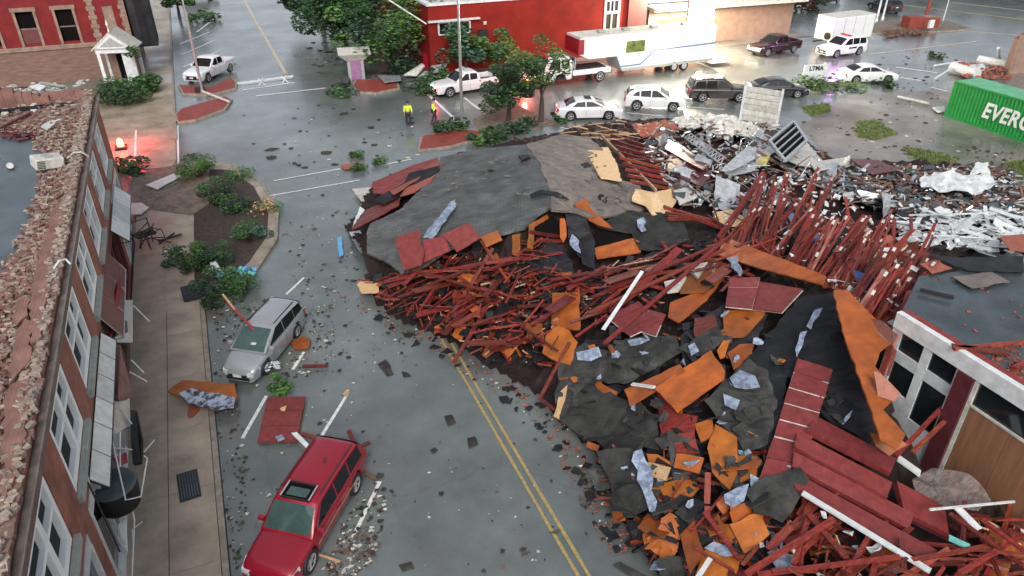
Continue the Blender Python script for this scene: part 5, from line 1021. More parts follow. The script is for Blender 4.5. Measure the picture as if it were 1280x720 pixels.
# ================================================================ VEHICLES
def interp(P, x):
    if x <= P[0][0]: return P[0][1]
    for a, b in zip(P, P[1:]):
        if x <= b[0]: return a[1]+(b[1]-a[1])*(x-a[0])/(b[0]-a[0]) if b[0] > a[0] else b[1]
    return P[-1][1]
def sm(P, x, r=.06): return (interp(P, x-r)+interp(P, x)*2+interp(P, x+r))/4
def vehicle(name, label, cat, loc, ang, K, paint, group=None, glass='carglass', ws='carglass'):
    L, W = K['L'], K['W']; h = L/2; hw = W/2; xf, xr, RW = K['wheels']
    o = empty(name, loc, ang, label, cat, group)
    body = K['body']; bot = K.get('bot', .26)
    xs = sorted(set([-h, -h+.03, -h+.1, h-.1, h-.03, h]+[round(-h+.1+(L-.2)*i/72, 3) for i in range(73)]))
    fk = K.get('front', .17); rk = K.get('rear', .1)
    def wid(x):
        t = abs(x)/h; k = fk if x > 0 else rk
        w_ = hw*(1-k*t**5)
        if h-abs(x) < .1: w_ *= .93+.07*math.sqrt(max(0, (h-abs(x))/.1))
        return w_
    prof = [(0, 0, .0), (.45, 0, .01), (.8, 0, .035), (.93, 0, .08), (.985, 0, .16), (1, 0, .28)]
    def ring(x):
        zt = sm(body, x); w_ = wid(x); e = min(1, (h-abs(x))/.1); zt -= .07*(1-math.sqrt(max(0, e)))
        ar = bot
        for xw in (xf, xr):
            d = abs(x-xw)
            if d < RW+.07: ar = max(ar, RW+math.sqrt(max(0, (RW+.07)**2-d*d)))
        zs = [(w_*a, zt-c*(zt-bot)*1.0) for a, _, c in prof]
        zm = zt-.5*(zt-bot); zb = max(ar, bot)
        pts = zs+[(w_*1.0, max(zm, zb+.03)), (w_*.985, max(bot+.12, zb+.02)), (w_*.95, zb), (w_*.55, zb if ar > bot else bot)]
        # keep monotone
        out = []; last = 9
        for px_, pz in pts:
            pz = min(pz, last); last = pz; out.append((px_, pz))
        return out
    V = []; F = []; n = None
    for x in xs:
        r = ring(x); full = [(x, -p[0], p[1]) for p in r[::-1]]+[(x, p[0], p[1]) for p in r[1:]]
        n = len(full); V += full
    for i in range(len(xs)-1):
        for k in range(n-1): F.append((i*n+k, i*n+k+1, (i+1)*n+k+1, (i+1)*n+k))
        F.append((i*n+n-1, i*n, (i+1)*n, (i+1)*n+n-1))
    F.append(tuple(range(n))); F.append(tuple((len(xs)-1)*n+k for k in range(n))[::-1])
    bo = MB().add(V, F).obj('body', M[paint], o, smooth=True)
    bo.data.set_sharp_from_angle(angle=R(38))
    # greenhouse
    rf = K['roof']; zb = K['belt']; zmax = max(p[1] for p in rf); wr = hw*K.get('wr', .74); wb = hw*.955
    x0, x1 = rf[0][0], rf[-1][0]
    side = lambda z: wb+(wr-wb)*max(0, min(1, (z-zb)/(zmax-zb)))
    gx = sorted(set([p[0] for p in rf]+[x0+(x1-x0)*i/44 for i in range(45)]))
    V = []; F = []
    for x in gx:
        z = max(zb+.001, interp(rf, x) if (x-x0 < .1 or x1-x < .1) else sm(rf, x, .09)); s = side(z); kk = max(.02, (z-zb)/(zmax-zb))
        r = [(s*f, z-d*kk) for f, d in ((0, 0), (.4, .006), (.75, .02), (.9, .045), (.975, .08))]+[(side(z-.14*kk), z-.14*kk), (side((z-.14*kk+zb)/2), (z-.14*kk+zb)/2), (wb, zb-.02)]
        full = [(x, -p[0], p[1]) for p in r[::-1]]+[(x, p[0], p[1]) for p in r[1:]]; n = len(full); V += full
    for i in range(len(gx)-1):
        for k in range(n-1): F.append((i*n+k, i*n+k+1, (i+1)*n+k+1, (i+1)*n+k))
    go = MB().add(V, F).obj('cabin', M[K.get('roofpaint', paint)], o, smooth=True); go.data.set_sharp_from_angle(angle=R(40))
    def patch(nm, xa, xb, m, ins=.9, up=.012, taper=None):
        V = []; F = []; nx = 9; ny_ = 8
        for i in range(nx):
            x = xa+(xb-xa)*i/(nx-1); z = max(zb+.02, sm(rf, x, .03)); s = side(z)*ins; kk = (z-zb)/(zmax-zb)
            for j in range(ny_): t = -1+2*j/(ny_-1); V.append((x+(up if xa > 0 or (xa+xb) > x0+x1 else -up), t*s, z+up-.035*kk*abs(t)**2.5))
        for i in range(nx-1):
            for j in range(ny_-1): a = i*ny_+j; F.append((a, a+1, a+ny_+1, a+ny_))
        p = MB().add(V, F).obj(nm, M[m], o, smooth=True); return p
    patch('windscreen', *K['ws'], ws)
    if 'rw' in K: patch('rear_window', *K['rw'], glass)
    for sd_ in (-1, 1):
        for w_ in K['win']:
            P = [Vector((x, sd_*(side(z)+.012), z)) for x, z in w_]; MB().prism(P, (0, sd_*.02, 0)).obj('side_window', M[glass], o)
        for xw in (xf, xr):
            wy = sd_*(wid(xw)-.10); V = []; F = []; n = 24
            for r, y in ((RW*.62, -.11), (RW*.93, -.115), (RW, -.08), (RW, .06), (RW*.93, .105), (RW*.68, .11), (RW*.66, .07)):
                V += [(r*math.cos(k*2*math.pi/n), y*sd_, r*math.sin(k*2*math.pi/n)) for k in range(n)]
            for i in range(6):
                for k in range(n): F.append((i*n+k, i*n+(k+1) % n, (i+1)*n+(k+1) % n, (i+1)*n+k))
            wh = MB().add(V, F).obj('wheel', M['black'], o, smooth=True, loc=(xw, wy, RW))
            rm = MB(); V = [(0, .05*sd_, 0)]+[(RW*.2*math.cos(k*.628), .085*sd_, RW*.2*math.sin(k*.628)) for k in range(10)]
            rm.tube([(0, -.02*sd_, 0), (0, .035*sd_, 0)], RW*.66, 20, 1); ns = K.get('spokes', 5)
            for k in range(ns): a = k*2*math.pi/ns; rm.beam((0, .06*sd_, 0), (RW*.63*math.cos(a), .075*sd_, RW*.63*math.sin(a)), .055, .03)
            for k in range(20): a, b = k*.314159, (k+1)*.314159; rm.beam((RW*.62*math.cos(a), .085*sd_, RW*.62*math.sin(a)), (RW*.62*math.cos(b), .085*sd_, RW*.62*math.sin(b)), .03, .03)
            rm.tube([(0, .05*sd_, 0), (0, .09*sd_, 0)], RW*.16, 10); rm.obj('rim', [M['chrome'], M['black']], wh)
        yl = sd_*wid(h-.12); zl = sm(body, h-.2)
        P = [(h-.02, yl*.94, zl-.10), (h-.42, sd_*(wid(h-.42)+.006), zl-.03), (h-.42, sd_*(wid(h-.42)+.006), zl-.17), (h-.03, yl*.95, zl-.28), (h+.012, yl*.62, zl-.27), (h+.005, yl*.62, zl-.11)]
        MB().add(P+[(h-.3, yl*.6, zl-.15)], [(0, 1, 2, 3), (0, 3, 4, 5), (0, 5, 6, 1), (2, 6, 4, 3)]).obj('headlight', M['headlamp'], o)
        zt = sm(body, -h+.15); yr = wid(-h+.06); zz = max(zt, .85)
        MB().box((-h+.06, sd_*(yr-.07), zt-.2), (.14, .17, .3 if K.get('tall') else .16)).obj('tail_light', M['taillamp'], o, bevel=.02)
        xm = K['ws'][0] if K['ws'][0] > K['ws'][1] else K['ws'][1]
        xm = max(K['ws'])-.25; MB().box((xm, sd_*(hw+.08), zb+.1), (.12, .2, .14)).obj('mirror', M[paint], o, bevel=.03)
        for xd in K.get('doors', []):
            MB().bx(xd-.006, xd+.006, sd_*(hw-.0), sd_*(hw+.004), .38, zb-.12).obj('door_seam', M['black'], o); MB().box((xd+.14, sd_*(hw+.012), zb-.2), (.16, .03, .03)).obj('door_handle', M[K.get('handle', paint)], o)
    zl = sm(body, h-.1); MB().box((h+.004, 0, zl-.24), (.03, W*.5, .2)).obj('grille', M['black'], o, bevel=.01)
    MB().box((h-.0, 0, bot+.12), (.05, W*.62, .14)).obj('lower_grille', M['black'], o, bevel=.02); MB().box((h+.03, 0, bot+.24), (.02, .32, .11)).obj('number_plate', M['white'], o)
    MB().box((-h-.008, 0, .8), (.02, .32, .11)).obj('number_plate', M['white'], o)
    MB().box((0, 0, bot+.08), (L-.5, W*.8, .12)).obj('underbody', M['black'], o)
    return o
def pose(fpx, rpx, side, W, zc=0):
    a = at(*fpx); b = at(*rpx); d = (a-b).normalized(); l = Vector((-d.y, d.x, 0)); c = (a+b)/2-l*side*(W/2-.05); return Vector((c.x, c.y, zc)), math.atan2(d.y, d.x)
def posea(px, xw, ang, side, W):   # one wheel known + heading
    a = at(*px); d = Vector((math.cos(ang), math.sin(ang), 0)); l = Vector((-d.y, d.x, 0)); c = a-d*xw-l*side*(W/2-.05); return Vector((c.x, c.y, 0)), ang
def scaled(K, a, b, c):
    f = lambda P: [(x*a, z*c) for x, z in P]; K = dict(K); w = K['wheels']
    K.update(L=K['L']*a, W=K['W']*b, body=f(K['body']), roof=f(K['roof']), belt=K['belt']*c, wheels=(w[0]*a, w[1]*a, w[2]*.92), ws=tuple(v*a for v in K['ws']), rw=tuple(v*a for v in K['rw']), win=[f(p) for p in K['win']], doors=[d*a for d in K['doors']], bot=K.get('bot', .26)*c)
    return K
SEDAN = dict(L=4.75, W=1.82, body=[(-2.38,.82),(-2.2,.98),(-1.7,1.03),(-1.2,.98),(1.0,.97),(1.6,.86),(2.1,.76),(2.3,.66),(2.38,.55)], belt=.93, roof=[(-1.85,.97),(-1.35,1.24),(-.95,1.38),(-.3,1.45),(.25,1.41),(.75,1.18),(1.2,.95)], wheels=(1.38,-1.4,.33), ws=(1.14,.4), rw=(-1.72,-1.05), bot=.2,
             win=[[(-1.3,1.0),(-.95,1.27),(-.35,1.33),(-.35,.99)],[(-.28,.99),(-.28,1.33),(.2,1.3),(.85,1.0)]], doors=[-.3,.75,-1.15])
SUV = dict(L=4.95, W=1.9, body=[(-2.48,.95),(-2.42,1.05),(-2.2,1.1),(.95,1.07),(1.6,1.04),(2.2,.96),(2.4,.86),(2.48,.7)], belt=1.02, roof=[(-2.38,1.05),(-2.2,1.6),(-2.0,1.76),(-.5,1.81),(.15,1.76),(.6,1.45),(1.08,1.06)], wr=.8, wheels=(1.45,-1.42,.39), ws=(1.02,.28), rw=(-2.36,-2.17), bot=.3, tall=1,
           win=[[(-2.1,1.12),(-2.02,1.6),(-1.3,1.64),(-1.3,1.12)],[(-1.2,1.12),(-1.2,1.64),(-.42,1.65),(-.42,1.11)],[(-.32,1.11),(-.32,1.65),(.1,1.62),(.75,1.12)]], doors=[-.37,.7,-1.25], front=.12)
VAN = dict(L=4.62, W=1.78, body=[(-2.31,.9),(-2.25,1.0),(-2.0,1.05),(.6,1.0),(1.4,.97),(1.8,.88),(2.1,.76),(2.26,.62),(2.31,.5)], belt=.98, roof=[(-2.26,1.0),(-2.12,1.45),(-1.95,1.58),(-.6,1.65),(.2,1.6),(.7,1.4),(1.35,1.0)], wr=.8, wheels=(1.4,-1.33,.33), ws=(1.3,.32), rw=(-2.24,-2.08), bot=.2, tall=1, front=.26,
           win=[[(-2.05,1.1),(-1.95,1.45),(-1.35,1.5),(-1.35,1.07)],[(-1.3,1.07),(-1.3,1.5),(-.4,1.53),(-.4,1.05)],[(-.33,1.05),(-.33,1.53),(.15,1.5),(.9,1.06)]], doors=[-.37,.8,-1.3])
XO = dict(SUV, L=4.6, W=1.84, body=[(-2.3,.85),(-2.25,1.0),(-2.0,1.06),(.95,1.0),(1.6,.95),(2.05,.86),(2.22,.74),(2.3,.6)], belt=.98, roof=[(-2.2,1.0),(-1.95,1.4),(-1.5,1.58),(-.3,1.66),(.2,1.6),(.65,1.3),(1.1,1.0)], wheels=(1.36,-1.34,.37), ws=(1.04,.32), rw=(-2.12,-1.65), wr=.76,
          win=[[(-1.7,1.1),(-1.45,1.36),(-1.2,1.45),(-1.2,1.08)],[(-1.1,1.07),(-1.1,1.46),(-.36,1.52),(-.36,1.05)],[(-.28,1.05),(-.28,1.52),(.12,1.48),(.75,1.06)]])
PICK = dict(L=5.5, W=1.92, body=[(-2.75,.62),(-2.7,.64),(-1.0,.66),(-.96,1.1),(1.1,1.1),(1.7,1.08),(2.4,1.02),(2.62,.92),(2.75,.72)], belt=1.06, roof=[(-1.0,1.08),(-.9,1.6),(-.75,1.74),(.1,1.8),(.4,1.74),(.75,1.45),(1.2,1.1)], wr=.8, wheels=(1.75,-1.72,.4), ws=(1.14,.48), rw=(-.99,-.9), bot=.34, front=.12,
            win=[[(-.75,1.16),(-.72,1.6),(-.1,1.64),(-.1,1.15)],[(0,1.15),(0,1.64),(.3,1.62),(.85,1.16)]], doors=[-.05,.9])
def pickup_bed(o, paint, K=PICK):
    h = K['L']/2; w = K['W']/2
    for s in (-1, 1): MB().bx(-h+.06, -1.0, s*(w-.1), s*(w-.005), .6, 1.1).obj('bed_side', M[paint], o, bevel=.03)
    MB().bx(-h+.02, -h+.1, -w+.1, w-.1, .6, 1.09).obj('tailgate', M[paint], o, bevel=.02); MB().bx(-h+.1, -1.02, -w+.1, w-.1, .66, .71).obj('bed_liner', M['black'], o)
VAN2 = scaled(VAN, .89, .84, .88); p, a = pose((335,467), (373,420), 1, VAN2['W']); van = vehicle('minivan', 'silver minivan with a board stuck through its windscreen, parked at the left kerb', 'minivan', p, a, VAN2, 'silver', ws='tealglass'); van.rotation_euler = (R(-1), 0, a)
MB().box((.86, .15, 1.08), (.3, .18, .02)).obj('paper', M['white'], van)

for s in (-1, 1): MB().bx(-1.55, .0, s*.5, s*.52, 1.405, 1.44).obj('roof_rail', M['black'], van)
SUV2 = scaled(dict(SUV, roof=[(-2.38,1.05),(-2.2,1.6),(-2.0,1.76),(-.5,1.81),(.5,1.76),(.85,1.45),(1.25,1.06)], ws=(1.2,.6), win=[[(-2.1,1.12),(-2.02,1.6),(-1.3,1.64),(-1.3,1.12)],[(-1.2,1.12),(-1.2,1.64),(-.42,1.65),(-.42,1.11)],[(-.32,1.11),(-.32,1.65),(.38,1.62),(.9,1.12)]], wheels=(1.52,-1.48,.39)), .95, .85, .88); p, a = pose((390,714), (447,614), 1, SUV2['W']); rs = vehicle('parked_suv', 'crimson estate SUV with a broken open sunroof, parked at the bottom left', 'suv', p, a, SUV2, 'carred', ws='tealglass')
sr = MB().bx(.02, .5, -.4, .4, 1.54, 1.60).obj('sunroof', M['void'], rs); MB().bx(-.03, .02, -.42, .42, 1.57, 1.625).bx(.5, .54, -.42, .42, 1.55, 1.60).obj('frame', M['black'], sr); MB().bx(.15, .45, -.3, .3, 1.601, 1.607).obj('glass_shard', M['tealglass'], sr)
MB().beam((.52, -.42, 1.605), (-.02, -.42, 1.63), .04, .02).beam((.52, .42, 1.605), (-.02, .42, 1.63), .04, .02).obj('trim', M['chrome'], sr)
for s in (-1, 1):
    MB().beam((-1.8, s*.59, 1.56), (.2, s*.58, 1.59), .045, .04).obj('roof_rail', M['maroon'], rs); MB().bx(-1.5, 1.0, s*.81, s*.822, .56, .58).obj('side_trim', M['tan'], rs)
MB().tube([(-.95, .15, 1.58), (-1.0, .15, 1.66)], .03, 6).obj('aerial', M['black'], rs)
p, a = pose((262,103), (289,90), 1, PICK['W']); o = vehicle('pickup_truck', 'white pickup truck parked by the red stone traffic islands at the far left', 'pickup', p, a, PICK, 'carwhite'); pickup_bed(o, 'carwhite')
p, a = posea((563,122), PICK['wheels'][0], R(188), 1, PICK['W']); pt = vehicle('patrol_pickup', 'white emergency pickup with red and blue lights beside the tall lamp post', 'pickup', p, a, PICK, 'carwhite'); pickup_bed(pt, 'carwhite')
MB().box((2.77, .3, .8), (.05, .2, .1)).obj('red_light', M['lens_red'], pt); MB().box((2.77, -.4, .85), (.05, .2, .1)).obj('blue_light', M['lens_blue'], pt); MB().box((.0, 0, 1.86), (.3, 1.1, .1)).obj('light_bar', M['headlamp'], pt, bevel=.02)
p, a = pose((760,150), (714,151), -1, SEDAN['W']); o = vehicle('parked_saloon', 'white saloon car with a black patch on its roof, half hemmed in by debris', 'car', p, a, SEDAN, 'carwhite'); MB().box((-.1, .0, 1.455), (.5, .8, .03)).obj('roof_black_plate', M['black'], o, bevel=.02)  # flat black plate laid on the roof
p, a = pose((843,140), (793,138), -1, XO['W']); vehicle('crossover_car', 'white crossover car between the white saloon and the dark estate', 'car', p, a, XO, 'carwhite')
p, a = pose((925,128), (876,128), -1, SUV['W']); ds = vehicle('dark_estate', 'dark grey response SUV with bright roof lights, behind the white slatted sign', 'suv', p, a, SUV, 'cargrey')
MB().box((-1.7, .0, 1.93), (.35, .7, .2)).obj('roof_light', M['lens_white'], ds, bevel=.03)
for k in range(3): MB().box((-.5+.3*k, -.3+.2*k, 1.88), (.12, .2, .14)).obj('roof_light', M['lens_soft'], ds)
p, a = posea((996,123), SEDAN['wheels'][0], R(-20), -1, SEDAN['W']); bs = vehicle('black_saloon', 'black saloon car beside the small white placard', 'car', p, a, SEDAN, 'carblack')
p, a = pose((1112,104), (1066,105), -1, SEDAN['W']); ws_ = vehicle('white_saloon', 'white saloon car on the grass verge at the upper right', 'car', p, a, SEDAN, 'carwhite')
p, a = pose((1044,73), (1074,69), 1, SUV['W']); ps = vehicle('white_suv', 'white SUV in front of the white cargo trailer', 'suv', p, a, SUV, 'carwhite'); MB().box((-.2, 0, 1.86), (.3, 1.1, .1)).obj('light_bar', M['taillamp'], ps); MB().box((2.5, -.5, .8), (.04, .25, .12)).obj('bull_bar', M['black'], ps)
MB().box((-.4, .957, .82), (1.0, .01, .16)).obj('door_stripe', M['cargrey'], ps)
p, a = posea((959,71), PICK['wheels'][0], R(186), 1, PICK['W']); mp_ = vehicle('maroon_pickup', 'maroon pickup truck towing the white cargo trailer', 'pickup', p, a, PICK, 'carmaroon'); pickup_bed(mp_, 'carmaroon'); MB().box((2.76, 0, .62), (.08, 1.7, .22)).obj('bumper', M['chrome'], mp_, bevel=.04)
vehicle('parked_car', 'black car beyond the white posts at the top right', 'car', at(1104, 14), R(80), XO, 'carblack')
vehicle('parked_car', 'dark red car at the top edge, far down the street', 'car', at(250, 1), R(5), XO, 'carmaroon')
vehicle('parked_car', 'grey car at the top edge beside the clipped shrubs', 'car', at(1032, 4), R(15), XO, 'cargrey')
# board through the windscreen
A = at(321, 416, 1.2); B = at(283, 377, 2.3); t = empty('impaling_board', A, 0, 'broken red board stuck through the windscreen of the silver minivan', 'board'); MB().beam((0, 0, 0), B-A, .09, .05).obj('board', M['red'], t); MB().beam((B-A)*.72+Vector((0, 0, .03)), (B-A)*1.12+Vector((.02, .1, .1)), .07, .03).obj('splinter', M['tan'], t)
# work truck towing the big trailer
TK = empty('work_truck', (27.9, 54.9, 0), R(180), 'white crew cab tow truck with red lights coupled to the long white trailer', 'truck')
cb = dict(L=4.0, W=2.1, body=[(-2,1.35),(.1,1.35),(.9,1.3),(1.7,1.2),(1.95,1.0),(2,.8)], belt=1.3, roof=[(-1.95,1.34),(-1.9,2.2),(-1.7,2.35),(-.1,2.38),(.1,2.3),(.6,1.36)], wr=.85, wheels=(1.1,-6,.48), ws=(.55,.14), rw=(-1.96,-1.9), bot=.5, win=[[(-1.7,1.45),(-1.7,2.15),(-1.0,2.18),(-1.0,1.44)],[(-.85,1.44),(-.85,2.18),(-.15,2.15),(.25,1.45)]], doors=[-.9], tall=1)
tmp = vehicle('cab', None, None, (0, 0, 0), 0, dict(cb, wheels=(1.1,-.9,.48)), 'carwhite')
for ch in list(tmp.children):
    ch.parent = TK; ch.location = ch.location+Vector((2.0, 0, 0))
    if ch.name.startswith('wheel') and ch.location.x < 2: ch.location.x = -2.6; ch.location.z = .48
    if ch.name.startswith('tail_light'): ch.location.x -= 3.3; ch.location.z -= .2
bpy.data.objects.remove(tmp)
MB().bx(-3.6, -.05, -1.05, 1.05, .75, 1.15).obj('flat_bed', M['carwhite'], TK, bevel=.05); MB().bx(-3.3, -.2, -.8, .8, 1.15, 1.2).obj('bed_deck', M['black'], TK)
for k in range(3): MB().box((-.35-.2*k, .3-.4*k, 1.5), (.3, .4, .6)).obj('tool_box', M['black' if k else 'metal'], TK, bevel=.03)
MB().box((4.02, .6, .85), (.05, .35, .16)).obj('red_light', M['lens_red'], TK); MB().box((2.2, .0, 2.43), (.3, 1.3, .1)).obj('light_bar', M['taillamp'], TK)
MB().box((2.4, 1.07, .95), (.9, .02, .35)).obj('green_stripe', M['leaf_light'], TK); MB().beam((-.2, .95, 1.2), (-.2, .95, 2.2), .08, .08).beam((-.2, -.95, 1.2), (-.2, -.95, 2.2), .08, .08).beam((-.2, -.95, 2.2), (-.2, .95, 2.2), .08, .08).obj('headache_rack', M['metal'], TK)
# long trailer
TR = empty('gooseneck_trailer', (0, 54.35, 0), 0, 'long white gooseneck trailer with a blue stripe and exterior lights', 'trailer'); TR.rotation_euler = (0, 0, 0)
y0, y1 = 0, 2.55; xn, xs_, xe = 28.6, 32.9, 42.3
P = [(xn+.1,3.55),(xn,2.3),(xn+1.0,1.85),(xs_-.6,1.85),(xs_,.55),(xe,.55),(xe,3.6),(xn+.5,3.6)]
MB().prism([(x, y0, z) for x, z in P], (0, -(y1-y0), 0)).obj('body', M['carwhite'], TR, bevel=.06)
MB().bx(xn+.1, xe-.05, y0+.05, y1-.05, 3.6, 3.64).obj('roof', M['white_dirty'], TR)
for x in (31, 33.4, 36.2, 39.4): MB().bx(x, x+.7, 1.0, 1.6, 3.64, 3.85).obj('roof_vent', M['greystone'], TR, bevel=.05)
MB().bx(xn-.02, xn+.5, y0-.015, y1+.0, 2.3, 3.5).obj('nose_panel', M['carred'], TR)
fo = MB().bx(32.95, 35.1, -.03, .0, 1.95, 3.15).obj('window', M['white'], TR, bevel=.01); MB().bx(33.1, 34.95, -.045, -.031, 2.08, 3.02).obj('pane', mat('green_tinted_pane', (.16, .2, .05), .2, .5, 2.5, col2=(.03, .05, .02)), fo)
st = MB()
for a, b in (((xs_-.3,.95),(34.7,1.0)),((34.7,1.0),(36.0,2.05)),((36.0,2.05),(xe,2.15))): st.beam((a[0], -.008, a[1]), (b[0], -.008, b[1]), .02, .13)
st.obj('blue_stripe', mat('stripe_blue', (.13, .19, .34), .4), TR); MB().bx(xs_-.1, xe, -.012, .0, .62, .8).obj('skirt_trim', M['greystone'], TR)
for k, x in enumerate((38.2, 39.25)):
    for yy in (.12, 2.4):
        wv = MB().tube([(x, yy-.13, .42), (x, yy+.11, .42)], .42, 20).obj('wheel', M['black'], TR); MB().tube([(x, yy-.15, .42), (x, yy+.12, .42)], .26, 16).obj('rim', M['chrome'], wv)
MB().bx(37.6, 39.9, -.04, .02, .86, .95).obj('fender', M['white'], TR); MB().bx(xe, xe+2.2, .1, 2.4, .25, .33).obj('ramp', M['white_dirty'], TR)
for i in range(8): MB().bx(32.8+1.18*i, 32.82+1.18*i, -.006, .0, 2.3, 3.5).obj('panel_seam', M['greystone'], TR)
for x in (32.1, 36.8): MB().box((x, -.08, 3.3), (.5, .14, .2)).obj('scene_light', M['lens_white'], TR)
# cargo trailer
CT = empty('cargo_trailer', (58.0, 56.4, 0), R(3), 'plain white enclosed cargo trailer behind the white SUV', 'trailer')
MB().bx(0, 5.6, 0, 2.3, .5, 2.75).obj('body', M['carwhite'], CT, bevel=.06); MB().bx(.02, 5.58, .02, 2.28, 2.75, 2.79).obj('roof', M['white_dirty'], CT)
for yy in (-.02, 2.25): 
    wv = MB().tube([(2.6, yy, .36), (2.6, yy+.12, .36)], .36, 16).obj('wheel', M['black'], CT)
MB().tube([(-.02, .5, 1.0), (-.2, .5, 1.0)], .34, 16).obj('spare_wheel', M['black'], CT); MB().beam((0, 1.1, .5), (-1.3, 1.1, .5), .12, .12).obj('drawbar', M['black'], CT)
for x in (0, 1.4, 2.8, 4.2, 5.55): MB().bx(x, x+.04, -.02, 0, .5, 2.7).obj('corner_trim', M['metal'], CT)

# container with lettering
CN = empty('shipping_container', (49.45, 35.85, 0), 0, 'green shipping container with large white lettering at the right edge', 'container')
Lc, Wc, Hc = 12.2, 2.44, 2.6
def corr(n, L, depth):
    pts = []
    for i in range(n):
        s = L/n; pts += [(i*s, 0), (i*s+s*.35, 0), (i*s+s*.5, depth), (i*s+s*.85, depth)]
    return pts+[(L, 0)]
mb = MB(); C_p = corr(44, Lc-.3, .05); V = []; F = []
for s, d in C_p: V += [(.02+d, -.15-s, .15), (.02+d, -.15-s, Hc-.12)]
F = [(2*i, 2*i+1, 2*i+3, 2*i+2) for i in range(len(C_p)-1)]; MB().add(V, F).obj('corrugated_side', M['green'], CN, fix=False)
V = []
for s, d in corr(9, Wc-.3, .05): V += [(.15+s, -.02-d, .15), (.15+s, -.02-d, Hc-.12)]
MB().add(V, [(2*i, 2*i+1, 2*i+3, 2*i+2) for i in range(36)]).obj('corrugated_end', M['green'], CN, fix=False)
fr = MB()
for x in (0, Wc-.14):
    fr.bx(x, x+.14, -Lc, 0, Hc-.12, Hc-.005).bx(x, x+.14, -Lc, 0, 0, .15)
    for y in (-.15, -Lc): fr.bx(x+.002, x+.138, y, y+.15, .15, Hc-.12)
fr.bx(.14, Wc-.14, -.14, -.002, Hc-.12, Hc-.007).bx(.14, Wc-.14, -.14, -.002, 0, .15).obj('frame', M['green'], CN)
rf_ = MB()
for k in range(30): rf_.bx(.1, Wc-.1, -.1-(k+1)*.4+.03, -.1-k*.4, Hc-.03, Hc+.0+(.012 if k % 2 else 0))
rf_.obj('roof', M['green_roof'], CN); MB().bx(.15, Wc-.15, -Lc+.1, -.12, .1, Hc-.14).obj('inner_volume', M['void'], CN)
cu = bpy.data.curves.new('lettering', 'FONT'); cu.body = 'EVERGREEN'; cu.size = 1.45; cu.offset = .04; cu.extrude = .012; cu.space_character = 1.08; cu.shear = .18
to = bpy.data.objects.new('lettering', cu); COL.objects.link(to); bpy.context.view_layer.update()
me = bpy.data.meshes.new_from_object(to); bpy.data.objects.remove(to); me.materials.clear(); me.materials.append(M['plainwhite']); lo = bpy.data.objects.new('lettering', me); COL.objects.link(lo); lo.parent = CN
lo.rotation_euler = (R(90), 0, R(-90)); lo.location = (-.015, -2.75, .8); lo.scale = (.78, 1, 1)

# ================================================================ SIGNS, POSTS, PROPS
def box_top(mb, name, m, lab, cat, group=None, **k): return tag(centre(mb.obj(name, M[m], **k)), lab, cat, group)
A = at(923, 162); B = at(968, 170); d = (B-A).normalized(); sg = empty('slatted_sign', A, math.atan2(d.y, d.x), 'white slatted board on two posts between the black cars and the heap', 'sign'); Lg = (B-A).length
for x in (0, Lg): MB().bx(x-.07, x+.07, -.07, .07, 0, 3.2).obj('post', M['white'], sg)
for k in range(6): MB().bx(.07, Lg-.07, -.03, .03, .75+k*.39, 1.11+k*.39).obj('slat', M['white_dirty'], sg); sg.children[-1].rotation_euler = (rnd.uniform(-.03, .03), 0, 0)
pl = empty('placard', at(1002, 104), R(-14), 'small white roadside placard with blurred black lettering', 'sign')
MB().box((1.0, 0, .95), (2.1, .1, 1.1), ).obj('board', M['white'], pl); MB().bx(.1, .2, -.04, .04, 0, .4).obj('post', M['white'], pl); MB().bx(1.8, 1.9, -.04, .04, 0, .4).obj('post', M['white'], pl)
cu = bpy.data.curves.new('t', 'FONT'); cu.body = 'LTMA'; cu.size = .5; cu.offset = .02; cu.extrude = .005; to = bpy.data.objects.new('t', cu); COL.objects.link(to); bpy.context.view_layer.update()
me = bpy.data.meshes.new_from_object(to); bpy.data.objects.remove(to); me.materials.clear(); me.materials.append(M['black']); lo = bpy.data.objects.new('lettering', me); COL.objects.link(lo); lo.parent = pl; lo.rotation_euler = (R(90), 0, 0); lo.location = (.4, -.06, 1.05)
def post(pa, h, r, m, lab, name='lamp_post', cat='lamp post', head=True, top_=None, ad=(-1, -.3)):
    b = at(*pa); t = top_ or Vector((b.x, b.y, h)); o = empty(name, b, 0, lab, cat); MB().tube([(0, 0, 0), (0, 0, .4)], [r*2.0, r*1.6], 12).obj('base', M[m], o)
    MB().tube([(0, 0, .3), (0, 0, h*.5), (0, 0, h)], [r*1.25, r, r*.7], 12).obj('pole', M[m], o)
    if head: MB().tube([(0, 0, h-.1), (ad[0]*1.1, ad[1]*1.1, h+.35), (ad[0]*2, ad[1]*2, h+.3)], r*.5, 8).obj('arm', M[m], o); MB().box((ad[0]*2.2, ad[1]*2.2, h+.28), (.7, .3, .14)).obj('lamp_head', M[m], o, bevel=.04)
    return o
post((578,155), 9.0, .1, 'metal', 'tall grey street lamp beside the white emergency pickup'); post((254,118), 8.5, .09, 'metal', 'tall grey street lamp on the far left traffic island')
post((1095,28), 5, .1, 'white', 'white post at the left of the two by the black car', 'sign_post', 'post', False); post((1103,24), 5, .09, 'white', 'white post at the right of the two by the black car', 'sign_post', 'post', False)
o = post((1155,26), 6, .16, 'redstone', 'thick red-brown post rising behind the brick planter', 'post', 'post', False); o.rotation_euler = (0, R(4), 0)
post((1178,28), 4.5, .05, 'white', 'thin white post on the far right island', 'sign_post', 'post', False)
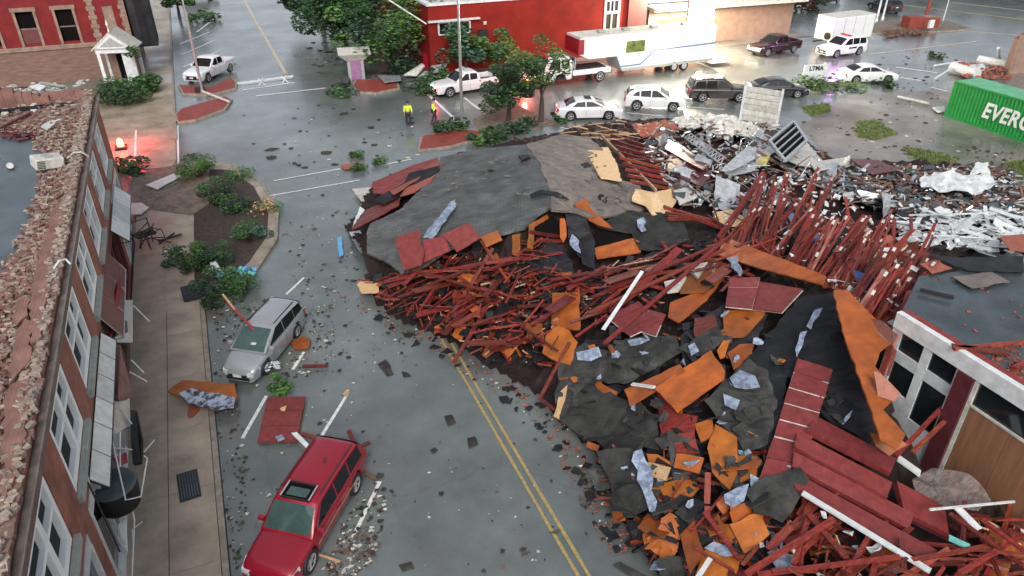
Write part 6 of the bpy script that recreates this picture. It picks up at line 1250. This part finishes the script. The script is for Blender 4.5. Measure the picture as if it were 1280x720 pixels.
pb_ = empty('brick_planter', at(1148,36), R(-15), 'dark red brick planter box at the upper right', 'planter'); MB().bx(-1.8, 0, -.7, .7, 0, 1.35).obj('left_box', M['redstone'], pb_); MB().bx(.005, 1.8, -.7, .7, 0, 1.25).obj('right_box', M['redstone'], pb_); MB().bx(.1, 1.7, -.6, .6, 1.25, 1.32).obj('cap', M['tanstone'], pb_)
box_top(MB().box(at(1164, 30, .9), (.7, .2, .8)), 'notice_board', 'white', 'small white notice beside the brick planter', 'sign')
ks = empty('kiosk', at(446,98), R(-8), 'mauve kiosk box with a pale flared roof at the far crossing', 'kiosk'); ks.scale = (.8, .8, .82); MB().bx(-.85, .85, -.75, .75, 0, 2.0).obj('side_walls', M['greystone'], ks); MB().bx(-.55, .55, -.80, -.752, .05, 1.95).obj('front_panel', M['mauve'], ks)
MB().add([(-.9,-.8,2.0),(.9,-.8,2.0),(.9,.8,2.0),(-.9,.8,2.0),(-1.7,-1.3,2.7),(1.7,-1.3,2.7),(1.7,1.5,2.9),(-1.7,1.5,2.9)], [(0,1,2,3),(4,7,6,5),(0,4,5,1),(1,5,6,2),(2,6,7,3),(3,7,4,0)]).obj('flared_roof', M['white_dirty'], ks)
box_top(MB().tube([at(432,100), at(432,100,.9)], [.4,.3], 12), 'waste_bin', 'black', 'black bin left of the mauve kiosk', 'bin')
# flat debris in the far strip
def flat(px, m, name, lab, cat, z=.25, th=.06, zs=None, ja=.03):
    P = [at(u, v, (zs[i] if zs else z)) for i, (u, v) in enumerate(px)]; return tag(centre(MB().prism(jag(P, ja) if ja else P, nrm(P)*th).obj(name, M[m])), lab, cat)
flat([(504,94),(527,79),(531,82),(520,95)], 'white_dirty', 'metal_sheet', 'pale metal sheet left of two below the small red box', 'sheet', zs=[.3,1.0,1.0,.3]); flat([(522,96),(540,82),(560,79),(553,89)], 'tin', 'metal_sheet', 'pale metal sheet right of two near the white emergency pickup', 'sheet', zs=[.3,.8,.8,.3])
flat([(472,94),(500,94),(502,100),(480,103)], 'tin', 'metal_sheet', 'grey rounded sheet on the planted strip by the far crossing', 'sheet', z=.4)
flat([(482,70),(492,69),(492,72),(482,73)], 'white', 'paper_sheet', 'left white slip on the dark ground under the trees', 'paper', z=.1, ja=0); flat([(494,70),(501,70),(501,73),(494,73)], 'white', 'paper_sheet', 'right white slip on the dark ground under the trees', 'paper', z=.1, ja=0)
box_top(MB().box(at(537, 76, .8), (1.3, .8, 1.4)), 'red_box', 'carred', 'small red box in the shade before the red building', 'box')
flat([(182,231),(217,217),(226,220),(196,236)], 'white', 'white_sheet', 'long white sheet lying by the corner pavement', 'sheet', z=.25); flat([(163,254),(176,253),(186,259),(176,267),(164,268)], 'white', 'white_sheet', 'rounded white sheet beside the left building', 'sheet', z=.25)
flat([(209,489),(228,475),(293,480),(297,497),(292,505),(232,498)], 'osb', 'torn_sheathing', 'orange sheathing panel lying on the pavement beside the minivan', 'panel', z=.32, th=.04)
drape('felt_sheet', [(224,492),(240,486),(294,497),(292,509),(270,512),(236,503)], 'tornblack', 'black torn felt stuck to the orange panel on the pavement', 'roofing sheet', zs=[.38]*6, amp=.08, th=.02)
flat([(236,506),(250,505),(249,512),(240,521),(234,520)], 'redpink', 'wood_scrap', 'small reddish scrap under the orange pavement panel', 'scrap', z=.18)
striped('deck_panel', [(334,496),(381,495),(371,552),(321,553)], 3, 'redpanel', 'red deck panel lying flat on the street behind the crimson SUV', 'deck panel', zs=[.2,.2,.14,.14], th=.04, base='brown')
flat([(350,510),(358,507),(356,514),(351,513)], 'osb_pale', 'wood_scrap', 'pale scrap on the red street panel', 'scrap', z=.24, th=.02); flat([(344,546),(352,543),(356,548),(348,552)], 'bluepaper', 'underlay_scrap', 'pale underlay scrap on the red street panel', 'scrap', z=.2, th=.02)
flat([(364,541),(371,540),(393,562),(387,564)], 'white', 'white_board', 'short white board behind the crimson SUV', 'board', z=.3, th=.04, ja=0)
def gb_(a, b, w, h, m, lab, za=.12, zb=.12, name='lumber', cat='board'): return tag(centre(MB().beam(at(*a, za), at(*b, zb), w, h).obj(name, M[m])), lab, cat)
gb_((377,542),(445,565), .14, .06, 'red', 'long red board lying behind the crimson SUV', .2, .3); gb_((436,538),(446,564), .14, .06, 'red', 'short red board crossing behind the crimson SUV', .3, .3); gb_((440,563),(462,553), .12, .06, 'red', 'stub of red board right of the crimson SUV', .3, .2)
gb_((453,588),(470,600), .12, .06, 'brown', 'brown board stub at the end of a parking line', .1, .1); gb_((378,458),(410,457), .14, .06, 'red', 'dark red board beside the minivan wheel', .1, .1)
flat([(364,428),(378,420),(388,424),(386,434),(368,436)], 'osb', 'torn_sheathing', 'orange sheathing scrap under the rear of the silver minivan', 'panel', z=.15); gb_((430,494),(436,488), .1, .1, 'tan', 'pale stub at the end of a parking line', .15, .2)
gb_((395,692),(425,702), .06, .04, 'tan', 'tan lath beside the front wheel of the crimson SUV', .1, .15)
mt = empty('floor_mat', at(236,607,.13), R(4), 'dark blue ribbed floor mat lying on the pavement', 'mat'); MB().bx(-.3, .3, -.62, .62, 0, .03).obj('base', M['navy'], mt, bevel=.01)
for k in range(7): MB().bx(-.24+k*.075, -.21+k*.075, -.55, .55, .031, .05).obj('rib', M['membrane'], mt)
flat([(426,206),(452,203),(456,209),(430,211)], 'redpink', 'wood_scrap', 'orange-pink board beside the far end of the heap', 'board', z=.12)
flat([(440,236),(464,234),(465,250),(452,252)], 'white_dirty', 'bucket_scrap', 'pale broken tray at the far road side of the heap', 'tray', z=.3); flat([(421,297),(427,295),(429,318),(424,320)], 'skyblue', 'blue_plastic', 'light blue plastic piece on the road at the tip of the heap', 'plastic scrap', z=.15)
flat([(440,284),(456,262),(450,258)], 'white', 'white_trim', 'white trim at the road tip of the shingle slab', 'trim', z=.6); flat([(436,290),(450,288),(458,310),(452,316),(444,305)], 'tin', 'gutter_piece', 'bent pale gutter at the road tip of the shingle slab', 'gutter', z=.35)
flat([(730,610),(742,609),(746,628),(733,630)], 'felt2', 'shingle_piece', 'single dark shingle on the road beside the heap', 'shingle', z=.03, th=.02, ja=0); flat([(766,706),(775,702),(812,722),(800,728)], 'felt2', 'shingle_piece', 'long dark shingle strip on the road at the bottom', 'shingle', z=.03, th=.02, ja=0)
flat([(498,706),(514,702),(518,710),(503,714)], 'felt2', 'shingle_piece', 'dark shingle lying alone near the bottom of the street', 'shingle', z=.03, th=.02, ja=0)
for px, lab in [([(472,455),(482,449),(488,456),(492,468),(484,470),(478,462)], 'cross-shaped dark scrap in the middle of the street'), ([(502,464),(510,466),(514,470),(504,471)], 'small dark scrap right of the cross-shaped one'), ([(555,520),(565,518),(570,528),(560,532)], 'dark scrap near the yellow centre line'), ([(584,548),(594,545),(598,555),(586,560)], 'dark scrap below the middle of the street')]:
    flat(px, 'felt2', 'roofing_scrap', lab, 'scrap', z=.03, th=.02)
# top right wreckage near the container
def pipe(pts, r, m, lab, name='pipe', cat='pipe'): return tag(centre(MB().tube([at(*p) for p in pts], r, 10).obj(name, M[m])), lab, cat)
pipe([(1190,84,.5),(1222,93,.5)], .45, 'white', 'fat white duct lying above the green container', 'duct', 'duct'); pipe([(1223,74,.5),(1266,82,.5)], .35, 'white', 'white duct lying before the pink masonry stump', 'duct', 'duct'); pipe([(1249,76,.5),(1248,60,1.8)], .14, 'white', 'short white upright pipe by the white duct')
pipe([(1169,98,.1),(1188,86,.5)], .08, 'white', 'thin white pole slanting left of the fat white duct'); pipe([(1168,82,.1),(1200,77,.2)], .08, 'white', 'thin pale pole lying above the fat white duct'); pipe([(1122,121,.2),(1162,130,.2)], .12, 'white_dirty', 'pale pole lying left of the green container'); flat([(1166,134),(1180,132),(1181,139),(1172,140)], 'white', 'white_sheet', 'white scrap at the corner of the green container', 'sheet', z=.2)
flat([(1212,81),(1228,79),(1232,84),(1216,86)], 'white', 'white_sheet', 'white lump between the two ducts', 'sheet', z=.5, th=.3)
pk = empty('masonry_stump', at(1256,93), 0, 'broken pink-tan masonry wall stump at the right edge', 'wall'); MB().bx(0, 7, -.3, .3, 0, 3.0).obj('wall', M['tanbrick'], pk); MB().bx(-.25, .35, -.4, -.301, 0, 3.4).obj('pilaster', M['tanstone'], pk); 
cp = MB(); x = 0
while x < 7: cp.bx(x, x+.4, -.3, .3, 3.0, 3.0+rnd.uniform(.05, .7)); x += .41
cp.obj('broken_top', M['redstone'], pk)
mb = MB()
for i in range(200): u, v = sample([(1195,76),(1262,84),(1262,98),(1200,96)]); s = rnd.uniform(.1, .4); mb.box(at(u, v, rnd.uniform(.05, .5)), (s, s*.6, s*.4), rz=rnd.uniform(0, 3))
stuff('rubble', mb, M['redpink'], label='reddish rubble heaped above the green container', cat='rubble')
mb = MB()
for i in range(130): u, v = sample([(1100,38),(1150,36),(1160,42),(1110,46)]); s = rnd.uniform(.1, .5); mb.box(at(u, v, rnd.uniform(.1, .3)), (s, s*.6, s*.4), rz=rnd.uniform(0, 3))
stuff('rubble', mb, M['brown'], label='rubble in front of the brick planter', cat='rubble')
# patio furniture wreck and other bits by the left building
pf = empty('chair_wreck', at(188,305,.13), .5, 'tangle of black patio furniture against the left building', 'furniture'); mb = MB()
for k in range(10): a = [(rnd.uniform(-.8, .8), rnd.uniform(-.9, .9), rnd.uniform(0, .9)) for _ in range(3)]; mb.tube(a, .025, 6)
mb.tube([(-.5,.6,0),(-.5,.6,1.1),(.4,.6,1.1),(.4,.6,0)], .03, 6).tube([(-.5,-.1,.5),(.4,-.1,.5),(.4,.6,.5),(-.5,.6,.5),(-.5,-.1,.5)], .03, 6); mb.obj('frame', M['black'], pf); MB().bx(-.5, .4, -.1, .6, .48, .52).obj('seat', M['leaf_dark'], pf)
mb = MB(); mb.beam((.3,-.2,.1),(1.4,-.5,.15),.12,.05).beam((.2,-.5,.1),(1.2,-.2,.2),.08,.05); mb.obj('slat', M['black'], pf)
box_top(MB().beam(at(201,316,.2), at(218,311,.25), .16, .05), 'white_board', 'white', 'small white board beside the black furniture tangle', 'board')
box_top(MB().box(at(252, 363, .35), (1.6, .7, .5), rz=.1), 'fallen_bench', 'navy', 'dark overturned bench in the shrubs of the corner bed', 'bench', bevel=.08)
# balloon garland
gl = empty('garland', at(290,342,.4), 0, 'blue and green garland caught on the shrubs of the corner bed', 'garland'); 
for m in ('blue', 'leaf_light', 'skyblue', 'teal'):
    mb = MB()
    for i in range(26):
        t = rnd.random(); u = 264+t*56; v = 345-math.sin(t*3)*3-t*6+rnd.uniform(-4, 4); c = at(u, v, .5+rnd.uniform(-.1, .2))-gl.location
        mb.tube([c-Vector((0, 0, .08)), c-Vector((0, 0, .04)), c+Vector((0, 0, .04)), c+Vector((0, 0, .08))], [.03, .08, .08, .03], 6)
    mb.obj('balloon_cluster', M[m], gl)
flat([(262,328),(270,326),(276,338),(268,340)], 'white', 'white_bag', 'white bag caught in the shrubs at the corner bed', 'bag', z=.5, th=.2)
# fallen street pole and utility cable
fp = empty('fallen_pole', at(250,113,.25), 0, 'fallen grey pole lying across the far red traffic island', 'pole'); MB().tube([(0, 0, 0), at(286,127,.3)-at(250,113,.25)], .1, 8).obj('shaft', M['white_dirty'], fp); MB().box((0, 0, .1), (.8, .5, .3)).obj('head', M['black'], fp)
pipe([(486,0,6.0),(533,30,4.2)], .06, 'white_dirty', 'pale fallen cable against the red building', 'cable', 'cable'); pipe([(482,12,4.0),(534,78,.6)], .05, 'metal', 'long grey cable sagging through the trees', 'cable', 'cable')
# barricade by the far crossing
br_ = empty('barricade', at(335,105), R(0), 'white fallen barricade on the far crossing', 'barricade'); mb = MB(); mb.beam((-2.4,0,.3),(2.2,.6,.3),.06,.16); mb.obj('rail', M['white'], br_); mb = MB()
for x in (-.5, 1.4): mb.beam((x-.25,-.3,0),(x+.2,.3,.45),.06,.06).beam((x+.25,-.3,0),(x-.2,.3,.45),.06,.06)
mb.obj('legs', M['white'], br_)

# ================================================================ PLANTS
def blob_leaves(mb, c, rad, n, s, seed):
    rg = random.Random(seed)
    for i in range(n):
        while True:
            p = Vector((rg.uniform(-1, 1), rg.uniform(-1, 1), rg.uniform(-1, 1)))
            if p.length < 1: break
        p = p.normalized()*(p.length**.45); q = Vector((p.x*rad[0], p.y*rad[1], p.z*rad[2]))+Vector(c)
        rot = Matrix.Rotation(rg.uniform(0, 6.3), 3, 'Z')@Matrix.Rotation(rg.uniform(-1.2, 1.2), 3, 'X'); l = s*rg.uniform(.6, 1.5)
        mb.add([q+rot@Vector(v) for v in ((-l*.5, 0, 0), (0, -l*.28, l*.06), (l*.6, 0, 0), (0, l*.28, l*.06))], [(0, 1, 2, 3)])
def plant(name, loc, h, rad, clumps, n, leaf, lab, cat='tree', m='leaf', trunk=True, m2=None, seed=1, lean=(0, 0), cr=.45, group=None, lowz=.35):
    rg = random.Random(seed); o = empty(name, loc, 0, lab, cat, group)
    cs = []
    for i in range(clumps):
        a = rg.uniform(0, 6.28); r = rad*math.sqrt(rg.random()); z = h*(lowz+(1-lowz)*rg.random())*(1-.25*(r/rad)); cs.append(Vector((math.cos(a)*r+lean[0]*z, math.sin(a)*r+lean[1]*z, z)))
    if trunk:
        tb = MB(); tz = h*.45; tb.tube([(0, 0, 0), (lean[0]*tz*.5+.05, lean[1]*tz*.5, tz*.5), (lean[0]*tz, lean[1]*tz, tz)], [h*.035, h*.027, h*.02], 8)
        for c in cs: tb.tube([Vector((lean[0]*tz*.8, lean[1]*tz*.8, tz*rg.uniform(.6, 1))), c*.6+Vector((0, 0, tz*.25)), c], [h*.012, h*.008, h*.003], 5)
        tb.obj('trunk', M['bark'], o)
    else:
        tb = MB()
        for c in cs: tb.tube([(0, 0, 0), c*.5, c], [.03, .02, .008], 5)
        tb.obj('stems', M['bark'], o)
    for k, mm in enumerate([m]+([m2] if m2 else [])):
        mb = MB(); sel = cs[k::(2 if m2 else 1)]
        for j, c in enumerate(sel): rr = rad*cr*rg.uniform(.6, 1.2); blob_leaves(mb, c, (rr, rr, rr*.7), n//clumps, leaf, seed*100+j+k*50)
        mb.obj('crown' if trunk else 'foliage', M[mm], o, fix=False)
    return o
plant('street_tree', at(676,152), 6.3, 2.1, 16, 1700, .2, 'leafy street tree with a dark trunk in front of the tow truck', m='leaf', m2='leaf_light', seed=3, lowz=.6, cr=.38)
plant('street_tree', at(636,150), 5.6, 2.0, 26, 6500, .2, 'dense green street tree left of the tow truck', m='leaf', m2='leaf_dark', seed=4, cr=.42, lowz=.25)
plant('street_tree', (15.6, 66.5, 0), 6.6, 4.5, 44, 7000, .32, 'large dark tree filling the space left of the red building', m='leaf_dark', m2='leaf_light', seed=5, cr=.36)
plant('street_tree', (12.6, 71.5, 0), 7.5, 3.7, 30, 9000, .34, 'tall leafy tree over the far street, left of the red building', m='leaf', m2='leaf_dark', seed=6)
plant('street_tree', (20.9, 60.8, 0), 4.6, 1.9, 16, 2600, .3, 'leaning tree before the corner window of the red building', m='leaf_blue', m2='leaf', seed=7)
plant('street_tree', (23.6, 60.0, 0), 3.6, 1.8, 12, 1500, .3, 'low leafy tree along the red wall behind the emergency pickup', m='leaf_light', m2='leaf', seed=8)
plant('street_tree', (12.5, 84.0, 0), 8, 3.6, 24, 4500, .45, 'tree farthest up the street at the top edge', m='leaf_dark', m2='leaf', seed=9)
plant('street_tree', (17.5, 86.0, 0), 9, 4.2, 24, 4500, .5, 'big dark tree at the top edge behind the others', m='leaf_dark', seed=10)
plant('far_tree', (-1.9, 97.0, 0), 5.5, 2.0, 14, 1800, .4, 'dark tree at the top beyond the corner building', m='leaf_dark', m2='leaf', seed=11)
plant('fallen_branch', (.8, 94.0, 0), 1.2, 1.7, 8, 500, .35, 'green branch lying on the far street at the top', 'branch', m='leaf', trunk=False, seed=12, lowz=.2)
plant('shrub', at(148,128), 1.5, 2.1, 22, 5000, .18, 'dense green shrub in front of the white porch', 'shrub', m='leaf', m2='leaf_dark', trunk=False, seed=13, lowz=.2)
plant('shrub', at(184,116), 1.4, 1.1, 10, 1500, .26, 'smaller green shrub right of the white porch', 'shrub', m='leaf', trunk=False, seed=14, lowz=.2)
plant('creeper', PO.location+Vector((.9, -1.5, 2.6)), 1.0, .8, 5, 260, .2, 'green creeper hanging on the gable of the white porch', 'creeper', m='leaf', trunk=False, seed=15, lowz=.1)
plant('fallen_branch', at(165,215), .7, 1.3, 10, 900, .22, 'leafy branches on the ground under the red glow', 'branch', m='leaf', m2='leaf_dark', trunk=False, seed=16, lowz=.2)
for px, h, r, n, m, m2, lab in [((250,222),1.3,.85,1400,'leaf','leaf_light','bright green bush at the far end of the corner bed'), ((274,250),1.2,.75,1200,'leaf_dark','leaf','dark green bush second from the far end of the corner bed'), ((296,262),.7,.6,600,'leaf','leaf_dark','thin bush in the middle of the corner bed'), ((316,300),.9,.6,1000,'leaf_blue','leaf','rounded bluish bush near the right kerb of the corner bed'),
                          ((234,338),1.0,.75,1200,'leaf_dark','leaf','dark bush at the near left of the corner bed'), ((262,328),1.0,.75,1100,'leaf','leaf_dark','bush at the near middle of the corner bed'), ((272,368),.9,.9,1500,'leaf','leaf_dark','spreading bush at the near tip of the corner bed'), ((305,362),.5,.5,300,'leaf','leaf','small leafy sprig beside the near tip of the bed'),
                          ((300,222),.4,.7,400,'leaf_light','leaf','low leaves along the far right kerb of the corner bed'), ((334,262),.4,.6,420,'leaf_light','tan','yellowish twigs on the right kerb of the corner bed')]:
    plant('shrub', at(*px, .12), h*1.1, r*1.22, 14, int(n*2.2), .1, lab, 'shrub', m=m, m2=m2, trunk=False, seed=int(px[0]), lowz=.15)
plant('fallen_plant', at(351,487), .6, .42, 8, 900, .12, 'green potted plant fallen between the minivan and the red panel', 'plant', m='leaf', m2='leaf_light', trunk=False, seed=31, lowz=.1)
plant('white_flowers', at(344,467), .5, .25, 5, 130, .1, 'white flowers above the fallen green plant', 'plant', m='white', trunk=False, seed=32, lowz=.3)
for px, lab in [((470,203),'small branch tuft, right of two on the crossing'), ((443,214),'leafy tuft beside the orange-pink board'), ((446,195),'pale leafy tuft on the far side of the near crossing')]: plant('leafy_tuft', at(*px), .35, .6, 5, 260, .16, lab, 'branch', m='leaf', trunk=False, seed=int(px[0]), lowz=.1)
for px, h, r, n, lab, m in [((562,165),.8,1.0,600,'weedy plants on the island by the lamp post','leaf'), ((598,178),.5,1.1,600,'green plants on the kerb before the street trees','leaf_light'), ((625,170),.8,1.1,700,'bushy plants under the street trees','leaf'), ((425,117),.6,1.3,450,'leafy litter left of the planted strip','leaf'), ((520,112),.8,2.0,1000,'fallen foliage along the planted strip','leaf'), ((495,86),1.0,2.2,900,'dull foliage on the strip behind the kiosk','leaf_dark'), ((545,100),.9,1.2,500,'leaves in front of the emergency pickup','leaf'),
                         ((655,160),.6,1.2,500,'low weeds at the foot of the street trees','leaf_dark'), ((700,152),.7,.6,200,'small sprout right of the thin street tree','leaf'), ((1040,108),.5,2.6,700,'green verge plants by the white saloon','leaf_light'), ((1018,112),.6,1.2,350,'bushy weeds beside the small placard','leaf'), ((1106,107),.4,1.0,300,'weeds under the white saloon','leaf'), ((1172,72),.5,.9,160,'small dark bush alone on the lot','leaf_dark')]:
    plant('ground_plant', at(*px), h, r, 8, n, .25, lab, 'plant', m=m, m2='leaf_dark', trunk=False, seed=int(px[0])+1, lowz=.1)
for px, h, r, lab, m in [((985,14),2.2,2.2,'dark red shrub behind the pale building','maroon'), ((1003,16),2.4,2.4,'green clipped shrub behind the pale building','leaf_dark'), ((968,22),2.0,1.6,'dark shrub at the end of the pale building','leaf_dark')]: plant('shrub', at(*px), h, r, 10, 1400, .35, lab, 'shrub', m=m, trunk=False, seed=int(px[0]), lowz=.1)
def grass(poly, n, lab, h=.22, z=0.0):
    mb = MB()
    P = [at(u, v) for u, v in poly]
    for i in range(n):
        u, v = sample(poly); p = at(u, v, z); a = rnd.uniform(0, 6.28); w_ = rnd.uniform(.02, .05); d = Vector((math.cos(a)*w_, math.sin(a)*w_, 0)); q = p+Vector((rnd.uniform(-.1, .1), rnd.uniform(-.1, .1), h*rnd.uniform(.4, 1.2)))
        mb.add([p-d, p+d, q], [(0, 1, 2)])
    return stuff('grass', mb, M['grass'], label=lab, cat='grass', fix=False)
def patchy(poly, m='grass', z=.012):
    P = jag([at(u, v, z) for u, v in poly], .35, .5); o = MB().add(P, [tuple(range(len(P)))]).obj('grass_ground', M[m]); tag(o, kind='structure')
    if o.data.polygons[0].normal.z < 0: o.data.flip_normals()
for P, l in [([(1068,152),(1095,150),(1122,168),(1095,176),(1072,172)], 'grass patch left of the middle of the wet lot'), ([(1128,184),(1160,188),(1198,198),(1190,208),(1150,206)], 'grass patch at the near side of the wet lot'), ([(1252,205),(1282,200),(1282,226),(1262,222)], 'grass patch at the right edge'), ([(1002,134),(1036,130),(1038,140),(1015,145)], 'yellowish grass patch near the black saloon')]:
    patchy(P, 'grassdirt'); grass(P, 1500, l, .16)
# dark bank of trees beyond the main road at the top right
plant('far_tree', (112, 78, 0), 6, 7, 26, 3500, .8, 'dark trees beyond the main road at the top right corner', m='leaf_dark', seed=90, lowz=.1)
plant('far_tree', (100, 86, 0), 6, 6, 22, 3000, .8, 'dark trees beyond the main road left of the corner', m='leaf_dark', seed=91, lowz=.1)

# ================================================================ PEOPLE
def person(px, ang, lab, stride, arms):
    o = empty('person', at(*px), ang, lab, 'person')
    def skin(name, verts, edges, rad, m, sub=1):
        me = bpy.data.meshes.new(name); me.from_pydata(verts, edges, []); me.materials.append(M[m]); b = bpy.data.objects.new(name, me); COL.objects.link(b); b.parent = o
        sk = b.modifiers.new('s', 'SKIN'); 
        for i, r in enumerate(rad): me.skin_vertices[0].data[i].radius = (r, r) if not isinstance(r, tuple) else r
        me.skin_vertices[0].data[0].use_root = True; sk.use_smooth_shade = True; su = b.modifiers.new('u', 'SUBSURF'); su.levels = sub; su.render_levels = sub; return b
    s = stride
    V = [(0,0,.95),(0,0,1.2),(.02,0,1.42),(.03,0,1.52),(.05,0,1.60),(.06,0,1.70), (0,.1,.9),(s*.5,.11,.5),(s*.55-.05,.11,.09),(s*.55+.12,.11,.04), (0,-.1,.9),(-s*.3,-.11,.5),(-s*.75,-.11,.1),(-s*.75+.14,-.11,.05),
         (.02,.19,1.40),(arms[0][0]*.5,.27,1.13),(arms[0][0],.26,arms[0][1]), (.02,-.19,1.40),(arms[1][0]*.5,-.27,1.13),(arms[1][0],-.26,arms[1][1])]
    E_ = [(0,1),(1,2),(2,3),(3,4),(4,5),(0,6),(6,7),(7,8),(8,9),(0,10),(10,11),(11,12),(12,13),(2,14),(14,15),(15,16),(2,17),(17,18),(18,19)]
    Rr = [.14,.13,.13,.055,.085,.075,.10,.07,.045,.04,.10,.07,.045,.04,.06,.045,.033,.06,.045,.033]
    for k, (hx, hz, sy) in enumerate(((arms[0][0], arms[0][1], .26), (arms[1][0], arms[1][1], -.26))):
        base = 16 if k == 0 else 19
        pi = len(V); V.append((hx+.03, sy, hz-.06)); E_.append((base, pi)); Rr.append(.028)
        for j in range(4): V.append((hx+.04+.005*j, sy-.03+.02*j, hz-.13-(.02 if j in (1, 2) else 0))); E_.append((pi, len(V)-1)); Rr.append(.009)
        V.append((hx+.08, sy, hz-.09)); E_.append((pi, len(V)-1)); Rr.append(.01)
    skin('body', V, E_, Rr, 'skin')
    Vt = [V[0],V[6],V[7],V[8],V[10],V[11],V[12]]; skin('trousers', Vt, [(0,1),(1,2),(2,3),(0,4),(4,5),(5,6)], [.155,.115,.085,.065,.115,.085,.065], 'navy')
    Vj = [V[0],V[1],V[2],V[14],V[15],V[16],V[17],V[18],V[19]]; Vj[5] = tuple(Vector(V[15]).lerp(Vector(V[16]), .85)); Vj[8] = tuple(Vector(V[18]).lerp(Vector(V[19]), .85))
    skin('jacket', Vj, [(0,1),(1,2),(2,3),(3,4),(4,5),(2,6),(6,7),(7,8)], [(.19,.16),(.18,.15),(.17,.14),.09,.07,.058,.09,.07,.058], 'hivis')
    for i in (8, 12): a = Vector(V[i]); MB().box(a+Vector((.06, 0, -.04)), (.27, .1, .09)).obj('shoe', M['black'], o, bevel=.03)
    hb = MB().tube([(.045,0,1.66),(.05,0,1.72),(.055,0,1.80),(.06,0,1.84)], [.105,.11,.085,.03], 12).tube([(.08,0,1.72),(.16,0,1.715)], [.08,.05], 8); hb.obj('cap', M['navy'], o, smooth=True)
    mb = MB().box((.12, 0, 1.64), (.03, .02, .035)); mb.obj('nose', M['skin'], o); fm = MB().box((.118, .03, 1.665), (.012, .018, .012)).box((.118, -.03, 1.665), (.012, .018, .012)).box((.118, 0, 1.605), (.012, .045, .01)); fm.obj('eyes_and_mouth', M['navy'], o)
    return o
person((511,157), R(-95), 'person in a yellow high-visibility jacket and dark cap, left of the two on the crossing', .22, [(.12,.98),(.1,1.0)])
person((543,154), R(10), 'person in a yellow high-visibility jacket walking beside the emergency pickup', .38, [(.25,1.02),(-.15,.95)])

# ================================================================ LIT LAMPS AND AN ADDED WALL LIGHT
def lamp(loc, e, c, r=.3, typ='POINT'):
    l = bpy.data.lights.new('lamp_glow', typ); l.energy = e; l.color = c; l.shadow_soft_size = r; lo = bpy.data.objects.new('lamp_glow', l); COL.objects.link(lo); lo.location = loc; return lo
bc = empty('red_beacon', at(152,186), 0, 'glowing red beacon lamp standing on the far left street', 'beacon'); MB().box((0, 0, .1), (.7, .7, .2)).obj('base', M['black'], bc, bevel=.03); MB().tube([(0, 0, .2), (0, 0, .55), (0, 0, .7)], [.2, .18, .06], 14).obj('lens', mat('beacon_lens', (1, .2, .05), .4, 0, 4, emit=(1, .16, .04, 14)), bc)
l = lamp(bc.location+Vector((0, 0, 1.1)), 330, (1, .05, .05), .3)
l = lamp(at(158,160,1.3), 200, (1, .05, .08), .4)
lamp(pt.location+Vector((-2.9, -1.2, .8)), 9, (1, .06, .12), .2); lamp(TK.location+Vector((-4.6, -1.6, 1.2)), 220, (1, .12, .08), .2)
ft = empty('floodlight_tower', (41.2, 55.7, 3.66), 0, 'blazing floodlight array on the rear roof of the long trailer', 'floodlight'); MB().box((0, 0, .05), (1.0, .5, .1)).obj('base', M['white_dirty'], ft, bevel=.02); MB().tube([(0, 0, .1), (0, 0, 1.5)], .07, 8).obj('mast', M['metal'], ft)
for x, z in ((-.55, .4), (.55, .4), (-.55, 1.2), (.55, 1.2)): hd = MB().box((x, -.1, z), (.95, .2, .7)).obj('lamp_housing', M['metal'], ft, bevel=.03); MB().box((x, -.215, z), (.88, .03, .63)).obj('lamp_lens', mat('flood_lens', (1, 1, .95), .4, 0, 4, emit=(1, .93, .75, 60)) if x < 0 and z < .8 else bpy.data.materials['flood_lens'], hd)
ft.scale = (1.35, 1.35, 1.35)
lamp((41.2, 54.8, 4.6), 1900, (1, .78, .5), .5); lamp((43.6, 59.0, 4.7), 8500, (1, .82, .58), .5)  # second light is added away from the array to burn out the wall
lamp((32.1, 53.7, 3.2), 110, (1, .95, .85), .2); lamp((36.8, 53.4, 3.2), 230, (1, .9, .75), .2)
lamp(ds.location+Vector((-1.6, 1.0, 2.6)), 500, (1, .88, .65), .2)
lamp(ps.location+Vector((-2.0, -1.6, 1.9)) , 160, (.8, .3, 1), .3)
